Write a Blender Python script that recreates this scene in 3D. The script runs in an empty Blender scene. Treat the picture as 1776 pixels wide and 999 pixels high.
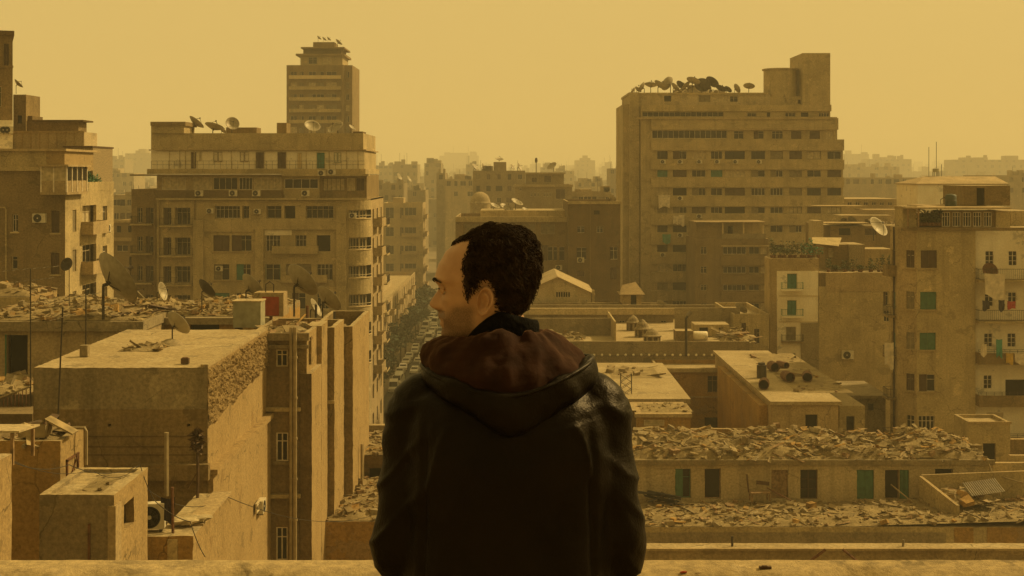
import bpy, bmesh, math, random
from mathutils import Vector, Matrix, noise
R = math.radians
F, CX, HY, HC = 2400.0, 888.0, 300.0, 42.0
sc = bpy.context.scene
col = sc.collection
rnd = random.Random(7)
def X(px, Y): return (px - CX) * Y / F
def Z(py, Y): return HC - (py - HY) * Y / F
def P(px, py, Y): return Vector((X(px, Y), Y, Z(py, Y)))

# ---------------------------------------------------------------- materials
def nodes(name):
    m = bpy.data.materials.new(name); m.use_nodes = True
    nt = m.node_tree; nt.nodes.clear()
    out = nt.nodes.new('ShaderNodeOutputMaterial'); b = nt.nodes.new('ShaderNodeBsdfPrincipled')
    nt.links.new(b.outputs[0], out.inputs[0])
    return m, nt, b
def rgba(c): return (c[0], c[1], c[2], 1)
def plaster(name, c, stain=None, rough=.9, scale=1., streak=.68, patch=.6, bump=.45, patchcol=None, pthr=.62, bscale=1., crack=.8, grain=1.):
    """weathered render: broad blotches, vertical run-off streaks, fine grain, and patches where the coat has come off"""
    m, nt, b = nodes(name); N = nt.nodes.new; L = nt.links.new
    stain = stain or tuple(x * .55 for x in c)
    patchcol = patchcol or tuple(min(1, x * 1.35) for x in c)
    g = N('ShaderNodeNewGeometry')
    def nz(sc_, det, ro, stretch=(1, 1, 1), off=0):
        mp = N('ShaderNodeMapping'); mp.inputs['Scale'].default_value = stretch; mp.inputs['Location'].default_value = (off, off * .7, 0)
        L(g.outputs['Position'], mp.inputs['Vector'])
        n = N('ShaderNodeTexNoise'); n.inputs['Scale'].default_value = sc_ * scale; n.inputs['Detail'].default_value = det; n.inputs['Roughness'].default_value = ro
        L(mp.outputs[0], n.inputs['Vector']); return n
    def ramp(src, a, b_, c0=(0, 0, 0, 1), c1=(1, 1, 1, 1)):
        r = N('ShaderNodeValToRGB'); r.color_ramp.elements[0].position = a; r.color_ramp.elements[1].position = b_
        r.color_ramp.elements[0].color = c0; r.color_ramp.elements[1].color = c1
        L(src, r.inputs[0]); return r
    def mix(fac, a, b_, amt=1.):
        x = N('ShaderNodeMix'); x.data_type = 'RGBA'
        if amt != 1.:
            mu = N('ShaderNodeMath'); mu.operation = 'MULTIPLY'; mu.inputs[1].default_value = amt; L(fac, mu.inputs[0]); fac = mu.outputs[0]
        L(fac, x.inputs['Factor'])
        for k, v in ((6, a), (7, b_)):
            if isinstance(v, tuple): x.inputs[k].default_value = rgba(v)
            else: L(v, x.inputs[k])
        return x.outputs[2]
    n1 = nz(.35, 6, .62); r1 = ramp(n1.outputs[0], .38, .68)
    base = mix(r1.outputs[0], c, stain, .7)
    n2 = nz(1.6, 5, .6, (1, 1, .07), 13.); r2 = ramp(n2.outputs[0], .52, .75)
    base = mix(r2.outputs[0], base, tuple(x * .5 for x in c), streak)
    n3 = nz(.55, 9, .68, (1, 1, 1), 41.); r3 = ramp(n3.outputs[0], pthr, pthr + .025)
    base = mix(r3.outputs[0], base, patchcol, patch)
    n4 = nz(7, 6, .7); r4 = ramp(n4.outputs[0], .3, .72, (1 - .4 * grain,) * 3 + (1,), (1 + .27 * grain, 1 + .25 * grain, 1 + .2 * grain, 1))
    x = N('ShaderNodeMix'); x.data_type = 'RGBA'; x.blend_type = 'MULTIPLY'; x.inputs['Factor'].default_value = 1
    L(base, x.inputs[6]); L(r4.outputs[0], x.inputs[7])
    res = x.outputs[2]
    if crack:
        wn = nz(.9, 4, .6, (1, 1, 1), 71.); ws = N('ShaderNodeMix'); ws.data_type = 'VECTOR'; ws.inputs['Factor'].default_value = .45; L(g.outputs['Position'], ws.inputs[4]); L(wn.outputs[1], ws.inputs[5])
        vo = N('ShaderNodeTexVoronoi'); vo.feature = 'DISTANCE_TO_EDGE'; vo.inputs['Scale'].default_value = .75; L(ws.outputs[1], vo.inputs['Vector'])
        rc_ = ramp(vo.outputs['Distance'], .0035, .011, (1, 1, 1, 1), (0, 0, 0, 1)); mk = nz(.45, 3, .5, (1, 1, 1), 23.); rm = ramp(mk.outputs[0], .47, .6)
        mu2 = N('ShaderNodeMath'); mu2.operation = 'MULTIPLY'; L(rc_.outputs[0], mu2.inputs[0]); L(rm.outputs[0], mu2.inputs[1]); res = mix(mu2.outputs[0], res, tuple(q * .28 for q in c), crack)
        n7 = nz(.5, 7, .7, (1, 1, 1.3), 91.); r7 = ramp(n7.outputs[0], .585, .62); res = mix(r7.outputs[0], res, tuple(q * .52 for q in c), .75)
    L(res, b.inputs['Base Color']); b.inputs['Roughness'].default_value = rough
    b.inputs['Specular IOR Level'].default_value = .2
    if bump:
        n5 = nz(4 * bscale, 8, .7); bp = N('ShaderNodeBump'); bp.inputs['Strength'].default_value = bump; bp.inputs['Distance'].default_value = .12 / bscale
        L(n5.outputs[0], bp.inputs['Height']); L(bp.outputs[0], b.inputs['Normal'])
    return m
def plain(name, c, rough=.6, metal=0., var=.25, scale=3., bump=0., spec=.4):
    m, nt, b = nodes(name); N = nt.nodes.new; L = nt.links.new
    g = N('ShaderNodeNewGeometry'); n = N('ShaderNodeTexNoise'); n.inputs['Scale'].default_value = scale; n.inputs['Detail'].default_value = 5
    L(g.outputs['Position'], n.inputs['Vector'])
    r = N('ShaderNodeValToRGB'); r.color_ramp.elements[0].position = .3; r.color_ramp.elements[1].position = .7
    r.color_ramp.elements[0].color = rgba(tuple(x * (1 - var) for x in c)); r.color_ramp.elements[1].color = rgba(tuple(min(1, x * (1 + var)) for x in c))
    L(n.outputs[0], r.inputs[0]); L(r.outputs[0], b.inputs['Base Color'])
    b.inputs['Roughness'].default_value = rough; b.inputs['Metallic'].default_value = metal; b.inputs['Specular IOR Level'].default_value = spec
    if bump:
        bp = N('ShaderNodeBump'); bp.inputs['Strength'].default_value = bump; bp.inputs['Distance'].default_value = .02
        L(n.outputs[0], bp.inputs['Height']); L(bp.outputs[0], b.inputs['Normal'])
    return m
M = {}
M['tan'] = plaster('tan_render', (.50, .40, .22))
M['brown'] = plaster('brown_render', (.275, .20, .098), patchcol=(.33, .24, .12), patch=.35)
M['dkbrown'] = plaster('dark_brown_render', (.18, .125, .058), patch=.3)
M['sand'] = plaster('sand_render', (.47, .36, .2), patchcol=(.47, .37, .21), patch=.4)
M['pale'] = plaster('pale_render', (.52, .43, .27), stain=(.40, .31, .17), patch=.3)
M['cream'] = plaster('cream_paint', (.66, .53, .31), stain=(.5, .39, .22), streak=.35, patch=.2, grain=.5, crack=.3)
M['white'] = plaster('old_white_paint', (.88, .81, .64), stain=(.72, .62, .43), streak=.3, crack=.2, grain=.35, patch=.25)
M['ochre'] = plaster('ochre_render', (.42, .26, .085), stain=(.2, .13, .055), patchcol=(.3, .22, .12), patch=.6, pthr=.57)
M['grey'] = plaster('grey_render', (.33, .27, .165), stain=(.17, .13, .075))
M['conc'] = plaster('bare_concrete', (.33, .27, .165), stain=(.2, .155, .085), bump=.5)
M['roof'] = plaster('dusty_roof', (.42, .335, .195), stain=(.32, .25, .135), streak=0, patch=.5, patchcol=(.48, .40, .25), pthr=.55, bump=.5)
M['roofdk'] = plaster('dirty_roof', (.26, .20, .11), stain=(.17, .125, .065), streak=0, patch=.5, bump=.5)
M['ledge'] = plaster('parapet_cement', (.44, .345, .19), stain=(.33, .25, .125), streak=0, scale=5, patch=.5, pthr=.56, patchcol=(.5, .4, .24), bump=.4, bscale=6.)
M['litwall'] = plaster('sunlit_flaking_render', (.37, .27, .132), stain=(.30, .21, .095), streak=.28, patch=.7, bump=.3, patchcol=(.25, .17, .08), pthr=.6, scale=1.4)  # tone kept for sun-facing walls: sunlight put into the colour; flakes are wear
M['pit'] = plaster('pitted_rubble_stucco', (.36, .26, .125), stain=(.28, .19, .09), patch=.3, scale=3, bump=1.)
M['dirt'] = plaster('rubble_dirt', (.30, .235, .125), stain=(.2, .15, .075), streak=0, scale=2.5, patch=.6, pthr=.52, bump=1., bscale=2.5, crack=0)
M['far'] = plaster('far_render', (.29, .23, .135), scale=.6)
M['far2'] = plaster('far_pale_render', (.40, .32, .19), scale=.6)
M['far3'] = plaster('far_dark_render', (.2, .16, .09), scale=.6, crack=0)
M['glass'] = plain('dark_window_glass', (.014, .013, .01), .3, 0, .4, 1.5, spec=.25)
M['void'] = plain('painted_interior_shade', (.012, .010, .007), .9, spec=.1)  # near-black paint stands in for the shade inside openings
M['frame'] = plain('pale_window_frame', (.55, .46, .29), .7)
M['wframe'] = plain('white_window_frame', (.68, .6, .46), .6)
M['wood'] = plain('weathered_wood', (.24, .155, .075), .8, var=.45, scale=6, bump=.4)
M['dkwood'] = plain('dark_wood', (.085, .05, .024), .7, var=.4, scale=5)
M['shbrown'] = plain('brown_shutter_paint', (.075, .044, .02), .7)
M['shgreen'] = plain('green_shutter_paint', (.045, .135, .075), .65)
M['shteal'] = plain('teal_shutter_paint', (.03, .15, .12), .65)
M['shgrey'] = plain('grey_shutter_paint', (.2, .16, .09), .7)
M['curtain'] = plain('faded_curtain', (.46, .38, .23), .9, var=.3)
M['metal'] = plain('dull_metal', (.2, .17, .12), .5, .5)
M['rust'] = plain('rusty_iron', (.13, .06, .026), .8, var=.5, scale=8)
M['dkmetal'] = plain('dark_iron', (.05, .04, .028), .6, .3)
M['dish'] = plain('dusty_dish_paint', (.33, .285, .19), .55, .1, var=.2)
M['dishdk'] = plain('dark_dish_mesh', (.06, .052, .04), .6, .3)
M['acwhite'] = plain('air_conditioner_casing', (.58, .52, .38), .55)
M['pipe'] = plain('pale_drain_pipe', (.3, .235, .13), .6)
M['red'] = plain('faded_red_paint', (.30, .05, .022), .7)
M['tank'] = plain('grey_green_tank', (.30, .285, .19), .65)
M['tankdk'] = plain('dark_green_tank', (.035, .05, .032), .6)
M['black'] = plain('black_plastic', (.02, .02, .019), .5)
M['leaf'] = plain('dusty_leaves', (.05, .066, .02), .8, var=.5, scale=1.2)
M['leafdk'] = plain('street_tree_leaves', (.028, .05, .024), .8, var=.5, scale=.6)
M['trunk'] = plain('bark', (.09, .062, .035), .9)
M['asphalt'] = plain('asphalt', (.05, .047, .04), .9, var=.3, scale=.3)
M['pave'] = plain('pavement_slabs', (.2, .165, .11), .9)
M['ground'] = plain('dusty_ground', (.16, .125, .075), .95, var=.3, scale=.02)
M['plank'] = plain('bleached_planks', (.27, .205, .105), .85, var=.4, scale=2)
M['debris'] = plain('debris_plaster', (.275, .21, .112), .95, var=.35, scale=2)
M['debrisdk'] = plain('debris_dirt', (.22, .165, .085), .95, var=.4, scale=2)
M['cloth'] = plain('pale_laundry', (.6, .52, .38), .95)
M['clothdk'] = plain('dark_laundry', (.035, .03, .04), .95)
M['clothred'] = plain('red_laundry', (.36, .05, .05), .95)
M['clothteal'] = plain('teal_laundry', (.06, .25, .2), .95)
M['clothyel'] = plain('yellow_laundry', (.5, .33, .06), .95)
M['carwhite'] = plain('white_car_paint', (.8, .77, .68), .3, var=.05)
M['cargrey'] = plain('silver_car_paint', (.5, .48, .42), .3, var=.05)
M['cardark'] = plain('dark_car_paint', (.06, .055, .05), .3, var=.05)
M['tyre'] = plain('tyre_rubber', (.02, .02, .02), .8)
M['tarp'] = plain('green_tarpaulin', (.045, .16, .09), .8)
M['reed'] = plain('reed_screen', (.26, .2, .11), .9, var=.5, scale=9)

# ---------------------------------------------------------------- mesh building
class MB:
    def __init__(s): s.v = []; s.f = []; s.m = []; s.mats = []
    def mi(s, m):
        m = M[m] if isinstance(m, str) else m
        if m not in s.mats: s.mats.append(m)
        return s.mats.index(m)
    def poly(s, pts, mat):
        i = len(s.v); s.v += [tuple(p) for p in pts]; s.f.append(tuple(range(i, i + len(pts)))); s.m.append(s.mi(mat))
    def box(s, x0, x1, y0, y1, z0, z1, mat, top=None, T=None):
        c = [(x0, y0, z0), (x1, y0, z0), (x1, y1, z0), (x0, y1, z0), (x0, y0, z1), (x1, y0, z1), (x1, y1, z1), (x0, y1, z1)]
        if T is not None: c = [tuple(T @ Vector(p)) for p in c]
        i = len(s.v); s.v += c; k = s.mi(mat)
        for q in ((0, 3, 2, 1), (0, 1, 5, 4), (1, 2, 6, 5), (2, 3, 7, 6), (3, 0, 4, 7)):
            s.f.append(tuple(i + a for a in q)); s.m.append(k)
        s.f.append((i + 4, i + 5, i + 6, i + 7)); s.m.append(s.mi(top) if top else k)
    def tube(s, pts, r, mat, n=6, cap=True):
        pts = [Vector(p) for p in pts]; rs = r if isinstance(r, (list, tuple)) else [r] * len(pts); k = s.mi(mat); rings = []
        up = None
        for j, p in enumerate(pts):
            d = (pts[min(j + 1, len(pts) - 1)] - pts[max(j - 1, 0)])
            d = d.normalized() if d.length > 1e-9 else Vector((0, 0, 1))
            a = d.orthogonal().normalized() if up is None else (up - d * up.dot(d)).normalized()
            up = a; b = d.cross(a); i = len(s.v)
            s.v += [tuple(p + (a * math.cos(t) + b * math.sin(t)) * rs[j]) for t in (2 * math.pi * q / n for q in range(n))]
            rings.append(i)
        for a, b in zip(rings, rings[1:]):
            for q in range(n):
                s.f.append((a + q, a + (q + 1) % n, b + (q + 1) % n, b + q)); s.m.append(k)
        if cap:
            s.f.append(tuple(rings[0] + q for q in reversed(range(n)))); s.m.append(k)
            s.f.append(tuple(rings[-1] + q for q in range(n))); s.m.append(k)
    def lathe(s, prof, mat, n=24, T=None, closed=False, a0=0., a1=2 * math.pi):
        k = s.mi(mat); full = abs(a1 - a0 - 2 * math.pi) < 1e-6; nn = n if full else n + 1; rings = []
        for (r, z) in prof:
            i = len(s.v); rings.append(i)
            for q in range(nn):
                t = a0 + (a1 - a0) * q / n; p = Vector((r * math.cos(t), r * math.sin(t), z))
                s.v.append(tuple(T @ p if T is not None else p))
        for a, b in zip(rings, rings[1:]):
            for q in range(n):
                s.f.append((a + q, a + (q + 1) % nn, b + (q + 1) % nn, b + q)); s.m.append(k)
    def prism(s, poly, z0, z1, mat, top=None):
        n = len(poly); i = len(s.v); k = s.mi(mat)
        s.v += [(x, y, z0) for x, y in poly] + [(x, y, z1) for x, y in poly]
        for q in range(n):
            s.f.append((i + q, i + (q + 1) % n, i + n + (q + 1) % n, i + n + q)); s.m.append(k)
        s.f.append(tuple(i + n + q for q in range(n))); s.m.append(s.mi(top) if top else k)
        s.f.append(tuple(i + q for q in reversed(range(n)))); s.m.append(k)
    def face(s, o, u, w, h, holes, depth, mat, rmat=None):
        """a wall panel with real openings and their reveals. o: lower left corner seen from outside, u: direction to the right"""
        o = Vector(o); u = Vector(u).normalized(); n = u.cross(Vector((0, 0, 1))); k = s.mi(mat); kr = s.mi(rmat or mat)
        pt = lambda a, b, d=0.: tuple(o + u * a + Vector((0, 0, b)) - n * d)
        def quad(p, kk):
            i = len(s.v); s.v += p; s.f.append((i, i + 1, i + 2, i + 3)); s.m.append(kk)
        vs = sorted({0., h} | {min(max(q, 0), h) for hh in holes for q in (hh[1], hh[3])})
        for v0, v1 in zip(vs, vs[1:]):
            if v1 - v0 < 1e-4: continue
            mid = (v0 + v1) / 2; x = 0.
            for hh in sorted(q for q in holes if q[1] < mid < q[3]):
                if hh[0] > x + 1e-4: quad([pt(x, v0), pt(hh[0], v0), pt(hh[0], v1), pt(x, v1)], k)
                x = max(x, hh[2])
            if x < w - 1e-4: quad([pt(x, v0), pt(w, v0), pt(w, v1), pt(x, v1)], k)
        for a0, b0, a1, b1 in holes:
            quad([pt(a0, b0), pt(a1, b0), pt(a1, b0, depth), pt(a0, b0, depth)], kr)
            quad([pt(a1, b1), pt(a0, b1), pt(a0, b1, depth), pt(a1, b1, depth)], kr)
            quad([pt(a0, b1), pt(a0, b0), pt(a0, b0, depth), pt(a0, b1, depth)], kr)
            quad([pt(a1, b0), pt(a1, b1), pt(a1, b1, depth), pt(a1, b0, depth)], kr)
    def mesh(s, name, smooth=False):
        me = bpy.data.meshes.new(name); me.from_pydata(s.v, [], s.f)
        for m in s.mats: me.materials.append(m)
        me.polygons.foreach_set('material_index', s.m)
        if smooth: me.polygons.foreach_set('use_smooth', [True] * len(s.f))
        me.update(); return me
    def build(s, name, parent=None, loc=(0, 0, 0), smooth=False, rot=(0, 0, 0)):
        return link(name, s.mesh(name, smooth), parent, loc, rot)
def link(name, me, parent=None, loc=(0, 0, 0), rot=(0, 0, 0)):
    o = bpy.data.objects.new(name, me); col.objects.link(o); o.parent = parent; o.location = loc; o.rotation_euler = rot
    return o
def tag(o, label=None, cat=None, group=None, kind=None):
    if label: o['label'] = label
    if cat: o['category'] = cat
    if group: o['group'] = group
    if kind: o['kind'] = kind
    return o
def empty(name, loc, rz=0., label=None, cat=None, group=None):
    o = bpy.data.objects.new(name, None); col.objects.link(o); o.location = loc; o.rotation_euler = (0, 0, rz); o.empty_display_size = .3
    return tag(o, label, cat, group)

# ---------------------------------------------------------------- windows, doors (cached meshes, one object each)
_cache = {}
def cached(key, fn):
    if key not in _cache: _cache[key] = fn()
    return _cache[key]
def slat_leaf(mb, x0, x1, y, z0, z1, mat, T=None):
    t = .04; w = min(.07, (x1 - x0) * .2)
    mb.box(x0, x0 + w, y, y + t, z0, z1, mat, T=T); mb.box(x1 - w, x1, y, y + t, z0, z1, mat, T=T)
    mb.box(x0 + w, x1 - w, y, y + t, z0, z0 + w, mat, T=T); mb.box(x0 + w, x1 - w, y, y + t, z1 - w, z1, mat, T=T)
    n = max(3, int((z1 - z0 - 2 * w) / .11)); dz = (z1 - z0 - 2 * w) / n
    for i in range(n):
        za = z0 + w + i * dz; c = [(x0 + w, y + .002, za), (x1 - w, y + .002, za), (x1 - w, y + .036, za + dz), (x0 + w, y + .036, za + dz)]
        if T is not None: c = [T @ Vector(p) for p in c]
        mb.poly(c, mat)
    c = [(x0 + w, y + .038, z0 + w), (x1 - w, y + .038, z0 + w), (x1 - w, y + .038, z1 - w), (x0 + w, y + .038, z1 - w)]
    if T is not None: c = [T @ Vector(p) for p in c]
    mb.poly(c, mat)
def frame_mesh(w, h, d, mat, nv=2, nh=1, t=.055):
    mb = MB(); a = w / 2; y0, y1 = d - .09, d - .02
    mb.box(-a, -a + t, y0, y1, 0, h, mat); mb.box(a - t, a, y0, y1, 0, h, mat)
    mb.box(-a + t, a - t, y0, y1, 0, t, mat); mb.box(-a + t, a - t, y0, y1, h - t, h, mat)
    for i in range(1, nv):
        x = -a + w * i / nv; mb.box(x - t * .45, x + t * .45, y0 + .005, y1, t, h - t, mat)
    for i in range(1, nh + 1):
        z = h * i / (nh + 1) if nh > 1 else h * .7
        mb.box(-a + t, a - t, y0 + .01, y1 - .01, z - t * .35, z + t * .35, mat)
    return mb.mesh('window')
def pane_mesh(w, h, d, mat):
    mb = MB(); a = w / 2; mb.poly([(-a, d - .01, 0), (a, d - .01, 0), (a, d - .01, h), (-a, d - .01, h)], mat); return mb.mesh('pane')
def win(parent, o, u, hole, kind='pane', mat='frame', sh='shbrown', d=.25, nv=2, nh=1, sill=False):
    a0, b0, a1, b1 = hole; w = round(a1 - a0, 2); h = round(b1 - b0, 2); o = Vector(o); u = Vector(u).normalized()
    loc = o + u * (a0 + a1) / 2 + Vector((0, 0, b0)); rz = math.atan2(u.y, u.x)
    if kind == 'void':
        return link('doorway' if h > 1.85 else 'window', cached(('v', w, h, d), lambda: pane_mesh(w, h, d, 'void')), parent, loc, (0, 0, rz))
    if kind == 'door':
        def f():
            mb = MB(); a = w / 2
            mb.box(-a, -a + .06, d - .1, d - .02, 0, h, mat); mb.box(a - .06, a, d - .1, d - .02, 0, h, mat); mb.box(-a + .06, a - .06, d - .1, d - .02, h - .06, h, mat)
            mb.poly([(-a, d - .01, 0), (a, d - .01, 0), (a, d - .01, h), (-a, d - .01, h)], 'void'); return mb.mesh('door')
        dr = link('door', cached(('df', w, h, d, mat), f), parent, loc, (0, 0, rz))
        def g():
            mb = MB(); a = w / 2 - .065
            slat_leaf(mb, -a, -.01, d - .08, .02, h - .07, sh); slat_leaf(mb, .01, a, d - .08, .02, h - .07, sh); return mb.mesh('door_leaf')
        link('door_leaf', cached(('dl', w, h, d, sh), g), dr); return dr
    fr = link('window', cached(('f', w, h, d, mat, nv, nh), lambda: frame_mesh(w, h, d, mat, nv, nh)), parent, loc, (0, 0, rz))
    if kind == 'shut':
        def g():
            mb = MB(); a = w / 2 - .02
            slat_leaf(mb, -a, -.008, d * .35, .02, h - .02, sh); slat_leaf(mb, .008, a, d * .35, .02, h - .02, sh); return mb.mesh('shutter')
        link('shutter', cached(('s', w, h, d, sh), g), fr)
    else:
        pm = 'curtain' if kind == 'curt' else 'glass'
        link('pane', cached(('p', w, h, d, pm), lambda: pane_mesh(w, h, d, pm)), fr)
    if kind == 'half':
        def g():
            mb = MB(); a = w / 2 - .02; slat_leaf(mb, -a, -.008, d * .35, .02, h - .02, sh); return mb.mesh('shutter')
        link('shutter', cached(('h', w, h, d, sh), g), fr)
    if kind == 'open':
        for sgn in (-1, 1):
            def g():
                mb = MB(); L_ = w / 2 - .02
                T = Matrix.Translation((sgn * (w / 2 - .03), -.03, 0)) @ Matrix.Rotation(sgn * R(62), 4, 'Z')
                if sgn < 0: slat_leaf(mb, -L_, 0, -.02, .02, h - .02, sh, T)
                else: slat_leaf(mb, 0, L_, -.02, .02, h - .02, sh, T)
                return mb.mesh('shutter')
            link('shutter', cached(('o', sgn, w, h, sh), g), fr)
    if sill:
        def g():
            mb = MB(); mb.box(-w / 2 - .12, w / 2 + .12, -.14, .02, -.12, -.005, sill if isinstance(sill, str) else 'conc'); return mb.mesh('sill')
        link('sill', cached(('sill', w, sill), g), fr)
    return fr
def ac_unit(parent, loc, rz=0., s=1., top=False):
    def f():
        mb = MB(); mb.box(-.42, .42, -.30, .02, 0, .6, 'acwhite'); mb.box(-.36, -.30, -.3, .05, -.06, -.003, 'metal'); mb.box(.30, .36, -.3, .05, -.06, -.003, 'metal'); return mb.mesh('air_conditioner')
    def g():
        mb = MB(); T = Matrix.Translation((-.08, -.302, .3)) @ Matrix.Rotation(R(90), 4, 'X')
        mb.lathe([(.0, .004), (.24, .004), (.25, .02), (.27, .02), (.27, -.01)], 'black', 20, T); mb.lathe([(.0, .012), (.05, .012), (.05, .004)], 'acwhite', 10, T)
        for q in range(5):
            a = q * 1.2566; mb.poly([T @ Vector((.05 * math.cos(a), .05 * math.sin(a), .01)), T @ Vector((.22 * math.cos(a + .1), .22 * math.sin(a + .1), .012)), T @ Vector((.22 * math.cos(a + .65), .22 * math.sin(a + .65), .007))], 'dkmetal')
        return mb.mesh('fan_grille')
    o = link('air_conditioner', cached('ac', f), parent, loc, (0, 0, rz)); o.scale = (s, s, s)
    link('fan_grille', cached('acg', g), o); return o

# ---------------------------------------------------------------- a building: Empty at its base, wall mesh with openings, parts
class Bd:
    def __init__(s, name, label, cat, px, Y, zb=0., rz=0., group=None, x=None):
        s.Y = Y; s.x = X(px, Y) if x is None else x; s.zb = zb
        s.root = empty(name, (s.x, Y, zb), rz, label, cat, group); s.w = MB()
    def lx(s, px, dy=0.): return X(px, s.Y + dy) - s.x
    def lz(s, py, dy=0.): return Z(py, s.Y + dy) - s.zb
    def block(s, px0, px1, pyt, dy0, dy1, mat, zb=0., top='roof', holes=(), side=(), dep=.25, rmat=None, back=True, par=0., party=None, sidemat=None, left=()):
        """box whose front (at Y+dy0) spans the pixels px0..px1, up to pyt; openings as (px0,pyt,px1,pyb,kind,{...}); side openings (y0,z0,y1,z1,kind,{...}) in metres along the right face"""
        x0, x1 = s.lx(px0, dy0), s.lx(px1, dy0); h = s.lz(pyt, dy0) - zb
        return s.blockm(x0, x1, h, dy0, dy1, mat, zb, top, [((s.lx(a, dy0) - x0), s.lz(d, dy0) - zb, (s.lx(c, dy0) - x0), s.lz(b, dy0) - zb, *k) for (a, b, c, d, *k) in holes], side, dep, rmat, par, sidemat, left)
    def blockm(s, x0, x1, h, y0, y1, mat, zb=0., top='roof', holes=(), side=(), dep=.25, rmat=None, par=0., sidemat=None, left=()):
        sm = sidemat or mat
        for o, u, w, hs, mt in (((x0, y0, zb), (1, 0, 0), x1 - x0, holes, mat), ((x1, y0, zb), (0, 1, 0), y1 - y0, side, sm), ((x0, y1, zb), (0, -1, 0), y1 - y0, left, mat), ((x1, y1, zb), (-1, 0, 0), x1 - x0, (), mat)):
            hs = [(max(.03, q[0]), max(.0, q[1]), min(w - .03, q[2]), min(h - .05, q[3]), *q[4:]) for q in hs]
            hs = [q for q in hs if q[2] - q[0] > .1 and q[3] - q[1] > .1]
            s.w.face(o, u, w, h, [q[:4] for q in hs], dep, mt, rmat)
            for q in hs:
                kw = dict(q[5]) if len(q) > 5 else {}; kw.setdefault('d', dep)
                win(s.root, o, u, q[:4], q[4] if len(q) > 4 else 'pane', **kw)
        if par:
            t = .22; zt = zb + h - par
            s.w.poly([(x0 + t, y0 + t, zt), (x1 - t, y0 + t, zt), (x1 - t, y1 - t, zt), (x0 + t, y1 - t, zt)], top)
            a = [(x0, y0), (x1, y0), (x1, y1), (x0, y1)]; b = [(x0 + t, y0 + t), (x1 - t, y0 + t), (x1 - t, y1 - t), (x0 + t, y1 - t)]
            for i in range(4):
                j = (i + 1) % 4
                s.w.poly([(*a[i], zb + h), (*a[j], zb + h), (*b[j], zb + h), (*b[i], zb + h)], top)
                s.w.poly([(*b[i], zb + h), (*b[j], zb + h), (*b[j], zt), (*b[i], zt)], mat)
        else: s.w.poly([(x0, y0, zb + h), (x1, y0, zb + h), (x1, y1, zb + h), (x0, y1, zb + h)], top)
        return x0, x1, h
    def part(s, name, mb, loc=(0, 0, 0), smooth=False, rot=(0, 0, 0)): return mb.build(name, s.root, loc, smooth, rot)
    def band(s, x0, x1, y0, y1, z0, z1, mat='conc', name='cornice'):
        mb = MB(); mb.box(x0, x1, y0, y1, z0, z1, mat); return s.part(name, mb)
    def done(s, rough=0.):
        o = s.part('wall', s.w)
        if rough:                                         # broken edges and uneven faces of old masonry
            bm = bmesh.new(); bm.from_mesh(o.data); bmesh.ops.remove_doubles(bm, verts=bm.verts, dist=.0005)
            ext = [v.co.copy() for v in bm.verts]
            for _ in range(7):
                es = [e for e in bm.edges if e.calc_length() > .34 and any(f.calc_area() > .12 for f in e.link_faces)]
                if not es: break
                bmesh.ops.subdivide_edges(bm, edges=es, cuts=1, use_grid_fill=True)
            for v in bm.verts:
                p = v.co + Vector((s.x, s.Y, s.zb)); a = noise.noise_vector(p * 1.3) * rough * .22 + noise.noise_vector(p * 6.) * rough * .3
                if len({tuple(round(q, 1) for q in f.normal) for f in v.link_faces}) > 1: a += noise.noise_vector(p * 9.) * rough * .34
                v.co += a
            bm.to_mesh(o.data); bm.free()
        return o
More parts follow.
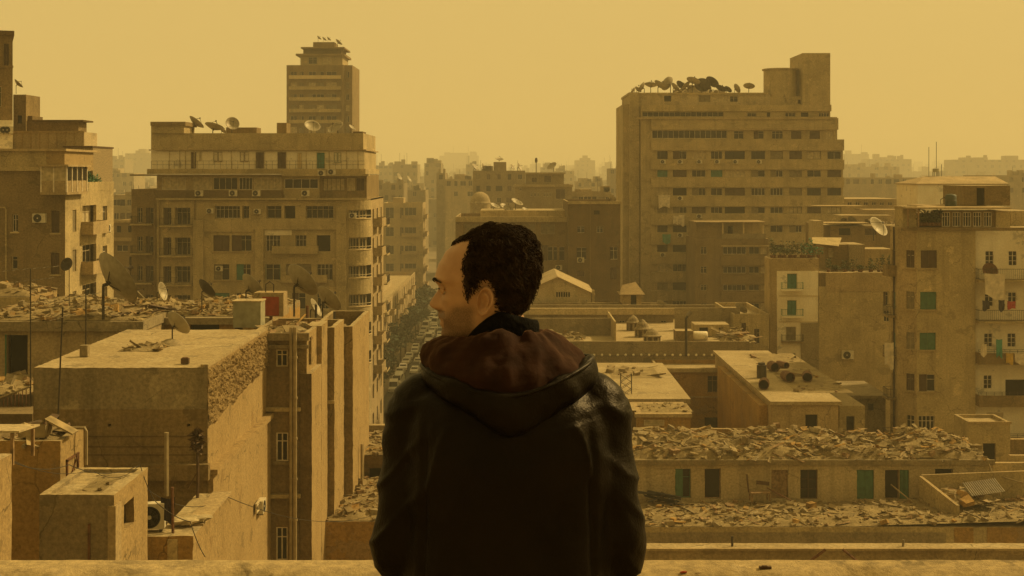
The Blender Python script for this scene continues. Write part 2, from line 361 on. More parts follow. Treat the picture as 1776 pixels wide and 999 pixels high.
def balcony(parent, loc, w, dp, rz=0., solid='conc', rail=None, hgt=1., round_=False):
    """slab + solid front (or railing); loc = middle of its wall edge at floor level, projecting to local -y"""
    def f():
        mb = MB()
        if round_:
            poly = [(w / 2 * math.cos(t), -dp * math.sin(t) ** .7 if math.sin(t) > 0 else 0) for t in (math.pi * q / 14 for q in range(15))]
            poly = poly[::-1]
            mb.prism(poly, -.16, 0, solid)
            if not rail:
                for a, b in zip(poly, poly[1:]):
                    d = (Vector((b[0] - a[0], b[1] - a[1], 0))).normalized(); n = Vector((d.y, -d.x, 0)) * -.1
                    mb.poly([(*a, 0), (*b, 0), (*b, hgt), (*a, hgt)], solid); mb.poly([(b[0] + n.x, b[1] + n.y, 0), (a[0] + n.x, a[1] + n.y, 0), (a[0] + n.x, a[1] + n.y, hgt), (b[0] + n.x, b[1] + n.y, hgt)], solid)
                    mb.poly([(*a, hgt), (*b, hgt), (b[0] + n.x, b[1] + n.y, hgt), (a[0] + n.x, a[1] + n.y, hgt)], solid)
        else:
            mb.box(-w / 2, w / 2, -dp, 0, -.16, 0, solid)
            if not rail:
                mb.box(-w / 2, w / 2, -dp, -dp + .1, .003, hgt, solid); mb.box(-w / 2, -w / 2 + .1, -dp + .1, 0, .003, hgt, solid); mb.box(w / 2 - .1, w / 2, -dp + .1, 0, .003, hgt, solid)
        return mb.mesh('balcony')
    b = link('balcony', cached(('b', round(w, 2), round(dp, 2), solid, rail, hgt, round_), f), parent, loc, (0, 0, rz))
    if rail:
        def g():
            mb = MB(); path = [(-w / 2, 0), (-w / 2, -dp + .04), (w / 2, -dp + .04), (w / 2, 0)]
            if round_: path = [(w / 2 * math.cos(t), -dp * .97 * math.sin(t) ** .7 if math.sin(t) > 0 else 0) for t in (math.pi * q / 14 for q in range(15))]
            for a, c in zip(path, path[1:]):
                for z in (.1, hgt): mb.tube([(*a, z), (*c, z)], .025, rail, 4)
                L_ = math.hypot(c[0] - a[0], c[1] - a[1]); n = max(1, int(L_ / .16))
                for i in range(n): x = a[0] + (c[0] - a[0]) * i / n; y = a[1] + (c[1] - a[1]) * i / n; mb.tube([(x, y, .1), (x, y, hgt)], .012, rail, 3, False)
            return mb.mesh('railing')
        link('railing', cached(('br', round(w, 2), round(dp, 2), rail, hgt, round_), g), b)
    return b

# ---------------------------------------------------------------- satellite dishes
def dish(px, py, Y, dia, label, axis=(.62, .35, .7), mat='dish', group='satellite dishes on the rooftops', base=None, simple=False, mast='dkmetal', arm=True):
    """px,py: middle of the reflector; base: height in px of the foot of the mast"""
    c = P(px, py, Y); ax = Vector(axis).normalized(); r = dia / 2
    foot = Vector((c.x, Y, Z(base, Y) if base else c.z - dia * .9)) - Vector((ax.x, ax.y, 0)) * r * .45
    root = empty('satellite_dish', foot, 0, label, 'satellite dish', group)
    q = ax.to_track_quat('Z', 'Y').to_matrix().to_4x4(); T = Matrix.Translation(c - foot) @ q
    mb = MB(); n = 16 if simple else 32; pr = [(r * k / 6 if k else .001, .30 * dia * (k / 6) ** 2 * .6) for k in range(7)]
    mb.lathe(pr + [(r + .03 * dia, pr[-1][1] + .005)] + [(a, z - .03) for a, z in reversed(pr)], mat, n, Matrix.Translation(T.translation - T.to_3x3() @ Vector((0, 0, .06 * dia))) @ q)
    mb.build('reflector', root, smooth=True)
    mb = MB(); hub = T @ Vector((0, 0, -.13 * dia)); tp = Vector((hub.x * .0, hub.y * .0, hub.z - .02 * dia))
    mb.tube([(0, 0, 0), tp], .028 * max(dia, .9), mast, 6); mb.tube([tp, hub, T @ Vector((0, 0, -.06 * dia))], .035 * max(dia, .8), mast, 6)
    for a in (0, 2.1, 4.2): mb.tube([hub, T @ Vector((r * .5 * math.cos(a), r * .5 * math.sin(a), -.02 * dia))], .012 * dia, mast, 4)
    mb.build('mast', root)
    if arm:
        mb = MB(); fp = T @ Vector((0, 0, .42 * dia))
        for a in ((.5, 2.6, 4.7) if not simple else (.5,)):
            mb.tube([T @ Vector((r * .93 * math.cos(a), r * .93 * math.sin(a), .1 * dia)), fp], .012 * dia, mast, 4)
        a = mb.build('feed_arm', root); mb = MB(); dv = (T.to_3x3() @ Vector((0, 0, 1))); mb.tube([fp - dv * .05 * dia, fp + dv * .03 * dia], .04 * dia, 'dkmetal', 8); mb.build('feed_horn', a)
    return root

# ---------------------------------------------------------------- rubble and plants
def rubble(name, label, cat, x0, x1, y0, y1, zf, n, smin, smax, seed, plankiness=.4, bumpy=.5, mats=('debris', 'debrisdk', 'plank', 'conc', 'debris', 'wood', 'grey', 'ochre', 'dirt'), loc=None, step=.3, lift=0.):
    rr = random.Random(seed); mb = MB(); ox, oy = (x0 + x1) / 2, y0; oz = zf(ox, oy)
    def H(x, y):
        e = min(1, min(x - x0, x1 - x, y - y0 + .05, y1 - y) / .8); e = max(e, 0)
        return zf(x, y) + e * bumpy * (max(0, noise.fractal(Vector((x * .35, y * .5, seed)), .9, 2., 5) * .8 + .55)) + .012
    nx, ny = max(2, int((x1 - x0) / step)), max(2, int((y1 - y0) / step)); i0 = len(mb.v)
    for j in range(ny + 1):
        for i in range(nx + 1):
            x = x0 + (x1 - x0) * i / nx; y = y0 + (y1 - y0) * j / ny; mb.v.append((x - ox, y - oy, H(x, y) - oz))
    k1 = k2 = mb.mi('dirt')
    for j in range(ny):
        for i in range(nx):
            a = i0 + j * (nx + 1) + i; mb.f.append((a, a + 1, a + nx + 2, a + nx + 1)); mb.m.append(k1 if rr.random() < .6 else k2)
    for _ in range(n):
        x, y = rr.uniform(x0, x1), rr.uniform(y0, y1); s = smin * .7 + (smax * 1.15 - smin * .7) * rr.random() ** 3.4
        T = Matrix.Translation((x - ox, y - oy, H(x, y) - oz + s * .12 + rr.random() * lift)) @ Matrix.Rotation(rr.uniform(0, 6.3), 4, 'Z') @ Matrix.Rotation(rr.gauss(0, .2), 4, 'Y') @ Matrix.Rotation(rr.gauss(0, .24), 4, 'X')
        if rr.random() < plankiness: a, b, c = s * rr.uniform(1.0, 2.5), s * rr.uniform(.1, .4), s * rr.uniform(.04, .12)
        else: a, b, c = s * rr.uniform(.5, 1), s * rr.uniform(.4, .9), s * rr.uniform(.15, .6)
        mt = rr.choice(mats); i = len(mb.v)
        mb.box(-a / 2, a / 2, -b / 2, b / 2, -c / 2, c / 2, mt, T=T)
        for q in range(i, i + 8):
            v = mb.v[q]; mb.v[q] = tuple(v[t] + rr.uniform(-.1, .1) * s for t in range(3))
    o = mb.build(name, None, (ox, oy, oz)); return tag(o, label, cat, kind='stuff')
def leaves(mb, c, rad, n, size, mat, rr, flat=1.):
    for _ in range(n):
        while True:
            p = Vector((rr.uniform(-1, 1), rr.uniform(-1, 1), rr.uniform(-1, 1)))
            if p.length < 1 and p.length > rr.random() * .8: break
        p = Vector((p.x * rad, p.y * rad, p.z * rad * flat)) + Vector(c); s = size * rr.uniform(.5, 1.3)
        a = Vector((rr.gauss(0, 1), rr.gauss(0, 1), rr.gauss(0, .6))).normalized(); b = a.cross(Vector((rr.gauss(0, 1), rr.gauss(0, 1), rr.gauss(0, 1)))).normalized()
        mb.poly([p - a * s, p - b * s * .45, p + a * s, p + b * s * .45], mat)
def tree(x, y, z, h, rad, label, seed, group='trees along the street', mat='leafdk', n=500, size=.4):
    rr = random.Random(seed); root = empty('street_tree', (x, y, z), 0, label, 'tree', group); mb = MB()
    mb.tube([(0, 0, 0), (rr.gauss(0, .1), rr.gauss(0, .1), h * .35), (rr.gauss(0, .3), rr.gauss(0, .3), h * .6)], [.22, .17, .1], 'trunk', 7)
    lobes = [(rr.gauss(0, rad * .5), rr.gauss(0, rad * .5), h * rr.uniform(.5, .88)) for _ in range(7)]
    for l in lobes: mb.tube([(0, 0, h * .33), (l[0] * .5, l[1] * .5, (l[2] + h * .35) / 2), l], [.1, .07, .03], 'trunk', 5)
    mb.build('trunk', root); mb = MB()
    for l in lobes: leaves(mb, l, rad * rr.uniform(.4, .75), n // 7, size, mat, rr, .75)
    mb.build('crown', root); return root
# ================================================================ camera, light, air
cam = bpy.data.cameras.new('camera'); co = bpy.data.objects.new('camera', cam); col.objects.link(co); sc.camera = co
co.location = (0, 0, HC); co.rotation_euler = (R(90), 0, 0); cam.sensor_width = 36; cam.lens = 36 * F / 1776
cam.shift_y = -(499.5 - HY) / 1776; cam.clip_start = .05; cam.clip_end = 20000
SUN_EL, SUN_AZ = 40., 66.          # azimuth from +Y towards +X
w = bpy.data.worlds.new('World'); sc.world = w; w.use_nodes = True; nt = w.node_tree; nt.nodes.clear()
out = nt.nodes.new('ShaderNodeOutputWorld'); bg = nt.nodes.new('ShaderNodeBackground'); sky = nt.nodes.new('ShaderNodeTexSky')
sky.sky_type = 'NISHITA'; sky.sun_disc = False; sky.sun_elevation = R(SUN_EL); sky.sun_rotation = R(SUN_AZ); sky.dust_density = 9; sky.air_density = 1.; sky.ozone_density = .3
# dust storm: the blue of the clear sky is swallowed by a flat ochre veil
tint = nt.nodes.new('ShaderNodeMix'); tint.data_type = 'RGBA'; tint.blend_type = 'MULTIPLY'; tint.inputs['Factor'].default_value = 1
bw = nt.nodes.new('ShaderNodeRGBToBW'); nt.links.new(sky.outputs[0], bw.inputs[0]); nt.links.new(bw.outputs[0], tint.inputs[6]); tint.inputs[7].default_value = (1., .66, .185, 1)
veil = nt.nodes.new('ShaderNodeMix'); veil.data_type = 'RGBA'; veil.inputs['Factor'].default_value = .75
# added gradient: veil bright ahead, dimmed overhead and behind to darken camera-facing sides
wc = nt.nodes.new('ShaderNodeTexCoord'); dt = nt.nodes.new('ShaderNodeVectorMath'); dt.operation = 'DOT_PRODUCT'; dt.inputs[1].default_value = (.17, .985, 0.); nt.links.new(wc.outputs['Generated'], dt.inputs[0])
mr = nt.nodes.new('ShaderNodeMapRange'); mr.interpolation_type = 'SMOOTHSTEP'; mr.inputs['From Min'].default_value = -.5; mr.inputs['From Max'].default_value = .75; mr.inputs['To Min'].default_value = .58; mr.inputs['To Max'].default_value = 1.; nt.links.new(dt.outputs['Value'], mr.inputs[0])
vb = nt.nodes.new('ShaderNodeMix'); vb.data_type = 'RGBA'; nt.links.new(mr.outputs[0], vb.inputs['Factor']); vb.inputs[6].default_value = (0, 0, 0, 1); vb.inputs[7].default_value = (8.6, 5.95, 1.86, 1); nt.links.new(vb.outputs[2], veil.inputs[7])
nt.links.new(tint.outputs[2], veil.inputs[6]); nt.links.new(veil.outputs[2], bg.inputs[0]); nt.links.new(bg.outputs[0], out.inputs[0]); bg.inputs[1].default_value = .1
sl = bpy.data.lights.new('sun', 'SUN'); so = bpy.data.objects.new('sun', sl); col.objects.link(so); sl.energy = 4.; sl.angle = R(3.); sl.color = (1., .71, .29)
sd = Vector((math.cos(R(SUN_EL)) * math.sin(R(SUN_AZ)), math.cos(R(SUN_EL)) * math.cos(R(SUN_AZ)), math.sin(R(SUN_EL))))
so.rotation_euler = (-sd).to_track_quat('-Z', 'Y').to_euler(); so.location = (60, 20, 90)
sc.view_settings.view_transform = 'Standard'; sc.view_settings.look = 'None'; sc.view_settings.exposure = 0.; sc.view_settings.gamma = 1
sc.render.engine = 'CYCLES'; cy = sc.cycles; cy.max_bounces = 5; cy.diffuse_bounces = 3; cy.glossy_bounces = 2; cy.volume_bounces = 1; cy.transparent_max_bounces = 8
cy.use_denoising = True; cy.denoiser = 'OPENIMAGEDENOISE'; cy.denoising_prefilter = 'ACCURATE'; cy.caustics_reflective = False; cy.caustics_refractive = False
cy.use_adaptive_sampling = True; cy.adaptive_threshold = .015
mb = MB(); mb.box(-6100, 6100, -500, 7100, -1, 230, 'black')
hz = mb.build('haze'); m = bpy.data.materials.new('dusty_air'); m.use_nodes = True; hn = m.node_tree; hn.nodes.clear()
ho = hn.nodes.new('ShaderNodeOutputMaterial'); pv = hn.nodes.new('ShaderNodeVolumePrincipled'); pv.inputs['Density'].default_value = .00052
pv.inputs['Color'].default_value = (.97, .94, .76, 1); pv.inputs['Anisotropy'].default_value = 0.; hn.links.new(pv.outputs[0], ho.inputs['Volume'])
hz.data.materials.clear(); hz.data.materials.append(m); tag(hz, 'pale ochre dust haze hanging over the whole city', 'haze', kind='stuff')

# ================================================================ ground and street
mb = MB(); mb.poly([(-6000, -400, 0), (6000, -400, 0), (6000, 7000, 0), (-6000, 7000, 0)], 'ground'); tag(mb.build('ground'), 'dusty city ground between the houses', 'ground', kind='structure')
RX0, RX1 = -24., -10.
mb = MB(); mb.box(RX0, RX1, 120, 440, -.2, .004, 'asphalt')
for k in range(40):
    y = 122 + k * 8; mb.poly([(-17.1, y, .009), (-16.95, y, .009), (-16.95, y + 3, .009), (-17.1, y + 3, .009)], 'cream')
tag(mb.build('road'), 'asphalt street full of traffic in the canyon left of the man', 'road', kind='structure')
mb = MB(); mb.box(RX0 - 2.4, RX0, 120, 440, -.2, .14, 'pave'); mb.box(RX1, RX1 + 1.4, 120, 440, -.2, .14, 'pave'); tag(mb.build('pavement'), 'raised pavements along both sides of the street', 'pavement', kind='structure')

# ================================================================ cars
def car_protos():
    res = []
    for cm, nm, kind in (('carwhite', 'white', 0), ('cargrey', 'silver', 0), ('cardark', 'dark', 0), ('carwhite', 'white', 1)):
        root = empty('car', (0, 0, 0)); L_, W_, H_ = (4.2, 1.72, 1.42) if kind == 0 else (5., 1.95, 2.2)
        mb = MB(); a = W_ / 2
        prof = [(-L_ / 2, .3), (L_ / 2, .3), (L_ / 2, .72), (L_ * .47, .82), (L_ * .26, .92), (L_ * .1, H_), (-L_ * .26, H_), (-L_ * .4, .98), (-L_ * .48, .95), (-L_ / 2, .8)] if kind == 0 else [(-L_ / 2, .3), (L_ / 2, .3), (L_ / 2, .95), (L_ * .42, 1.25), (L_ * .33, H_), (-L_ * .47, H_), (-L_ / 2, 2.)]
        n = len(prof); i = len(mb.v); k = mb.mi(cm)
        ins = lambda z: a - (.18 if z > 1 else .02) * (1 if z > .6 else 0)
        mb.v += [(-ins(z), x, z) for x, z in prof] + [(ins(z), x, z) for x, z in prof]
        for q in range(n): mb.f.append((i + q, i + n + q, i + n + (q + 1) % n, i + (q + 1) % n)); mb.m.append(k)
        mb.f.append(tuple(i + q for q in range(n))); mb.m.append(k); mb.f.append(tuple(i + n + q for q in reversed(range(n)))); mb.m.append(k)
        mb.build('body', root)
        zt = H_ - .06; z0 = 1.0 if kind == 0 else 1.3
        mb = MB(); yf, yt = (L_ * .245, L_ * .115) if kind == 0 else (L_ * .42, L_ * .345)
        mb.poly([(-a * .8, yf + .01, z0), (-a * .74, yt + .01, zt), (a * .74, yt + .01, zt), (a * .8, yf + .01, z0)], 'glass'); mb.build('windscreen', root)
        mb = MB(); yr, yr2 = (-L_ * .395, -L_ * .275) if kind == 0 else (-L_ / 2 - .005, -L_ * .475)
        mb.poly([(-a * .78, yr - .02, z0 + .04), (a * .78, yr - .02, z0 + .04), (a * .72, yr2 - .02, zt), (-a * .72, yr2 - .02, zt)], 'glass'); mb.build('rear_window', root)
        for s in (-1, 1):
            mb = MB(); xs = s * (a - .165) if kind == 0 else s * (a - .175)
            mb.poly([(xs, L_ * .2 if kind == 0 else L_ * .3, z0 + .05), (xs, L_ * .1, zt), (xs, -L_ * .25, zt), (xs, -L_ * .36, z0 + .05)], 'glass'); mb.build('side_window', root)
            for y in (L_ * .31, -L_ * .3):
                mb = MB(); mb.lathe([(.01, -.11), (.3, -.11), (.32, -.06), (.32, .06), (.3, .11), (.01, .11)], 'tyre', 14, Matrix.Rotation(R(90), 4, 'Y')); mb.build('wheel', root, (s * (a - .1), y, .32))
            mb = MB(); mb.box(s * a * .75 - .14, s * a * .75 + .14, L_ / 2, L_ / 2 + .02, .55, .7, 'frame'); mb.build('headlight', root)
            mb = MB(); mb.box(s * a * .75 - .13, s * a * .75 + .13, -L_ / 2 - .02, -L_ / 2, .62, .76, 'red'); mb.build('tail_light', root)
        res.append((root, nm, kind))
    return res
PROT = car_protos(); used = [False] * 4; rc = random.Random(5)
for ln, xx in enumerate((-22.9, -20.7, -18.5, -16.3, -14., -11.6)):
    y = 262 + rc.uniform(0, 6)
    while y < 428:
        if not (xx < -15 and y < 285 and rc.random() < .5):
            k = rc.choice((0, 0, 0, 1, 1, 2, 3)); pr, nm, kd = PROT[k]
            if used[k]:
                r = pr.copy(); col.objects.link(r)
                for ch in pr.children:
                    c = ch.copy(); col.objects.link(c); c.parent = r
            else: r = pr; used[k] = True
            r.location = (xx + rc.uniform(-.42, .42), y, .006); r.rotation_euler = (0, 0, (math.pi if ln < 3 else 0) + rc.gauss(0, .07))
            parked = ln in (0, 5); what = 'van' if kd else 'car'
            if parked: side = 'by the kerb under the street trees' if ln == 0 else 'by the kerb on the shaded side of the street'
            else: side = 'queuing in the packed lanes of the street'
            tag(r, f'small {nm} {what} {side} far below', what, 'cars in the street canyon')
        y += rc.uniform(5.3, 10.5)
for k in range(4):
    if not used[k]:
        for ch in list(PROT[k][0].children): bpy.data.objects.remove(ch)
        bpy.data.objects.remove(PROT[k][0])
for i in range(17):
    y = 226 + i * 11.5 + rc.uniform(-2, 2)
    tree(-24.9 + rc.uniform(-.5, .6), y, .14, rc.uniform(7.5, 10.5), rc.uniform(2.3, 3.2), 'dark dusty street tree on the left pavement below the balconied row' if y < 330 else 'small dark street tree at the hazy far end of the left pavement', 100 + i, n=420, size=.5)
for i in range(6):
    y = 385 + i * 11; tree(-9.5 + rc.uniform(-.4, .4), y, .14, rc.uniform(7, 10), 2.6, 'dark street tree on the shaded right pavement at the far end', 200 + i, n=300, size=.5)

# ================================================================ distant city
def FY(Y): return Y if Y <= 370 else 370 + (Y - 370) * 3.2
def far_block(px0, px1, pyt, Y, dep, mat, label, rows=0, cols=0, seed=0, roof=(), grp='hazy buildings on the skyline', name='apartment_building', ww=1.2, wh=1.5, step=3.2, kinds=('pane', 'shut', 'void')):
    if Y > 370: k_ = FY(Y) / Y; Y *= k_; ww *= k_; wh *= k_; step *= k_; dep *= k_
    rr = random.Random(seed); b = Bd(name, label, 'building', px0, Y, 0, 0, grp); x1 = b.lx(px1); h = b.lz(pyt); holes = []
    if rows:
        for r in range(rows):
            z = h - 2.6 - r * step
            for c in range(cols):
                if rr.random() < .12: continue
                u = x1 * (c + .5) / cols; k = rr.choice(kinds); w_ = ww * rr.choice((.8, 1, 1, 1.5))
                holes.append((u - w_ / 2, z, u + w_ / 2, z + wh, k, dict(nh=0, sh=rr.choice(('shbrown', 'shgrey', 'shbrown')), mat='frame')))
    b.blockm(0, x1, h, 0, dep, mat, holes=holes, dep=.3, par=.7)
    for (a0, a1, pt, *mm) in roof:
        b.block(a0, a1, pt, dep * .3, dep * .8, mm[0] if mm else mat, zb=h - .71)
    kk = Y / 400 if Y > 400 else 1.
    for _ in range(rr.randint(2, 6)):
        u = rr.uniform(.05, .9) * x1; w_ = rr.uniform(.5, 2.2) * kk; hh = rr.uniform(.7, 2.2) * kk; b.w.box(u, min(u + w_, x1 - .1), dep * .2, dep * .2 + w_, h - .71, h + hh * .7, rr.choice((mat, 'far', 'far2')))
    for _ in range(rr.randint(0, 3)):
        u = rr.uniform(.05, .95) * x1; b.w.tube([(u, dep * .4, h - .71), (u, dep * .4, h + rr.uniform(1.2, 3.5) * kk)], .05 * kk, 'dkmetal', 3, False)
    b.done(); return b
sk = [
 (165, 216, 276, 720, 'far', 'pale blocky building at the skyline left of the curved apartment block', 4, 5, ((170, 190, 270),)),
 (217, 262, 266, 860, 'far', 'faint flat building on the skyline touching the curved apartment block', 3, 4, ((235, 255, 261),)),
 (188, 232, 300, 520, 'far2', 'mid grey hazy block just left of the curved apartment block', 6, 4, ((190, 205, 292),)),
 (196, 240, 338, 330, 'far2', 'pale balconied house in the gap beside the curved apartment block', 7, 4, ()),
 (640, 681, 287, 640, 'far', 'wide hazy block right of the curved apartment block', 4, 5, ()),
 (681, 724, 285, 560, 'far', 'taller hazy slab behind the street canyon, water box on top', 6, 4, ((684, 694, 280),)),
 (640, 700, 318, 430, 'far', 'low hazy house with dishes right of the curved apartment block', 3, 5, ()),
 (700, 738, 330, 440, 'far', 'narrow brown house above the street end', 4, 3, ()),
 (736, 765, 283, 540, 'far', 'narrow square tower above the street end', 8, 3, ((742, 760, 280),)),
 (762, 830, 270, 1300, 'far', 'faintest wide building dissolving in the haze above the street', 0, 0, ((775, 812, 265),)),
 (757, 772, 300, 430, 'far', 'narrow stair tower with one window left of the pale flat house', 2, 1, ()),
 (772, 822, 311, 425, 'far2', 'pale flat house with two rows of small dark windows', 2, 4, ((788, 806, 302),)),
 (808, 826, 285, 620, 'far', 'thin hazy block behind the pale flat house', 3, 2, ()),
 (820, 911, 296, 380, 'far', 'long flat brown house carrying dishes and a water tower box', 3, 5, ((856, 878, 281),)),
 (938, 962, 290, 700, 'far', 'hazy house behind the ornate villa', 3, 3, ()),
 (962, 996, 296, 610, 'far2', 'hazy low block between the ornate villa and the lone faint tower', 3, 3, ((970, 980, 290),)),
 (998, 1032, 278, 950, 'far', 'lone faint tower with stepped top left of the big slab block', 7, 4, ((1006, 1024, 274),)),
 (1046, 1062, 288, 1000, 'far', 'small faint block next to the big slab block', 3, 2, ()),
 (1000, 1046, 315, 480, 'far2', 'low pale house with a lit roof edge left of the big slab block', 2, 4, ((1004, 1020, 309),)),
 (1058, 1092, 292, 460, 'far', 'hazy house touching the left edge of the big slab block', 5, 4, ()),
 (990, 1060, 333, 330, 'far2', 'low sunlit roof house before the faint tower', 2, 6, ((1006, 1026, 328),)),
 (1440, 1507, 267, 1000, 'far', 'wide faint block right of the big slab block', 5, 6, ()),
 (1505, 1581, 276, 850, 'far', 'long faint block with many small windows on the right skyline', 6, 8, ()),
 (1450, 1560, 289, 620, 'far2', 'long pale hazy house with a flat roof right of the slab block', 3, 7, ((1470, 1500, 285),)),
 (1450, 1590, 308, 430, 'far2', 'low flat hazy house right of the slab block', 1, 10, ()),
 (1653, 1790, 277, 760, 'far', 'broad stepped block on the far right skyline', 7, 11, ((1670, 1684, 273), (1692, 1713, 273), (1745, 1766, 270))),
 (1700, 1830, 304, 420, 'far2', 'low hazy roof under the stepped block at far right', 2, 6, ()),
 (1581, 1660, 312, 700, 'far2', 'low hazy roof line between two skyline blocks on the right', 2, 6, ()),
]
for i, (a, b_, t, Y, mt, lab, rw, cl, rf) in enumerate(sk): far_block(a, b_, t, Y, 16, mt, lab, rw, cl, i + 50, rf)
rf_ = random.Random(11); bandn = 0
# filler rows: the carpet of low houses between the named ones and the horizon
for (Y, lo, hi, wd) in ((520, 322, 340, 60), (700, 304, 322, 52), (900, 295, 310, 44), (1200, 289, 302, 36), (1700, 287, 298, 30)):
    px = -60 + rf_.uniform(0, 20); k = 0
    while px < 1840:
        wq = wd * rf_.uniform(.6, 1.4); skip = (690 < px < 770 and Y < 600)
        if not skip:
            dist = {520: 'nearer', 700: 'middle', 900: 'distant', 1200: 'far', 1700: 'farthest'}[Y]
            b = far_block(px, px + wq * .94, rf_.uniform(lo, hi), Y + rf_.uniform(-30, 30), 22, rf_.choice(('far', 'far', 'far2', 'far3')), f'low dusty house in the {dist} hazy row of rooftops below the skyline',
                      2 if Y < 800 else 0, 4, int(px * 7 + Y), ((px + wq * .2, px + wq * .45, rf_.uniform(lo, hi) - 5),) if rf_.random() < .5 else (), grp=f'{dist} row of hazy houses', name='house')
        px += wq
for (ya, yb, hh_, nm) in ((236, 300, 19, 'nearer'), (302, 366, 17, 'middle'), (368, 440, 20, 'far')):  # mostly hidden row, added and sized to shade the street
    b = Bd('apartment_building', f'{nm} house of the hidden row, added to cast shade, on the right side of the street', 'building', 0, ya, x=-8.5, group='shaded row on the right side of the street')
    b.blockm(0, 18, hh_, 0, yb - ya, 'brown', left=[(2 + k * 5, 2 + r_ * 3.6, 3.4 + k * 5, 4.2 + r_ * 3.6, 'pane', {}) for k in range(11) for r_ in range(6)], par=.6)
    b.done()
# the balconied house at the end of the left side of the street, and the ones closing it
b = Bd('apartment_building', 'sunlit balconied house closing the left side of the street, pale box on its roof', 'building', 664, 410)
rows = [(358, 379), (392, 410), (424, 441), (455, 471), (486, 500), (515, 530)]; hs = []
for (t, bt) in rows:
    for c, (p0, p1) in enumerate(((669, 683), (694, 700), (702, 722))): hs.append((p0, t + 2, p1, bt, ('pane', 'half', 'pane')[c], dict(nv=3 if c == 2 else 2, nh=0)))
sd_ = [(2 + k * 4, 42 - (t - 300) * .171 - 3.4, 4 + k * 4, 42 - (t - 300) * .171 - .8, 'pane', {}) for (t, _) in rows for k in range(3)]
b.block(664, 733, 352, 0, 15, 'tan', holes=hs, side=sd_, par=.8, sidemat='sand'); b.block(682, 700, 343, 3, 10, 'sand', zb=b.lz(352) - .8)
for (t, bt) in rows:
    balcony(b.root, (b.lx(712), 0, b.lz(bt)), 5.2, 1.2, 0, 'sand'); balcony(b.root, (b.lx(733), 8, b.lz(bt)), 10, 1.1, R(90), 'sand')
b.done()
far_block(733, 759, 345, 500, 30, 'far3', 'tall shaded house front at the far end of the street', 10, 3, 3, (), 'houses at the end of the street', step=5)
b = far_block(758, 791, 350, 460, 14, 'cream', 'pale yellow house with stacked balconies beside the street end', 0, 0, 4, (), 'houses at the end of the street')
for t in (372, 393, 414, 436):
    for q in (764, 778): win(b.root, (0, 0, 0), (1, 0, 0), (b.lx(q), b.lz(t) + 0, b.lx(q + 6), b.lz(t - 12)), 'pane', d=.02)
    balcony(b.root, (b.lx(775), 0, b.lz(t)), 4.4, 1.2, 0, 'cream')
# the row along the left pavement
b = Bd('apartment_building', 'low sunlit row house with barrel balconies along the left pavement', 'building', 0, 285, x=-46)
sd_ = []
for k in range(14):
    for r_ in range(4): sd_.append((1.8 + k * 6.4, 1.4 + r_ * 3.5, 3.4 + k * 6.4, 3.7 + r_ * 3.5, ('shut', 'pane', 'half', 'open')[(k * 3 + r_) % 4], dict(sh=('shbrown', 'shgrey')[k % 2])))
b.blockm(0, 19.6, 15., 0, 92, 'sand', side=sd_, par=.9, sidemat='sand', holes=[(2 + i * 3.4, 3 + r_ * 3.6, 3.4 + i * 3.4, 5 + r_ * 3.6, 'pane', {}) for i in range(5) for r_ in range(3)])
for k in range(7):
    for r_ in range(1, 4): balcony(b.root, (19.6, 2.6 + k * 12.8, .9 + r_ * 3.5), 4.2, 1.1, R(90), 'sand', None, .9, k % 2 == 0)
b.blockm(4, 16, 1.6, 30, 60, 'pale', zb=14.1); b.done()
b = Bd('apartment_building', 'narrow sunlit house with long balconies between the curved block and the row house', 'building', 0, 206, x=-46)
sd_ = [(1.5 + k * 5, 1.5 + r_ * 3.6, 3 + k * 5, 4 + r_ * 3.6, ('pane', 'shut', 'half')[(k + r_) % 3], dict(sh='shgrey')) for k in range(12) for r_ in range(5)]
b.blockm(0, 20.4, 18.6, 0, 62, 'sand', side=sd_, par=.9)
for k in range(4):
    for r_ in range(1, 5): balcony(b.root, (20.4, 4.6 + k * 15, 1. + r_ * 3.6), 6, 1.2, R(90), 'tan')
b.done()
# ================================================================ far left: tall sliver and brown house
b = Bd('apartment_building', 'tall brown building cut by the left picture edge with rounded dark cornice', 'building', 22, 118, 0, R(21))
b.block(-80, 22, 62, 0, 14, 'brown', holes=[(7, 76, 16, 114, 'shut', dict(sh='shbrown')), (-2, 150, 4, 186, 'pane', {}), (7, 222, 17, 236, 'pane', {})], side=[(3, 52 + k * 3, 4.4, 53.6 + k * 3, 'shut', {}) for k in (-3, -6, 0)])
b.band(b.lx(-80), b.lx(24.5), -.3, 14.3, b.lz(62), b.lz(54), 'dkbrown'); b.band(b.lx(-80), b.lx(23), -.12, -.003, b.lz(118), b.lz(114), 'brown', 'string_course')
mb = MB(); mb.box(b.lx(-80), b.lx(22), -.5, -.005, b.lz(258), b.lz(209), 'white'); b.part('white_extension', mb)
ac_unit(b.root, (b.lx(8), -.51, b.lz(232))); ac_unit(b.root, (b.lx(14), -.51, b.lz(232)))
b.done()
b = Bd('apartment_building', 'brown flat-roofed house at left with glazed corner balcony and peeling sunlit side', 'building', -90, 110)
D = lambda px: -35.52 * F / (px - CX) - 110      # depth on the right face
def sidehole(p0, p1, t, bt, k, kw):
    y0, y1 = D(p0), D(p1); Ym = 110 + (y0 + y1) / 2; return (y0, Z(bt, Ym), y1, Z(t, Ym), k, kw)
sd_ = []
for (t, bt) in ((364, 402), (433, 471), (505, 540), (577, 612), (649, 684)):
    sd_ += [sidehole(126, 132.5, t, bt, 'shut', dict(sh='shgrey')), sidehole(178, 186, t - 7, bt - 10, 'pane', dict(mat='wframe'))]
for (t, bt) in ((356, 395), (424, 462), (492, 530), (560, 600)): sd_.append(sidehole(143, 167, t, bt, 'pane' if t != 356 else 'curt', dict(nv=3, d=.6)))
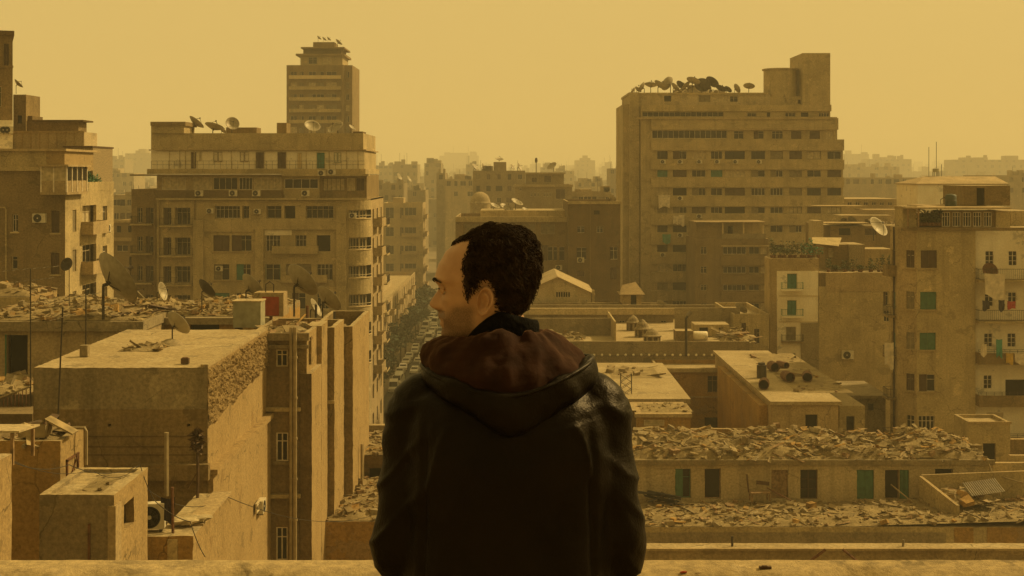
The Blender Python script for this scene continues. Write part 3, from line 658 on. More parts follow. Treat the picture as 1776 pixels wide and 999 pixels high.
x0, x1, h = b.block(-90, 113, 333, 0, 13.4, 'brown', holes=[(21, 372, 31, 402, 'pane', dict(mat='wframe', sill='cream')), (20, 444, 30, 467, 'pane', dict(nv=1)), (89, 365, 103, 404, 'shut', dict(sill='tan')), (88, 438, 103, 476, 'shut', dict(sill='tan')), (87, 510, 102, 540, 'shut', {}), (-40, 370, -28, 402, 'pane', {}), (-40, 440, -28, 472, 'pane', {})], side=sd_, sidemat='tan', par=.2)
b.block(-90, 79, 291, -.004, 13.4, 'brown', zb=h); b.band(x1 - .25, x1 + .02, 4.3, 13.4, h + .002, h + .75, 'tan', 'side_parapet'); h = b.lz(291)
b.band(x0, b.lx(79) + .25, -.3, 13.7, h - .25, h + .06, 'tan')
b.block(-90, 80, 262, .4, 9, 'tan', zb=h - .2); b.block(80.2, 112, 261, .42, 8, 'litwall', zb=h - .2); b.band(b.lx(-90), b.lx(114), .05, 9.3, b.lz(262), b.lz(258), 'sand', 'coping')
mb = MB()                                                  # glazed corner balcony
xa, xb = b.lx(78), b.lx(113) + .5; za, zb_ = b.lz(333), b.lz(289)
mb.box(xa, xb, -1.15, 4.2, za - .2, za, 'sand'); mb.box(xa - .2, xb + .2, -1.4, 4.5, zb_, zb_ + .16, 'sand')
for (px_, py_) in ((xa, -1.1), (xa + 1, -1.1), (xb - .1, -1.1), (xb - .1, .2), (xb - .1, 1.5), (xb - .1, 2.8), (xb - .1, 4.1)): mb.box(px_, px_ + .1, py_, py_ + .1, za, zb_, 'wframe')
mb.box(xa, xb - .01, -1.08, -1.05, za, za + .9, 'sand'); mb.box(xb - .08, xb - .05, -1.02, 4.1, za, za + .9, 'sand')
cb = b.part('corner_balcony', mb)
mb = MB(); mb.poly([(xa, -1.04, za + .9), (xb - .1, -1.04, za + .9), (xb - .1, -1.04, zb_), (xa, -1.04, zb_)], 'curtain'); mb.poly([(xb - .09, -1.04, za + .9), (xb - .09, 4.1, za + .9), (xb - .09, 4.1, zb_), (xb - .09, -1.04, zb_)], 'glass'); mb.build('glazing', cb)
for t in (402, 470, 538): balcony(b.root, (x1, 6.3, Z(t, 116)), 4.4, 1., R(90), 'sand', None, .9)
for t in (402,): ac_unit(b.root, (x1 + .1, 10.6, Z(t, 121)), R(90), 1.1)
ac_unit(b.root, (b.lx(70), -.05, b.lz(386)), 0, 1.2)
mb = MB(); mb.tube([(b.lx(-6), -.08, b.lz(360)), (b.lx(9), -.08, b.lz(360)), (b.lx(11), -.08, b.lz(364)), (b.lx(11), -.08, 0)], .07, 'tan', 6); b.part('drain_pipe', mb)
b.done()
# things standing on / behind it
b = Bd('rooftop_shed', 'pale panelled rooftop screen with a shed behind the brown left house', 'shed', 22, 128, 38.); zt = 0
b.block(22, 146, 229, 0, 4, 'pale'); b.block(46, 136, 210, 1.5, 4, 'brown', zb=b.lz(229) - .02)
mb = MB()
for q in range(9): x = b.lx(24 + q * 15); mb.box(x - .05, x + .05, -.06, -.003, 0, b.lz(227), 'sand')
mb.box(b.lx(22), b.lx(147), -.1, -.065, b.lz(231), b.lz(227), 'sand'); b.part('battens', mb); b.band(b.lx(44), b.lx(138), 1.2, 4.2, b.lz(210), b.lz(207), 'dkbrown', 'roof'); b.done()
b = Bd('rooftop_shed', 'dark reed-covered rooftop hut right of the pale screen', 'shed', 112, 121, 40.); b.block(112, 161, 256, 0, 6, 'reed', top='roofdk'); b.band(b.lx(110), b.lx(162), -.2, 6.2, b.lz(256), b.lz(253), 'dkwood', 'roof'); b.done()
b = Bd('stair_tower', 'small brown stair tower under a dish beside the left edge building', 'stair tower', 23, 134, 38.); b.block(23, 45, 164, 0, 4, 'brown', holes=[(30, 200, 38, 214, 'void')]); b.block(45.3, 56, 201, .5, 3.5, 'dkbrown'); b.done()
dish(31, 146, 132, 1.0, 'small dish on the stair tower beside the left picture edge', base=163)
dish(46, 183, 136, .8, 'tiny dish hanging off the side of the small stair tower', base=190, axis=(.9, -.1, .4))
mb = MB(); rr = random.Random(3)
leaves(mb, (0, 0, .95), 1.35, 420, .16, 'tarp', rr, .6); leaves(mb, (.1, 2.4, .8), 1.1, 260, .16, 'tarp', rr, .6); o = mb.build('shrub', None, Vector((-36.75, 117.6, Z(333, 110) + .02))); tag(o, 'green terrace shrub behind the parapet of the brown left house', 'shrub')
b = Bd('apartment_building', 'low arched house in the gap below the hazy balconied house', 'building', 196, 215); b.block(196, 246, 383, 0, 14, 'brown', holes=[(202, 392, 210, 403, 'void'), (222, 392, 230, 403, 'void'), (202, 425, 222, 436, 'pane', dict(nh=0)), (224, 445, 234, 470, 'void')], par=.6)
b.band(0, b.lx(246), -.25, -.003, b.lz(418), b.lz(412), 'sand'); b.band(0, b.lx(246), -.2, -.003, b.lz(386), b.lz(382), 'sand'); b.done()

# ================================================================ the curved apartment block
b = Bd('apartment_building', 'large brown apartment block with rounded corner, cream top terrace and dishes on the roof', 'building', 232, 165); Y0 = 165
def row(py0, py1, L_): return [(p0, py0, p1, py1, k, kw) for (p0, p1, k, kw) in L_]
hs = []
hs += row(357, 379, [(372, 416, 'pane', dict(nv=6, mat='wframe', d=.9)), (420, 432, 'pane', dict(nv=2, d=.9)), (462, 488, 'pane', dict(nv=2, d=.9)), (493, 512, 'void', dict(d=.9)), (530, 578, 'pane', dict(nv=5, d=.9))])
hs += row(408, 436, [(370, 398, 'shut', dict(sh='shbrown', sill='sand', d=.5)), (402, 436, 'half', dict(sh='shbrown', nv=3, d=.5, sill='sand')), (461, 486, 'pane', dict(nv=4, mat='wframe', d=.3)), (512, 531, 'pane', dict(nv=3, mat='wframe', d=.6)), (549, 573, 'void', dict(d=.8))])
hs += row(458, 486, [(371, 398, 'half', dict(sill='sand', sh='shgrey')), (410, 435, 'half', dict(sill='sand', sh='shteal', nv=3)), (461, 486, 'open', dict(sh='shteal', nv=2)), (496, 540, 'shut', dict(sh='shgrey', d=.6)), (550, 577, 'open', dict(nv=4, mat='wframe', sh='shgrey'))])
hs += row(508, 536, [(371, 398, 'shut', dict(sh='shteal')), (410, 435, 'pane', dict(nv=3)), (461, 486, 'pane', dict(nv=3)), (506, 530, 'half', {}), (550, 577, 'pane', dict(nv=4))])
hs += row(560, 588, [(371, 398, 'pane', {}), (410, 435, 'shut', {}), (461, 486, 'pane', {}), (506, 530, 'half', {}), (550, 577, 'pane', {})])
bl = []
for (t, bt) in ((360, 390), (412, 443), (462, 491), (512, 540)): bl += [(283, t, 297, bt, 'half', dict(d=1.2)), (303, t, 330, bt, 'pane', dict(nv=3, d=1.2))]
sy = []
for r_, t in enumerate((362, 412, 462, 512, 562, 612, 662, 712)):
    for k in range(3): sy.append((1.8 + k * 5, Z(t + 26, 172), 3.6 + k * 5, Z(t, 172), ('pane', 'half', 'shut')[(r_ + k) % 3], dict(sh='shgrey')))
xa = b.lx(272); xr = b.lx(640); rad = 2.4; hm = b.lz(345)
b.w.face((b.lx(272), 0, 0), (1, 0, 0), xr - rad - xa, hm, [(b.lx(a) - xa, b.lz(d_), b.lx(c) - xa, b.lz(t)) for (a, t, c, d_, *k) in hs + bl], .25, 'tan')
for (a, t, c, d_, k, kw) in hs + bl:
    kw = dict(kw); dd = kw.setdefault('d', .25)
    win(b.root, (xa, 0, 0), (1, 0, 0), (b.lx(a) - xa, b.lz(d_), b.lx(c) - xa, b.lz(t)), k, **kw)
    if dd > .3:                                           # deeper loggia: continue the reveal
        x0, x1, z0, z1 = b.lx(a), b.lx(c), b.lz(d_), b.lz(t)
        b.w.poly([(x0, .25, z0), (x1, .25, z0), (x1, dd, z0), (x0, dd, z0)], 'sand'); b.w.poly([(x0, .25, z1), (x0, dd, z1), (x1, dd, z1), (x1, .25, z1)], 'cream')
        b.w.poly([(x0, .25, z0), (x0, dd, z0), (x0, dd, z1), (x0, .25, z1)], 'tan'); b.w.poly([(x1, .25, z0), (x1, .25, z1), (x1, dd, z1), (x1, dd, z0)], 'tan')
# rounded corner
N_ = 8; pts = [(xr - rad + rad * math.sin(R(90) * q / N_), rad - rad * math.cos(R(90) * q / N_)) for q in range(N_ + 1)]
tiers = [(345, 364, 1), (364, 379, 0), (379, 412, 1), (412, 433, 0), (433, 461, 1), (461, 482, 0), (482, 511, 1), (511, 532, 0), (532, 561, 1), (561, 582, 0), (582, 611, 1), (611, 632, 0), (632, 911, 1)]
cen = (xr - rad, rad)
for (t, bt, solid) in tiers:
    z0, z1 = b.lz(bt), b.lz(t); sc_ = 1.0 if solid else .78
    pp = [(cen[0] + (x - cen[0]) * sc_, cen[1] + (y - cen[1]) * sc_) for x, y in pts]
    for (p, q) in zip(pp, pp[1:]): b.w.poly([(*p, z0), (*q, z0), (*q, z1), (*p, z1)], 'tan' if solid else 'sand')
    if not solid:
        for zz, fl in ((z0, 1), (z1, 0)):
            for i in range(N_): b.w.poly([(*pp[i], zz), (*pp[i + 1], zz), (*pts[i + 1], zz), (*pts[i], zz)] if fl else [(*pts[i], zz), (*pts[i + 1], zz), (*pp[i + 1], zz), (*pp[i], zz)], 'sand')
        for ang, nv in ((18, 3), (52, 2)):
            a = R(ang); cx_, cy_ = cen[0] + rad * .80 * math.sin(a), cen[1] - rad * .80 * math.cos(a)
            win(b.root, (cx_ - .55 * math.cos(a), cy_ - .55 * math.sin(a), z0), (math.cos(a), math.sin(a), 0), (0, .05, 1.1, z1 - z0 - .05), 'pane', d=.06, nv=nv, nh=0)
        mb = MB(); pr = [(cen[0] + (x - cen[0]) * 1.01, cen[1] + (y - cen[1]) * 1.01) for x, y in pts]
        mb.tube([(*p, z0 + .35) for p in pr], .035, 'frame', 5); mb.tube([(*p, z0 - .04) for p in pr], .07, 'cream', 6); b.part('sill_rail', mb)
sx0 = xr
b.w.face((xr, rad, 0), (0, 1, 0), 16, hm, [(q[0], q[1], q[2], q[3]) for q in sy], .25, 'sand')
for q in sy: win(b.root, (xr, rad, 0), (0, 1, 0), q[:4], q[4], **q[5])
b.w.face((xr, 18.4, 0), (-1, 0, 0), xr - xa, hm, [], .2, 'tan'); b.w.face((xa, 18.4, 0), (0, -1, 0), 18.4, hm, [], .2, 'brown')
b.w.prism([(xa, 0)] + pts + [(xr, 18.4), (xa, 18.4)], hm - .2, hm, 'tan', 'roof')
for t in (390, 440, 490, 540, 590, 640):
    balcony(b.root, (xr, 7.5, Z(t, 173)), 5, 1.1, R(90), 'sand', None, .9); balcony(b.root, (xr, 14, Z(t, 179)), 4, 1.1, R(90), 'tan', 'dkmetal', 1.)
# stacked rounded balconies on the left, recessed wing beyond
for t in (391, 443, 493, 542): balcony(b.root, (b.lx(306), 0, b.lz(t)), 4.0, 1.25, 0, 'tan', 'dkmetal', .9, True)
lw = []
for t in (360, 410, 461, 511): lw += [(238, t, 247, t + 26, 'pane', {}), (253, t, 266, t + 28, 'half', dict(sh='shbrown'))]
b.block(228, 272, 328, 1.8, 15, 'brown', holes=lw, dep=.4); 
for t in (388, 439, 490, 540): balcony(b.root, (b.lx(248, 1.8), 1.8, b.lz(t, 1.8)), 2.6, 1., 0, 'tan', 'dkmetal', .9)
mb = MB()
for q in (268, 277, 338): mb.tube([(b.lx(q), -.12, b.lz(345)), (b.lx(q), -.12, 0)], .09, 'brown', 6)
b.part('drain_pipe', mb)
b.block(352, 440, 382, -.18, -.004, 'tan', zb=b.lz(402)); b.block(440, 598, 379, -.3, -.004, 'tan', zb=b.lz(398))     # shallow raised panels
b.block(335, 352, 382, -.45, -.004, 'tan'); b.block(442, 457, 398, -.45, -.004, 'tan'); b.block(583, 600, 358, -.45, -.004, 'tan'); b.block(459, 506, 399, -.05, -.004, 'white', zb=b.lz(408))
for q, t in ((513, 437), (529, 487)): balcony(b.root, (b.lx(q), 0, b.lz(t)), 5.4, .9, 0, 'tan', None, .75)
for (q, t) in ((365, 370), (447, 371), (381, 470), (612, 378)): ac_unit(b.root, (b.lx(q), -.1, b.lz(t)), 0, 1.)
# glazed eighth floor
z0 = b.lz(345); zt8 = b.lz(305)
b.block(272, 492, 305, .5, 16, 'sand', zb=z0, holes=row(308, 329, [(281, 322, 'curt', dict(nv=3, nh=0, mat='wframe')), (334, 368, 'curt', dict(nv=2, nh=0)), (370, 412, 'pane', dict(nv=4, nh=0)), (415, 438, 'pane', dict(nv=4, nh=0, mat='wframe')), (441, 488, 'curt', dict(nv=4, nh=0, mat='wframe'))]), dep=.12)
b.block(492, 554, 305, .3, 16, 'tan', zb=z0, holes=row(310, 327, [(493.5, 552, 'pane', dict(nv=4, nh=0, mat='wframe'))]), dep=.12)
b.block(554, 636, 303, .8, 16, 'brown', zb=z0, holes=row(309, 331, [(560, 598, 'curt', dict(nv=5, nh=0, mat='shbrown')), (602, 616, 'curt', dict(nv=3, nh=0)), (618, 632, 'shut', {})]), dep=.2)
b.band(b.lx(272), b.lx(491), -.35, -.02, b.lz(343), b.lz(330), 'dkbrown', 'fascia'); b.band(b.lx(228), b.lx(490), -.75, .9, zt8, zt8 + .18, 'dkbrown', 'canopy'); b.band(b.lx(489.6), b.lx(640), -.6, .9, zt8 - .02, zt8 + .22, 'tan', 'canopy')
b.band(b.lx(272), b.lx(637), -.5, -.01, b.lz(347), b.lz(343.4), 'tan')
for q in (347, 406, 446, 531): ac_unit(b.root, (b.lx(q), -.36, b.lz(340)), 0, 1.15)
# cream top terrace
b.w.box(b.lx(255), b.lx(634), .0, 17, zt8 + .22, b.lz(293), 'tan', 'roof'); zc = b.lz(293)
b.block(262, 632, 262, .9, 15, 'white', sidemat='tan', zb=zc, dep=.15)
for (p0, p1, t, bt, k, s_) in ((331, 341, 263, 292, 'door', 'shbrown'), (345.5, 350, 263, 279, 'shut', 'shbrown'), (370, 386, 263, 281, 'shut', 'shbrown'), (416, 432, 263, 281, 'shut', 'shbrown'), (443.5, 459, 263, 292, 'door', 'shbrown'), (481, 497, 263, 292, 'door', 'shbrown'), (549, 564, 264, 292, 'door', 'shteal'), (579, 592, 264, 283, 'shut', 'shteal'), (516, 524, 265, 292, 'door', 'cream')):
    win(b.root, (0, .9, 0), (1, 0, 0), (b.lx(p0, .9), max(zc, b.lz(bt, .9)), b.lx(p1, .9), b.lz(t, .9)), k, sh=s_, d=-.02)
mb = MB()
for q in range(0, 37): x = b.lx(262 + q * 10); mb.tube([(x, .15, zc), (x, .15, zc + .95)], .02, 'dkmetal', 4)
for z in (.5, .95): mb.tube([(b.lx(262), .15, zc + z), (b.lx(632), .15, zc + z)], .025, 'dkmetal', 4)
b.part('railing', mb)
mb = MB(); zr = b.lz(261)
mb.box(b.lx(256), b.lx(634), .45, 16, zr, zr + .14, 'sand')
for q in (292, 310, 320, 335, 400, 530, 570, 600, 620): x = b.lx(q); mb.tube([(x, .55, zc), (x, .55, zr)], .06, 'tan', 5)
b.part('terrace_roof', mb)
b.block(262, 630, 231, .7, 15.5, 'tan', zb=zr + .14, par=.9); b.block(262, 319, 212, .45, 6, 'tan', zb=b.lz(231)); b.band(b.lx(260), b.lx(321), .2, 6.3, b.lz(218), b.lz(211), 'brown', 'roof_slab')
b.block(392, 445, 221, 6, 9, 'brown', zb=b.lz(231) - .9); b.block(480, 497, 213, 6, 9, 'brown', zb=b.lz(231) - .9); b.block(612, 629, 228, 8, 12, 'dkbrown', zb=b.lz(231) - .9)
for (q, t) in ((559, 305), (576, 303)): ac_unit(b.root, (b.lx(q), -.32, b.lz(t)), 0, 1.1)
b.done()
for i, (px, py, D_, lab, ax, bs) in enumerate(((297, 223, 1.5, 'small dark dish before the tank room on the curved block', (.6, -.5, .5), 232), (339, 213, 2.2, 'big tilted grey dish next to the tank room of the curved block', (.55, -.35, .75), 229), (371, 221, 2.4, 'wide flat-lying dish on the curved block, left of the round white one', (.2, -.3, .9), 230), (403, 214, 1.7, 'round upright dish near the middle of the curved block roof', (.35, -.85, .4), 230), (386, 226, 1.1, 'low small dish between two bigger ones on the curved block', (.5, -.4, .7), 232), (541, 219, 2.0, 'pale dish before the high tower, left of another pale dish', (.3, -.6, .7), 231), (583, 222, 2.1, 'pale dish at the right end of the curved block roof', (-.4, -.5, .75), 232), (610, 221, 1.0, 'tiny dish near the rounded roof end of the curved block', (.5, -.2, .6), 230))):
    dish(px, py + 1, 169 + (i % 3), D_ * .95, lab, (ax[0], abs(ax[1]) * (1 if px < 500 and i != 3 else -1), ax[2]), 'dish', base=bs + 4)
# ---- the high tower behind
b = Bd('tower_block', 'slim high tower block with terraced crown rising behind the curved apartment block', 'tower', 497, 340)
hs = []
for r_, t in enumerate((122, 141, 161, 180, 199, 218, 238)):
    for k, (p0, p1) in enumerate(((504, 515), (519, 527), (535, 548), (549, 562), (566, 584), (600, 606))):
        hs.append((p0, t + 2, p1, t + 13, ('pane', 'shut', 'half', 'curt')[(r_ * 3 + k * 2) % 4], dict(nh=0, sh='shgrey')))
b.block(497, 611, 113, 0, 16, 'brown', holes=hs, par=.6)
for r_, t in enumerate((136, 155, 174, 194, 213)):
    b.band(b.lx(502), b.lx(592), -.9, -.01, b.lz(t + 1), b.lz(t - 5), ('cream', 'brown', 'tan')[r_ % 3] if r_ in (2, 0) else 'tan', 'balcony')
b.band(b.lx(592.5), b.lx(597), -1., -.003, 0, b.lz(113), 'brown', 'pier'); b.block(521, 594, 96, 2, 14, 'tan', zb=b.lz(113) - .6, holes=[(535, 99, 550, 111, 'pane'), (560, 99, 575, 111, 'curt')]); b.band(b.lx(512), b.lx(597), .8, 15, b.lz(96), b.lz(92.5), 'brown', 'terrace_slab')
b.block(526, 592, 83, 3, 13, 'dkbrown', zb=b.lz(92.5)); b.band(b.lx(520), b.lx(596), 1.5, 14, b.lz(83), b.lz(80.5), 'brown', 'terrace_slab'); b.block(543, 580, 73, 4, 11, 'brown', zb=b.lz(80.5)); b.done()
for (px, py, t) in ((553, 66, 'leftmost dish'), (562, 68, 'second dish'), (570, 68, 'third dish'), (587, 74, 'upright rightmost dish')): dish(px, py, 346, 1.3 if t[0] != 'u' else 2., t + ' on the crown of the high tower', (.5, .2, .6), base=77 if px < 580 else 82, simple=True)
# ================================================================ brown block behind the man's head
b = Bd('apartment_building', 'wide shaded brown block behind the man with pilasters and tall windows', 'building', 790, 208)
hs = []
for p in (806, 838, 872, 905, 938): hs += [(p, 388, p + 24, 406, 'shut', dict(sh='shgrey')), (p + 3, 428, p + 21, 452, 'half', dict(sh='shgrey', mat='wframe')), (p + 4, 480, p + 20, 498, 'pane', {})]
hs += [(960, 428, 979, 452, 'open', dict(sh='shbrown', mat='wframe')), (940, 425, 950, 452, 'shut', {})]
b.block(790, 986, 376, 0, 18, 'brown', holes=[h for h in hs if h[2] < 984], par=.8); b.band(0, b.lx(986), -.4, -.003, b.lz(385), b.lz(376), 'tan'); 
for p in (800, 833, 866, 900, 933, 966): b.band(b.lx(p), b.lx(p + 4), -.2, -.004, 0, b.lz(385), 'brown', 'pilaster')
b.block(985, 1076, 350, -4, 16, 'dkbrown', holes=[(1001, 392, 1014, 404, 'open', dict(mat='wframe')), (1035, 392, 1046, 404, 'pane', dict(mat='wframe')), (1000, 429, 1017, 451, 'open', dict(mat='wframe', sh='shbrown')), (1058, 428, 1071, 450, 'open', dict(mat='wframe')), (1030, 365, 1040, 372, 'void'), (1058, 463, 1070, 485, 'shut', {}), (1000, 470, 1014, 480, 'shut', {})], par=.5)
b.band(b.lx(1023, -4), b.lx(1024.4, -4), -4.1, -4.004, 0, b.lz(352, -4), 'brown', 'pilaster'); b.band(b.lx(984, -4), b.lx(1078, -4), -4.2, -4.005, b.lz(354, -4), b.lz(349, -4), 'tan')
ac_unit(b.root, (b.lx(1007, -4), -4.1, b.lz(455, -4)), 0, 1.2); ac_unit(b.root, (b.lx(969), -.1, b.lz(468)), 0, 1.2)
b.block(833, 985, 365, 6, 17, 'tan', zb=b.lz(376) - .8); b.done()
b = Bd('dome', 'grey ribbed dome on a drum behind the man\'s head, among rooftops', 'dome', 833, 300, 30.); mb = MB(); zb0 = b.lz(352)
mb.lathe([(2.2, 0), (2.2, zb0)], 'far2', 28); mb.lathe([(2.3, zb0 - .1), (2.3, zb0 + .12), (2.15, zb0 + .13)] + [(2.15 * math.cos(R(a)), zb0 + .13 + 2.3 * math.sin(R(a))) for a in range(0, 91, 9)], 'far2', 28); b.part('dome_shell', mb, smooth=True)
mb = MB(); mb.tube([(0, 0, zb0 + 2.4), (0, 0, zb0 + 2.9)], [.08, .02], 'dkmetal', 6); b.part('finial', mb); b.w.box(-2.2, 2.2, -2, 2, -.01, zb0 * .6, 'far'); b.done()
for i, (px, py, D_, lab) in enumerate(((878, 362, 2.2, 'pale dish lying flat on a roof behind the man\'s head'), (896, 352, 1.9, 'second pale dish right of the dome behind the man\'s head'), (858, 358, 1.5, 'small pale dish just right of the grey dome'), (912, 365, 1.3, 'small pale dish near the sunlit roof edge behind the man'))): dish(px, py, 216 + i, D_, lab, (.4, -.3, .8), base=372)
# ornate house with an antenna mast
b = Bd('villa', 'ornate stepped brown villa with bracketed cornice and a mast on its roof', 'house', 893, 320)
b.block(893, 992, 320, 0, 14, 'far', holes=[(901, 325, 905, 331, 'pane'), (920, 334, 924, 341, 'pane'), (926, 334, 930, 341, 'pane'), (932, 334, 935, 341, 'pane'), (943, 334, 946, 341, 'pane'), (948, 334, 951, 341, 'pane'), (953, 334, 956, 341, 'pane'), (964, 328, 980, 345, 'shut')], par=.5)
b.block(912, 978, 300, 1, 12, 'far', zb=b.lz(320) - .5, holes=[(922, 308, 931, 316, 'shut'), (944, 305, 956, 316, 'shut')]); b.band(b.lx(890), b.lx(994), -.5, 0 - .003, b.lz(324), b.lz(320), 'far2'); b.band(b.lx(910), b.lx(981), .3, .99, b.lz(302), b.lz(299), 'far2'); b.done()
def pole(name, pts, r, mat, label, cat, group=None, n=6):
    pts = [Vector(p) for p in pts]; mb = MB(); mb.tube([p - pts[0] for p in pts], r, mat, n); o = mb.build(name, None, pts[0]); return tag(o, label, cat, group)
mast = empty('antenna_mast', P(930, 299, 323), 0, 'thin mast with an oval drum on top standing on the ornate villa', 'antenna mast'); mb = MB(); mb.tube([(0, 0, 0), (0, 0, 3.)], .1, 'dkmetal', 6); mb.build('pole', mast); mb = MB(); mb.lathe([(.01, 0), (.25, .1), (.33, .6), (.25, 1.1), (.01, 1.25)], 'dkmetal', 10); mb.build('drum', mast, (0, 0, 2.2))
for i, (px, py, D_, lab, ax) in enumerate(((824, 291, 2.6, 'leftmost of the dishes on the long flat brown house', (.5, -.2, .5)), (838, 290, 2.2, 'second dish on the long flat brown house', (.8, -.2, .4)), (888, 290, 1.8, 'small dish right of the water box on the long flat house', (.7, -.3, .5)), (900, 290, 2.4, 'rightmost dish on the long flat brown house', (.8, -.2, .4)), (866, 277, 2.4, 'dish topping the water box of the long flat house', (.1, -.2, .9)), (958, 289, 2.4, 'dark dish on the roof of the ornate villa', (-.4, -.4, .6)), (692, 309, 3., 'dark dish on a low hazy house right of the curved block', (.8, -.2, .4)), (709, 311, 2., 'small dark dish beside a bigger one on a hazy low house', (.6, -.2, .4)))): Yd = (388, 388, 388, 388, 388, 326, 432, 432)[i]; dish(px, py, FY(Yd), D_ * FY(Yd) / Yd, lab, ax, 'dish', simple=True, base=py + 9)

# ================================================================ the big slab block
b = Bd('slab_block', 'huge brown slab block with long window bands, dishes and stair tower on top', 'building', 1130, 235)
cols_ = [(1140, 1158), (1167, 1191), (1200, 1224), (1233, 1253), (1257, 1292), (1303, 1327), (1336, 1358), (1369, 1391), (1400, 1424), (1435, 1459)]
rows_ = [(262, 276), (295, 307), (326, 339), (359, 370), (391, 403), (425, 437), (458, 471), (490, 503), (522, 535)]; rs = random.Random(21); hs = []
for r_, (t, bt) in enumerate(rows_):
    for c, (p0, p1) in enumerate(cols_):
        k = rs.choice(('pane', 'pane', 'half', 'shut', 'curt', 'void')); kw = dict(nv=rs.choice((2, 3, 4)), nh=0, sh=rs.choice(('shbrown', 'shgrey')), mat=rs.choice(('frame', 'wframe', 'shbrown')))
        if r_ == 1 and c in (0, 3): k = 'shut'; kw['sh'] = 'shteal'
        if r_ == 0 and c == 8: k = 'curt'
        hs.append((p0, t, p1, bt, k, kw))
b.block(1112, 1462, 247, 0, 22, 'tan', holes=hs, par=.0)
z1 = b.lz(247)
b.block(1112, 1452, 203, 0, 22, 'tan', zb=z1, holes=[(1131, 226, 1261, 240, 'pane', dict(nv=14, nh=0, mat='wframe')), (1273, 227, 1290, 241, 'pane'), (1307, 227, 1325, 241, 'half'), (1339, 227, 1358, 241, 'pane', dict(nv=3)), (1372, 227, 1390, 241, 'shut'), (1404, 227, 1422, 241, 'shut'), (1432, 228, 1446, 241, 'curt')])
z2 = b.lz(203); b.block(1112, 1440, 183, 0, 22, 'tan', zb=z2, holes=[(1114, 194, 1255, 202.5, 'pane', dict(nv=15, nh=0)), (1296, 195, 1312, 202.5, 'pane'), (1330, 195, 1336, 202.5, 'void'), (1362, 195, 1380, 202.5, 'pane', dict(nv=3)), (1389, 195, 1402, 202.5, 'void'), (1420, 195, 1438, 202.5, 'pane', dict(nv=4))])
for (t, bt, p1) in ((182, 193, 1441), (205, 225, 1453), (242, 261, 1463)) + tuple((rows_[i][1] + 1, rows_[i + 1][0] - 1, 1463) for i in range(8)):
    b.band(b.lx(1129 if t > 200 else 1112), b.lx(p1), -.45, -.004, b.lz(bt), b.lz(t), 'tan', 'spandrel')
b.band(b.lx(1104), b.lx(1448), -.7, -.003, b.lz(207), b.lz(203.5), 'sand', 'ledge') ; b.band(b.lx(1260), b.lx(1430), -.7, -.46, b.lz(225.6), b.lz(223.5), 'sand', 'ledge')
b.block(1092, 1109, 160, 1.5, 18, 'tan', sidemat='dkbrown'); b.block(1080, 1091.6, 181, 3, 18, 'tan'); b.block(1109.1, 1112, 200, 2.6, 18, 'dkbrown')
# top terrace
z3 = b.lz(183)
b.block(1096, 1336, 164, 2.4, 18, 'pale', zb=z3, holes=[(1103, 168, 1122, 175, 'curt', dict(nv=4, nh=0)), (1152, 166, 1164, 176, 'void'), (1212, 165, 1232, 177, 'shut', dict(sh='shgrey')), (1234, 165, 1262, 177, 'curt', dict(nv=2, nh=0)), (1266, 167, 1280, 177, 'pane')])
b.band(b.lx(1092), b.lx(1337), 2.2, 18.5, b.lz(164, 2), b.lz(160.5, 2), 'tan', 'terrace_roof')
b.block(1336, 1400, 167, 2.6, 18, 'tan', zb=z3, holes=[(1362, 171, 1372, 178, 'void'), (1384, 173, 1393, 180, 'void'), (1402 - 6, 173, 1399, 180, 'void')])
b.block(1392, 1440, 92, 1.2, 12, 'tan', zb=z3); mb = MB()
zt = b.lz(118); mb.lathe([(2.85, z3), (2.85, zt)], 'tan', 36, Matrix.Translation((b.lx(1363) , 5, 0))); mb.lathe([(2.7, zt - .06), (3.1, zt - .05), (3.1, zt + .2), (.01, zt + .35)], 'tan', 36, Matrix.Translation((b.lx(1363), 5, 0))); b.part('water_drum', mb)
for (r_, c, kk) in ((0, 0, 0), (0, 1, 0), (0, 2, 0), (0, 3, 0), (0, 4, 0), (0, 5, 0), (2, 1, 0), (4, 1, 0), (5, 0, 0), (5, 2, 0), (3, 2, 0), (4, 8, 0)):
    p0, p1 = cols_[c]; ac_unit(b.root, (b.lx((p0 + p1) / 2), -.47, b.lz(rows_[r_][1] + 8)), 0, 1.1)
b.done()
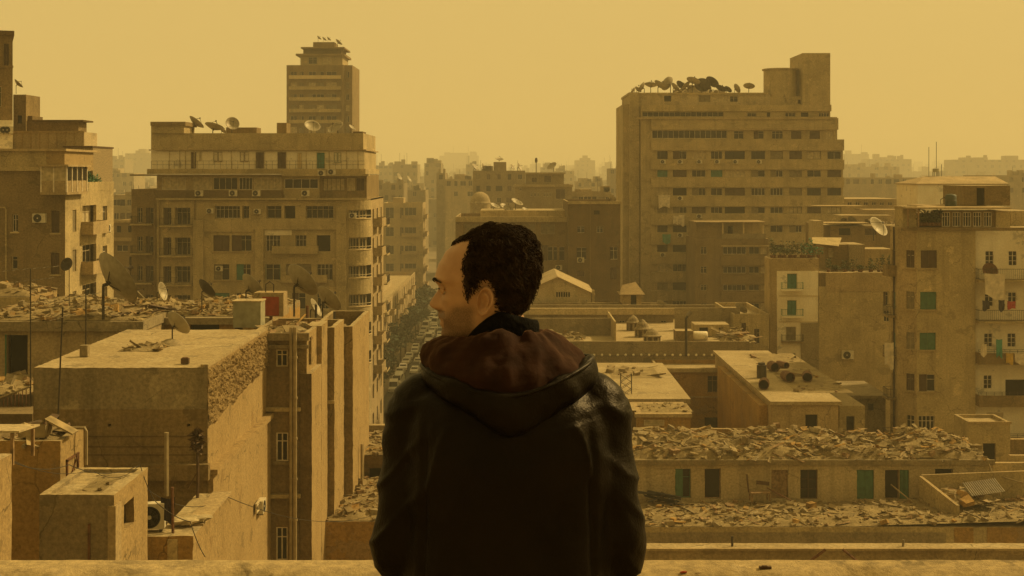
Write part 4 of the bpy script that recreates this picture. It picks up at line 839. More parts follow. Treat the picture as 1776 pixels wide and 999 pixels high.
for i, (px, py, D_, lab, ax, m_) in enumerate(((1099, 154, 1., 'tiny dish at the left corner of the slab block roof', (-.5, -.3, .4), 'dish'), (1114, 149, 1.7, 'thin leftmost big dish on the slab block', (-.75, -.4, .5), 'dish'), (1129, 146, 2., 'flat-lying dish second on the slab block roof', (.1, -.3, .85), 'dish'), (1144, 146, 2.1, 'dish lying over its neighbour on the slab block roof', (.55, -.3, .75), 'dish'), (1159, 143, 2.3, 'big round upright dish on the slab block roof', (-.5, -.65, .4), 'dish'), (1180, 146, 1.7, 'half hidden dish behind the round one on the slab block', (.5, -.4, .5), 'dishdk'), (1202, 139, 2.1, 'highest dish above the dark cluster on the slab block', (.3, -.4, .8), 'dish'), (1218, 146, 2.4, 'dark mesh dish in the middle of the roof cluster', (.2, -.8, .5), 'dishdk'), (1234, 141, 2.2, 'dark dish leaning against the mesh dish on the slab block', (.5, -.5, .6), 'dishdk'), (1250, 152, 1.8, 'low dark dish right of the dish cluster', (.4, -.4, .8), 'dishdk'), (1277, 151, 1.5, 'narrow tilted dish alone on the slab block roof', (.75, -.4, .4), 'dish'), (1106, 153, 1.2, 'small dish between the corner dish and the thin big one on the slab block', (.5, .3, .6), 'dish'), (1170, 149, 1.5, 'small dish right of the round upright one on the slab block', (.6, .3, .5), 'dish'), (1191, 146, 1.6, 'tilted dish just left of the highest one on the slab block', (-.5, .4, .6), 'dish'), (1226, 148, 1.4, 'low dish in front of the mesh dish on the slab block', (.5, .4, .6), 'dish'), (1262, 153, 1.3, 'last small dish of the dark cluster on the slab block', (.5, .4, .6), 'dishdk'), (1299, 148, 1.7, 'rightmost dish near the water drum of the slab block', (.15, -.5, .8), 'dish'))):
    dish(px, py + 3, 241 + i % 3, D_ * 1.12, lab, (ax[0], abs(ax[1]) * .8, ax[2]), m_, base=161)
rubble('roof_clutter', 'dark clutter piled behind the dishes of the slab block', 'clutter', X(1170, 243), X(1262, 243), 244, 247, lambda x, y: Z(161, 243), 60, .5, 1.1, 77, .3, 1.3, ('dkbrown' if False else 'debrisdk', 'conc'))
# lower wing in front
b = Bd('apartment_building', 'lower brown wing with covered roof terrace in front of the slab block', 'building', 1206, 221)
hs = []
for (t, bt) in ((428, 441), (462, 474), (494, 504), (526, 538)): hs += [(1254, t, 1294, bt, 'pane', dict(nv=5, nh=0, mat='wframe')), (1299, t, 1317, bt, 'pane', dict(nv=2, nh=0)), (1319, t, 1330, bt, 'curt', dict(nh=0)), (1215, t, 1226, bt, 'pane', {})]
x0, x1, h = b.block(1206, 1333, 414, 0, 12, 'brown', holes=hs); mb = MB(); zt = b.lz(386)
for q in (1254, 1290, 1324): x = b.lx(q); mb.box(x - .12, x + .12, .1, .34, h + .003, zt, 'cream')
b.part('terrace_post', mb); mb = MB(); mb.box(b.lx(1206), b.lx(1328), -.5, 9, zt, zt + .15, 'sand'); b.part('terrace_roof', mb)
b.block(1206, 1252, 386, .6, 9, 'brown', zb=h); b.block(1252, 1326, 386, 4, 9, 'tan', zb=h, holes=[(1262, 392, 1271, 411, 'void')]); b.band(b.lx(1252), b.lx(1328), -.1, .02, h, h + .8, 'conc', 'railing')
for t in (442, 475, 505): b.band(b.lx(1250), b.lx(1333), -.35, -.004, b.lz(t + 18), b.lz(t + 1), 'brown', 'spandrel')
b.band(b.lx(1250), b.lx(1333), -.5, -.36, b.lz(427), b.lz(425.6), 'cream', 'ledge'); b.done()
def laundry(px, py, Y, w, h, mat, label, n=8, seed=1, grp='washing hung out on the facades'):
    rr = random.Random(seed); mb = MB(); k = mb.mi(mat); nz = 6
    for s_ in (0, 1):
        i0 = len(mb.v)
        for j in range(nz + 1):
            for i in range(n + 1):
                u = i / n; mb.v.append((w * (u - .5) * (1 - .08 * j / nz) + rr.gauss(0, .01), math.sin(u * 9 + j * .4) * .05 * (j / nz + .3) - s_ * .03, -h * j / nz * (1 + .12 * math.sin(u * 5 + seed)) + (-.05 * math.sin(u * 3.14))))
        for j in range(nz):
            for i in range(n): a = i0 + j * (n + 1) + i; mb.f.append((a, a + n + 1, a + n + 2, a + 1)); mb.m.append(k)
    return tag(mb.build('laundry', None, P(px, py, Y)), label, 'laundry', grp)
laundry(1152, 338, 233.8, 2., 2.1, 'cloth', 'pale sheet hung below a left window of the slab block', seed=2)
laundry(1172, 374, 233.8, .9, 1.4, 'cloth', 'small pale cloth beside a shirt low on the slab block', seed=3); laundry(1182, 372, 233.8, 1., 1.8, 'cloth', 'white shirt hung low on the left of the slab block', seed=4)
laundry(1156, 406, 233.8, 1.4, 1.5, 'clothteal', 'greenish cloth below a window near the foot of the slab block', seed=5)

# ================================================================ low quarter in the middle distance
b = Bd('warehouse', 'low pale house with gable front and slit vents behind the man', 'house', 905, 172)
zg = b.lz(508); zp = b.lz(481); xa, xm, xb = b.lx(905), b.lx(967), b.lx(1025)
b.blockm(xa, xb, zg, 0, 14, 'pale'); b.w.poly([(xa, 0, zg), (xb, 0, zg), (xm, 0, zp)], 'pale'); b.w.poly([(xb, 14, zg), (xa, 14, zg), (xm, 14, zp)], 'pale')
mb = MB(); e = .5
for (p, q) in (((xa - e, zg - .25), (xm, zp)), ((xm, zp), (xb + e, zg - .25))): mb.poly([(p[0], -.4, p[1] + .12), (q[0], -.4, q[1] + .12), (q[0], 14.4, q[1] + .12), (p[0], 14.4, p[1] + .12)], 'roof'); mb.poly([(p[0], -.4, p[1]), (p[0], -.4, p[1] + .12), (q[0], -.4, q[1] + .12), (q[0], -.4, q[1])][::-1], 'sand')
b.part('gable_roof', mb)
for i in range(6): link('vent_slit', cached('slit', lambda: pane_mesh(.2, .6, .0, 'void')), b.root, (b.lx(966 + i * 4.2), -.004, b.lz(515)))
b.band(b.lx(1027), b.lx(1031), -.2, .4, 0, b.lz(503), 'tan', 'chimney'); b.done()
b = Bd('long_house', 'long flat-roofed pale house in front of the gabled one with white parapet band', 'house', 880, 160)
b.block(880, 1168, 540, 0, 11, 'grey', holes=[(p, 556, p + 10, 572, 'pane', {}) for p in range(930, 1160, 36)], par=.5); b.band(b.lx(878), b.lx(1170), -.5, -.003, b.lz(545), b.lz(534), 'pale', 'parapet_band'); b.done()
b = Bd('rooftop_hut', 'small rooftop hut with slanting sheet roof next to the gabled house', 'hut', 1080, 168, 26.); b.block(1080, 1112, 508, 0, 4, 'sand', holes=[(1112 - 18, 511, 1104, 530, 'void')]); mb = MB(); zt = b.lz(508); mb.poly([(b.lx(1074), -.6, zt - .15), (b.lx(1118), -.6, zt - .15), (b.lx(1108), 4.5, zt + 1.), (b.lx(1084), 4.5, zt + .6)], 'brown'); mb.box(b.lx(1074), b.lx(1118), -.6, 4.2, zt - .22, zt - .16, 'brown'); b.part('sheet_roof', mb); b.done()
b = Bd('courtyard_house', 'brown walled roof terrace with little domed pavilions on it', 'house', 920, 140)
zr = b.lz(592); x0, x1, h = b.block(920, 1300, 592, 0, 26, 'grey', holes=[], par=.25, top='roof')
b.band(b.lx(925), b.lx(1070), 7, 7.3, h - .3, h + 1.6, 'grey', 'terrace_wall'); b.band(b.lx(1068), b.lx(1071), 2, 12, h - .3, h + 1.8, 'tan', 'terrace_wall'); b.band(b.lx(1182, 6), b.lx(1300, 6), 12, 12.3, h - .3, h + 2.2, 'grey', 'terrace_wall'); b.band(b.lx(920), b.lx(1300), 24, 24.3, h - .3, h + 1.4, 'grey', 'terrace_wall')
b.block(1205, 1265, 563, 6, 9, 'tan', zb=h - .2, holes=[(1213, 568, 1228, 590, 'void', {}), (1246, 568, 1256, 580, 'pane')]); b.block(1172, 1202, 574, 1.5, 3.5, 'brown', zb=h - .2)
b.done()
mb = MB()
for i in range(26): x = X(935 + i * 13.6, 140); mb.box(x - .12, x + .12, 139.6, 139.9, Z(618, 140), Z(613.5, 140), 'white')
for i in range(1): pass
o = MB(); ox = X(1100, 140)
lampbar = MB()
for i in range(26): x = X(935 + i * 13.6, 140) - ox; lampbar.lathe([(.01, -.13), (.11, -.08), (.13, 0), (.1, .09), (.01, .13)], 'white', 8, Matrix.Translation((x, 0, 0)))
lampbar.tube([(X(925, 140) - ox, .03, -.1), (X(1290, 140) - ox, .03, -.1)], .025, 'dkmetal', 4); tag(lampbar.build('lamp_string', None, (ox, 139.75, Z(615, 140))), 'string of pale globe bulbs along the foot of the terrace wall', 'string lights')
rubble('roof_clutter', 'boards and buckets strewn along the long flat-roofed pale house', 'clutter', X(1000, 164), X(1160, 164), 161, 170, lambda x, y: Z(540, 160) - .48, 70, .2, 1.0, 91, .4, .1)
rubble('roof_clutter', 'crates and rags on the layered sheet roofs right of the slab block', 'clutter', X(1445, 196), X(1570, 196), 191, 205, lambda x, y: Z(392, 190) + .02, 80, .3, 1.3, 92, .3, .1)
rubble('roof_clutter', 'grit and tiles on the yellowish flat house between the drums', 'clutter', X(1350, 118), X(1440, 118), 110, 134, lambda x, y: Z(697, 106) + .055, 90, .1, .6, 93, .4, .05)
for i, (px, py, Y, lab) in enumerate(((1012, 528, 166, 'small dish on the long flat-roofed pale house near the man'), (1148, 530, 165, 'dish at the right end of the long flat-roofed pale house'), (1478, 384, 196, 'small dish at the left of the layered sheet roofs'), (1558, 388, 198, 'dish beside the layered sheet roofs at their right end'), (1284, 536, 153, 'dish on the plastered house end with pipes'), (1060, 344, 208, 'dish on the roof corner of the shaded brown block'))): dish(px, py, Y, 1.5, lab, (.55, .4, .6), base=py + 12)
def pavilion(px, pyt, pyb, Y, r, label):
    c = P(px, pyb, Y); H_ = Z(pyt, Y) - c.z; root = empty('pavilion', c, 0, label, 'pavilion', 'little domed roof pavilions')
    mb = MB(); mb.lathe([(r * 1.25, H_ * .5), (r * 1.3, H_ * .55), (r, H_ * .62), (r * .75, H_ * .8), (r * .3, H_ * .94), (.01, H_)], 'conc', 12); mb.lathe([(.01, H_ * .5), (r * 1.25, H_ * .5)], 'conc', 12); mb.build('dome_roof', root)
    for q in range(8): a = q * .785; mb = MB(); mb.tube([(r * math.cos(a), r * math.sin(a), 0), (r * math.cos(a), r * math.sin(a), H_ * .5)], .11, 'conc', 6); mb.build('column', root)
    mb = MB(); mb.lathe([(r * .8, 0), (r * .8, H_ * .5)], 'dkbrown', 10); mb.build('core', root)
pavilion(1098, 546, 574, 152, .62, 'rear narrow pavilion with round dark roof on the terrace'); pavilion(1114, 553, 590, 146, .7, 'tallest ribbed pavilion in the middle of the terrace'); pavilion(1131, 569, 597, 142, .78, 'front squat pavilion with domed cap at the terrace wall')
tk = empty('water_tank', P(1214, 592, 143), 0, 'short white barrel tank lying on the walled terrace', 'tank'); mb = MB(); mb.lathe([(.01, -.8), (.45, -.75), (.5, -.6), (.5, .6), (.45, .75), (.01, .8)], 'white', 14, Matrix.Translation((0, 0, .55)) @ Matrix.Rotation(R(90), 4, 'Y')); mb.build('barrel', tk, smooth=True); mb = MB(); mb.box(-.6, -.45, -.3, .3, 0, .12, 'dkmetal'); mb.box(.45, .6, -.3, .3, 0, .12, 'dkmetal'); mb.build('cradle', tk)
ch = empty('chimney_pipe', P(1190, 618, 138), 0, 'tall bent iron flue pipe standing before the terrace wall', 'flue pipe'); mb = MB(); zz = Z(552, 138) - ch.location.z; mb.tube([(0, 0, 0), (0, 0, zz), (.2, 0, zz + .3)], .13, 'dkmetal', 8); mb.build('pipe', ch); mb = MB(); mb.tube([(0, 0, 0), (.35, 0, .45)], .22, 'metal', 8); mb.build('cowl', ch, (.15, 0, zz + .2))
rubble('junk_heap', 'heap of broken furniture and slats on the dark terrace behind the man', 'junk', X(935, 146), X(1010, 146), 142, 146, lambda x, y: Z(592, 140) - .25, 90, .4, 1.2, 31, .7, .7)
rubble('junk_heap', 'jumble of timber leaning in the right corner of the walled terrace', 'junk', X(1240, 146), X(1298, 146), 141, 150, lambda x, y: Z(592, 140) - .25, 90, .4, 1.3, 32, .8, .9)
# flat pale roof beside the man, with the yellow-walled courtyard
b = Bd('flat_house', 'flat sunlit roof house with bare dusty top right beside the man\'s shoulder', 'house', 990, 113)
x0, x1, h = b.block(990, 1191, 692, 0, 21, 'ochre', par=.0, holes=[(1120, 705, 1128, 722, 'void'), (1140, 705, 1146, 722, 'void')], sidemat='ochre', side=[(6, 18, 7.2, 20.3, 'shut', {}), (14, 18, 15.2, 20.3, 'shut', {})]); b.band(x0, x1 + .3, -.3, 21.2, h - .35, h + .05, 'roof', 'roof_slab'); b.done()
b = Bd('courtyard_wing', 'yellow wall wing with two shuttered windows and a low arch', 'house', 1140, 134)
x0, x1, h = b.block(1140, 1284, 638, 0, 6, 'ochre', holes=[(1151, 653, 1167, 682, 'half', dict(sh='shgrey')), (1227, 652, 1245, 681, 'pane', dict(nv=2, mat='wood')), (1222, 724, 1247, 742, 'void', dict(d=.24)), (1272, 660, 1280, 690, 'shut')], par=.4)
b.band(x0, x1, -.1, -.004, b.lz(690), b.lz(687), 'sand', 'string_course'); b.band(x0 - .1, x1 + .1, -.3, -.003, b.lz(645), b.lz(638), 'tan'); b.done()
b = Bd('rooftop_hut', 'small sand coloured hut with rubble on its roof at the man\'s right elbow', 'hut', 1104, 104, 0); b.block(1104, 1198, 719, 0, 5, 'ochre', holes=[(1117, 728, 1152, 738, 'curt', dict(nv=1, nh=0, d=.05))]); b.band(b.lx(1101), b.lx(1200), -.25, 5.2, b.lz(723), b.lz(717), 'sand', 'roof_slab'); b.block(1096, 1103.5, 712, .5, 4, 'dkbrown'); b.done()
rubble('roof_debris', 'broken plaster scattered on the small sand coloured hut', 'debris', X(1108, 107), X(1195, 107), 104.5, 108.5, lambda x, y: Z(717, 104), 40, .2, .5, 40, .3, .12)
rubble('roof_debris', 'few stones and a mat left on the flat sunlit roof beside the man', 'debris', X(1060, 125), X(1145, 125), 124, 131, lambda x, y: Z(692, 113) + .05, 16, .4, 1., 41, .2, .02)
lat = empty('lattice_stand', P(1077, 690, 115), 0, 'small iron lattice stand on the flat sunlit roof', 'lattice'); mb = MB()
for (x, y) in ((0, 0), (.9, 0), (0, .6), (.9, .6)): mb.tube([(x, y, 0), (x, y, 2.)], .03, 'dkmetal', 4)
for k in range(3): mb.tube([(0, 0, .1 + k * .6), (.9, 0, .7 + k * .6)], .025, 'dkmetal', 4); mb.tube([(.9, 0, .1 + k * .6), (0, 0, .7 + k * .6)], .025, 'dkmetal', 4); mb.tube([(0, .6, .1 + k * .6), (.9, .6, .7 + k * .6)], .025, 'dkmetal', 4)
mb.build('frame', lat)
# house with the drums
b = Bd('flat_house', 'yellowish flat house with a dark doorway and four drums on its roof', 'house', 1340, 106)
x0, x1, h = b.block(1340, 1454, 697, 0, 30, 'sand', holes=[(1397, 719, 1418, 760, 'void'), (1366, 700, 1368, 706, 'void')], left=[(4 + k * 6, h_ - 3, 5.2 + k * 6, h_ - 1, 'pane', {}) for k in range(4) for h_ in (23.2,)], par=0, sidemat='tan'); b.band(x0 - .2, x1 + .2, -.25, 30.2, h - .2, h + .06, 'roof', 'roof_slab'); b.band(b.lx(1325), b.lx(1339.6), 2, 24, 0, h - .6, 'ochre', 'side_wing')
b.done()
for i, (px, py, Y, lab) in enumerate(((1325, 669, 112, 'leftmost rusty drum lying open-ended on the yellowish flat house'), (1341, 656, 122, 'rear dark drum on the yellowish flat house'), (1366, 663, 116, 'middle drum on the yellowish flat house roof'), (1400, 663, 116, 'rightmost drum on the yellowish flat house roof'), (1357, 656, 124, 'small drum tucked behind the middle drum'))):
    r = empty('oil_drum', P(px, py, Y), R((-12, 5, 8, -10, 20)[i]), lab, 'drum', 'drums lying on the flat house roof'); rr_ = .42 if i < 4 else .3; T = Matrix.Rotation(R(90), 4, 'X')
    r.location.z = Z(697, 106) + .06 + rr_; mb = MB(); mb.lathe([(rr_ * .92, .7), (rr_ * .92, -.62), (.01, -.62), (.01, -.7), (rr_, -.7), (rr_ * 1.05, -.25), (rr_, -.2), (rr_, .2), (rr_ * 1.05, .25), (rr_, .7), (rr_ * .92, .7)], 'rust', 18, T); mb.build('shell', r); mb = MB(); mb.lathe([(.005, .2), (rr_ * .915, .2)], 'void', 18, T); mb.build('drum_shade_disc', r)  # dark disc partway in paints the shade inside the drum
r = empty('water_tank', P(1321, 652, 118), 0, 'upright rusty tank on the roof edge left of the drums', 'tank'); r.location.z = Z(697, 106) + .06; mb = MB(); mb.lathe([(.01, 0), (.42, 0), (.42, 1.1), (.01, 1.15)], 'dkmetal', 14); mb.build('cylinder', r); mb = MB(); mb.lathe([(.3, 0), (.3, .15), (.01, .16)], 'dkmetal', 10); mb.build('lid', r, (0, 0, 1.15))
b = Bd('lean_to', 'low lean-to shed with grey slab roof behind the drum house', 'shed', 1456, 116, 0); b.block(1456, 1500, 704, 0, 8, 'tan', holes=[(1468, 722, 1482, 752, 'void')]); b.block(1470, 1536, 690, 8.2, 16, 'grey', holes=[(1505, 700, 1516, 712, 'void')]); b.band(b.lx(1466, 8), b.lx(1540, 8), 7.6, 16.4, b.lz(690, 8), b.lz(685, 8), 'grey', 'roof_slab'); b.done()
b = Bd('courtyard_wall', 'low sand wall running behind the rubble roof', 'wall', 1190, 108, 0); b.block(1199, 1345, 744, 0, .4, 'ochre', top='sand'); b.done()
b = Bd('party_house', 'old plastered house end with pipes left of the white house', 'house', 1272, 150); b.block(1272, 1334, 545, 0, 14, 'tan', holes=[(1286, 560, 1294, 585, 'shut'), (1308, 570, 1318, 596, 'half')], par=.5); b.done()
# white house with green doors
b = Bd('apartment_building', 'narrow white house front with teal shuttered doors and little balconies', 'building', 1335, 152)
x0, x1, h = b.block(1335, 1420, 448, 0, 3.2, 'sand', par=.5)
wx0, wx1 = b.lx(1347), b.lx(1418); hs = []
doors = ((1364, 474, 1382, 500), (1364, 520, 1381, 546), (1362, 566, 1380, 590), (1361, 612, 1379, 637), (1360, 658, 1378, 690))
zb0 = b.lz(720); b.w.face((wx0, -.3, zb0), (1, 0, 0), wx1 - wx0, b.lz(470) - zb0, [(b.lx(a) - wx0, b.lz(d_) - zb0, b.lx(c) - wx0, b.lz(t) - zb0) for a, t, c, d_ in doors], .2, 'white')
for i, (a, t, c, d_) in enumerate(doors): win(b.root, (wx0, -.3, zb0), (1, 0, 0), (b.lx(a) - wx0, b.lz(d_) - zb0, b.lx(c) - wx0, b.lz(t) - zb0), 'door', mat='frame', sh='shteal' if i != 2 else 'shgrey', d=.2)
for o_, u_, w_ in (((wx1, -.3, zb0), (0, 1, 0), .3), ((wx0, 0, zb0), (0, -1, 0), .3)): b.w.face(o_, u_, w_, b.lz(470) - zb0, [], .1, 'white')
b.w.poly([(wx0, -.3, b.lz(470)), (wx1, -.3, b.lz(470)), (wx1, 0, b.lz(470)), (wx0, 0, b.lz(470))], 'white')
for i, t in enumerate((501, 547, 591)): balcony(b.root, (b.lx(1372), -.3, b.lz(t)), 2.3, .8, 0, 'white' if i < 2 else 'brown', ('shteal', 'shteal', 'dkmetal')[i], .75)
for t in (512, 557): b.band(b.lx(1350), b.lx(1418), -.42, -.303, b.lz(t + 1), b.lz(t), 'cream', 'string_course')
b.band(b.lx(1388), b.lx(1419), -.45, -.302, zb0, b.lz(560), 'grey', 'render_patch'); b.done()
# blank grey house with roof garden
b = Bd('apartment_building', 'tall blank grey-brown wall with streaks and a roof garden on top', 'building', 1420, 151.6)
x0, x1, h = b.block(1420, 1550, 497, 0, 18, 'tan', holes=[(1532, 488, 1541, 518, 'half'), (1533, 538, 1543, 558, 'pane'), (1532, 506, 1541, 530, 'half', dict(mat='frame'))][1:], par=.0); b.w.face((x0 - .02 + b.lx(1432) - x0, -.06, b.lz(505)), (1, 0, 0), b.lx(1549) - b.lx(1432), b.lz(473) - b.lz(505), [], .05, 'sand')
b.w.poly([(b.lx(1432), -.06, b.lz(473)), (b.lx(1549), -.06, b.lz(473)), (b.lx(1549), .3, b.lz(473)), (b.lx(1432), .3, b.lz(473))], 'sand'); b.block(1421, 1550, 473, .3, 18, 'brown', zb=h)
ac_unit(b.root, (b.lx(1469), -.05, b.lz(622)), 0, 1.5); b.done()
rg = random.Random(9)
def plant(px, py, Y, r_, h_, label, grp='potted plants of the roof gardens', mat='leaf', n=70):
    root = empty('potted_plant', P(px, py, Y), 0, label, 'plant', grp); mb = MB(); mb.lathe([(.01, 0), (.16, 0), (.22, .3), (.19, .3), (.01, .26)], 'rust', 9); mb.build('pot', root); mb = MB(); leaves(mb, (0, 0, .3 + h_ * .5), r_, n, .14, mat, rg, h_ / (2 * r_)); mb.tube([(0, 0, .25), (0, 0, .3 + h_ * .6)], .03, 'trunk', 4); mb.build('foliage', root)
for i in range(13): plant(1437 + i * 8.6 + rg.uniform(-4, 4), 472, 152.3 + rg.uniform(0, 1.6), rg.uniform(.25, .75), rg.uniform(.3, 1.7), 'potted plant along the edge of the blank grey-brown roof')
for i in range(14): plant(1338 + i * 6.2 + rg.uniform(-3, 3), 447, 153 + rg.uniform(0, 2), rg.uniform(.3, .85), rg.uniform(.4, 1.9), 'bushy potted plant lining the roof of the white house', mat='leaf' if i < 9 else 'tarp')
b = Bd('rooftop_hut', 'boarded roof room with sheet awning above the white house', 'hut', 1434, 155.5, Z(473, 151.6)); b.block(1434, 1472, 424, 0, 7, 'brown', holes=[(1437, 430, 1446, 446, 'curt')]); mb = MB(); zt = b.lz(421); mb.poly([(b.lx(1404), -1.5, zt), (b.lx(1450), -1.2, zt - .3), (b.lx(1478), 5, zt + .35), (b.lx(1425), 5, zt + .4)], 'tan'); mb.poly([(b.lx(1404), -1.5, zt - .06), (b.lx(1425), 5, zt + .34), (b.lx(1478), 5, zt + .29), (b.lx(1450), -1.2, zt - .36)], 'pale'); b.part('awning', mb); mb = MB(); mb.tube([(b.lx(1408), -1.2, -1.), (b.lx(1408), -1.2, zt)], .05, 'wood', 5); b.part('awning_post', mb); b.done()
b = Bd('rooftop_hut', 'reed screened roof room with small white door in the roof garden', 'hut', 1473, 155, Z(473, 151.6)); b.block(1473, 1500, 424, 0, 5, 'reed'); b.block(1500, 1548, 432, 1, 5, 'sand', holes=[(1529, 452, 1536, 472, 'door', dict(sh='wframe')), (1540, 452, 1547, 472, 'void')]); b.done()
# rooftops between the slab block and the right house
b = Bd('flat_house', 'low wide house with layered sheet roofs right of the slab block', 'house', 1440, 190); b.block(1440, 1580, 392, 0, 16, 'brown', holes=[(1455, 396, 1475, 408, 'void'), (1500, 396, 1520, 408, 'shut')]); mb = MB(); zt = b.lz(390)
for (a, c, dz, dy) in ((1424, 1505, .2, -1), (1470, 1560, 1.1, 4), (1440, 1530, 2.3, 9), (1520, 1590, 1.8, 7)): mb.box(b.lx(a), b.lx(c), dy, dy + 5, zt + dz, zt + dz + .1, ('pale', 'sand')[int(dy) % 2])
b.part('sheet_roof', mb); b.block(1413, 1428, 383, -2, 2, 'pale', zb=b.lz(425)); b.done()
b = Bd('flat_house', 'long fenced rooftop with pale panel screens right of the slab block', 'house', 1462, 250); b.block(1462, 1560, 345, 0, 16, 'far2', holes=[(1470 + k * 14, 350, 1478 + k * 14, 356, 'pane') for k in range(6)]); b.done()
dish(1521, 395, 186, 2.9, 'big hazy dish on the layered sheet roofs right of the slab block', (.5, -.55, .55), base=418)

# ================================================================ the big house at right
b = Bd('apartment_building', 'tall brown house at right with bay windows, green shutters and cream balcony bay', 'building', 1564, 118)
xa, xb = b.lx(1590), b.lx(1800); x0c = b.lx(1564); hs = []
rows_ = ((434, 465), (506, 537), (577, 607), (649, 679), (721, 752))
for i, (t, bt) in enumerate(rows_): hs.append((1597 - i, t, 1625 - i, bt, ('shut', 'shut', 'shut', 'half', 'pane')[i], dict(sh=('shbrown', 'shgreen', 'shgreen', 'shbrown', 'shgreen')[i], sill='sand', nv=4 if i == 4 else 2, mat='wframe' if i == 4 else 'frame', d=.2)))
H_ = b.lz(395)
xbal = b.lx(1692)
b.w.face((xa, 0, 0), (1, 0, 0), xbal - xa, H_, [(b.lx(a) - xa, b.lz(d_), b.lx(c) - xa, b.lz(t)) for a, t, c, d_, *k in hs], .2, 'tan')
for a, t, c, d_, k, kw in hs: win(b.root, (xa, 0, 0), (1, 0, 0), (b.lx(a) - xa, b.lz(d_), b.lx(c) - xa, b.lz(t)), k, **kw)
# chamfer of the bay
cw = math.hypot(xa - x0c, 1.3); u_ = Vector((xa - x0c, -1.3, 0)).normalized(); ch_ = [(cw * .45, b.lz(bt), cw * .88, b.lz(t), 'shut' if i != 4 else 'pane', dict(sh=('shbrown', 'shgrey', 'shgrey', 'shbrown', 'shgrey')[i], sill='sand', d=.15)) for i, (t, bt) in enumerate(rows_)]
b.w.face((x0c, 1.3, 0), u_, cw, H_, [q[:4] for q in ch_], .15, 'sand')
for q in ch_: win(b.root, (x0c, 1.3, 0), u_, q[:4], q[4], **q[5])
lf = [(.5, b.lz(bt, 2), 1.6, b.lz(t, 2), 'door', dict(sh='shteal' if 0 < i < 3 else 'shbrown')) for i, (t, bt) in enumerate(rows_)]
b.w.face((x0c, 3.6, 0), (0, -1, 0), 2.3, H_, [q[:4] for q in lf], .2, 'sand'); b.blockm(5.4, xb, H_, 3.6, 15, 'tan')
for q in lf: win(b.root, (x0c, 3.6, 0), (0, -1, 0), q[:4], q[4], d=.2, **q[5])
b.w.face((xb, 0, 0), (0, 1, 0), 3.6, H_, [], .2, 'tan'); b.w.face((5.4, 3.6, 0), (-1, 0, 0), 5.4 - x0c, H_, [], .2, 'tan')
b.w.poly([(x0c, 1.3, H_), (xa, 0, H_), (xbal, 0, H_), (xbal, .7, H_), (xb, .7, H_), (xb, 3.6, H_), (x0c, 3.6, H_)], 'roof')
for t in (476, 547, 618, 690, 762): balcony(b.root, (x0c, 2.5, b.lz(t, 2)), 1.7, .75, R(-90), 'brown', 'dkmetal' if t > 500 else None, .8)
mb = MB(); mb.tube([(x0c - .1, 2.1, 0), (x0c - .1, 2.1, H_)], .07, 'dkmetal', 6); b.part('drain_pipe', mb)
# cream balcony bay: recessed wall with windows behind stacked balconies
ck = [];  tt = ((434, 460), (505, 530), (576, 600), (648, 672))
for i, (t, bt) in enumerate(tt): ck += [(1703 - i, t, 1718 - i, bt, 'pane', dict(mat='wframe', nv=2, nh=2, d=.12))] + ([(1743 - i, t, 1758 - i, bt, 'pane', dict(mat='wframe', nv=2, nh=2, d=.12))] if i < 3 else [(1738, t + 8, 1790, bt + 20, 'void', dict(d=.12))])
ck.append((1705, 712, 1735, 760, 'door', dict(mat='wframe', sh='frame')))
xq = b.lx(1692, 1.5); b.w.face((xbal, .7, 0), (1, 0, 0), xb - xbal, H_, [(b.lx(a, 1.5) - xbal, b.lz(d_, 1.5), b.lx(c, 1.5) - xbal, b.lz(t, 1.5)) for a, t, c, d_, *k in ck], .12, 'white')
for a, t, c, d_, k, kw in ck: kw = dict(kw); kw.setdefault('d', .12); win(b.root, (xbal, .7, 0), (1, 0, 0), (b.lx(a, 1.5) - xbal, b.lz(d_, 1.5), b.lx(c, 1.5) - xbal, b.lz(t, 1.5)), k, **kw)
b.w.face((xbal, 0, 0), (0, 1, 0), .7, H_, [], .1, 'brown')
for i, t in enumerate((485, 556, 627, 700, 772)):
    bb = balcony(b.root, (b.lx(1746), .69, b.lz(t)), xb - xbal - .1, 1.5, 0, ('tan', 'tan', 'brown', 'brown', 'brown')[i], 'dkmetal' if i < 2 else None, .95 if i < 2 else .8)
    if i >= 2:
        mb = MB(); W2 = (xb - xbal) / 2
        for z in (.95, 1.1): mb.tube([(-W2, -1.45, z), (W2, -1.45, z)], .02, 'dkmetal', 4)
        for q in range(8): mb.tube([(-W2 + q * W2 / 4, -1.45, .8), (-W2 + q * W2 / 4, -1.45, 1.1)], .02, 'dkmetal', 4)
        mb.build('hand_rail', bb)
b.band(x0c - .1, xb, -.2, -.003, H_ - .25, H_ + .02, 'brown')
# roof storey: timber pergola, row of white framed windows
zb0 = H_
b.block(1566, 1590, 358, .9, 3.4, 'tan', zb=zb0); b.block(1591, 1632, 370, 2.4, 3.4, 'void', zb=zb0)  # black block painted as the shade under the pergola
b.block(1632, 1727, 366, .8, 3.5, 'brown', zb=zb0, holes=[(1634 + k * 18, 368, 1648 + k * 18, 393, 'pane', dict(mat='wframe', nv=3, nh=1)) for k in range(5)], dep=.12); b.block(1727.5, 1752, 366, .6, 3.5, 'tan', zb=zb0); b.block(1753, 1800, 366, 4, 10, 'pale', zb=zb0)
mb = MB(); zt = b.lz(362); mb.box(b.lx(1570), b.lx(1752), -.35, 3.6, zt, zt + .12, 'sand'); mb.box(b.lx(1640), b.lx(1752), 3.6, 11.5, zt - .1, zt + .1, 'sand')
for q in (1574, 1592): x = b.lx(q); mb.box(x - .07, x + .07, -.2, -.06, zb0, zt, 'wood')
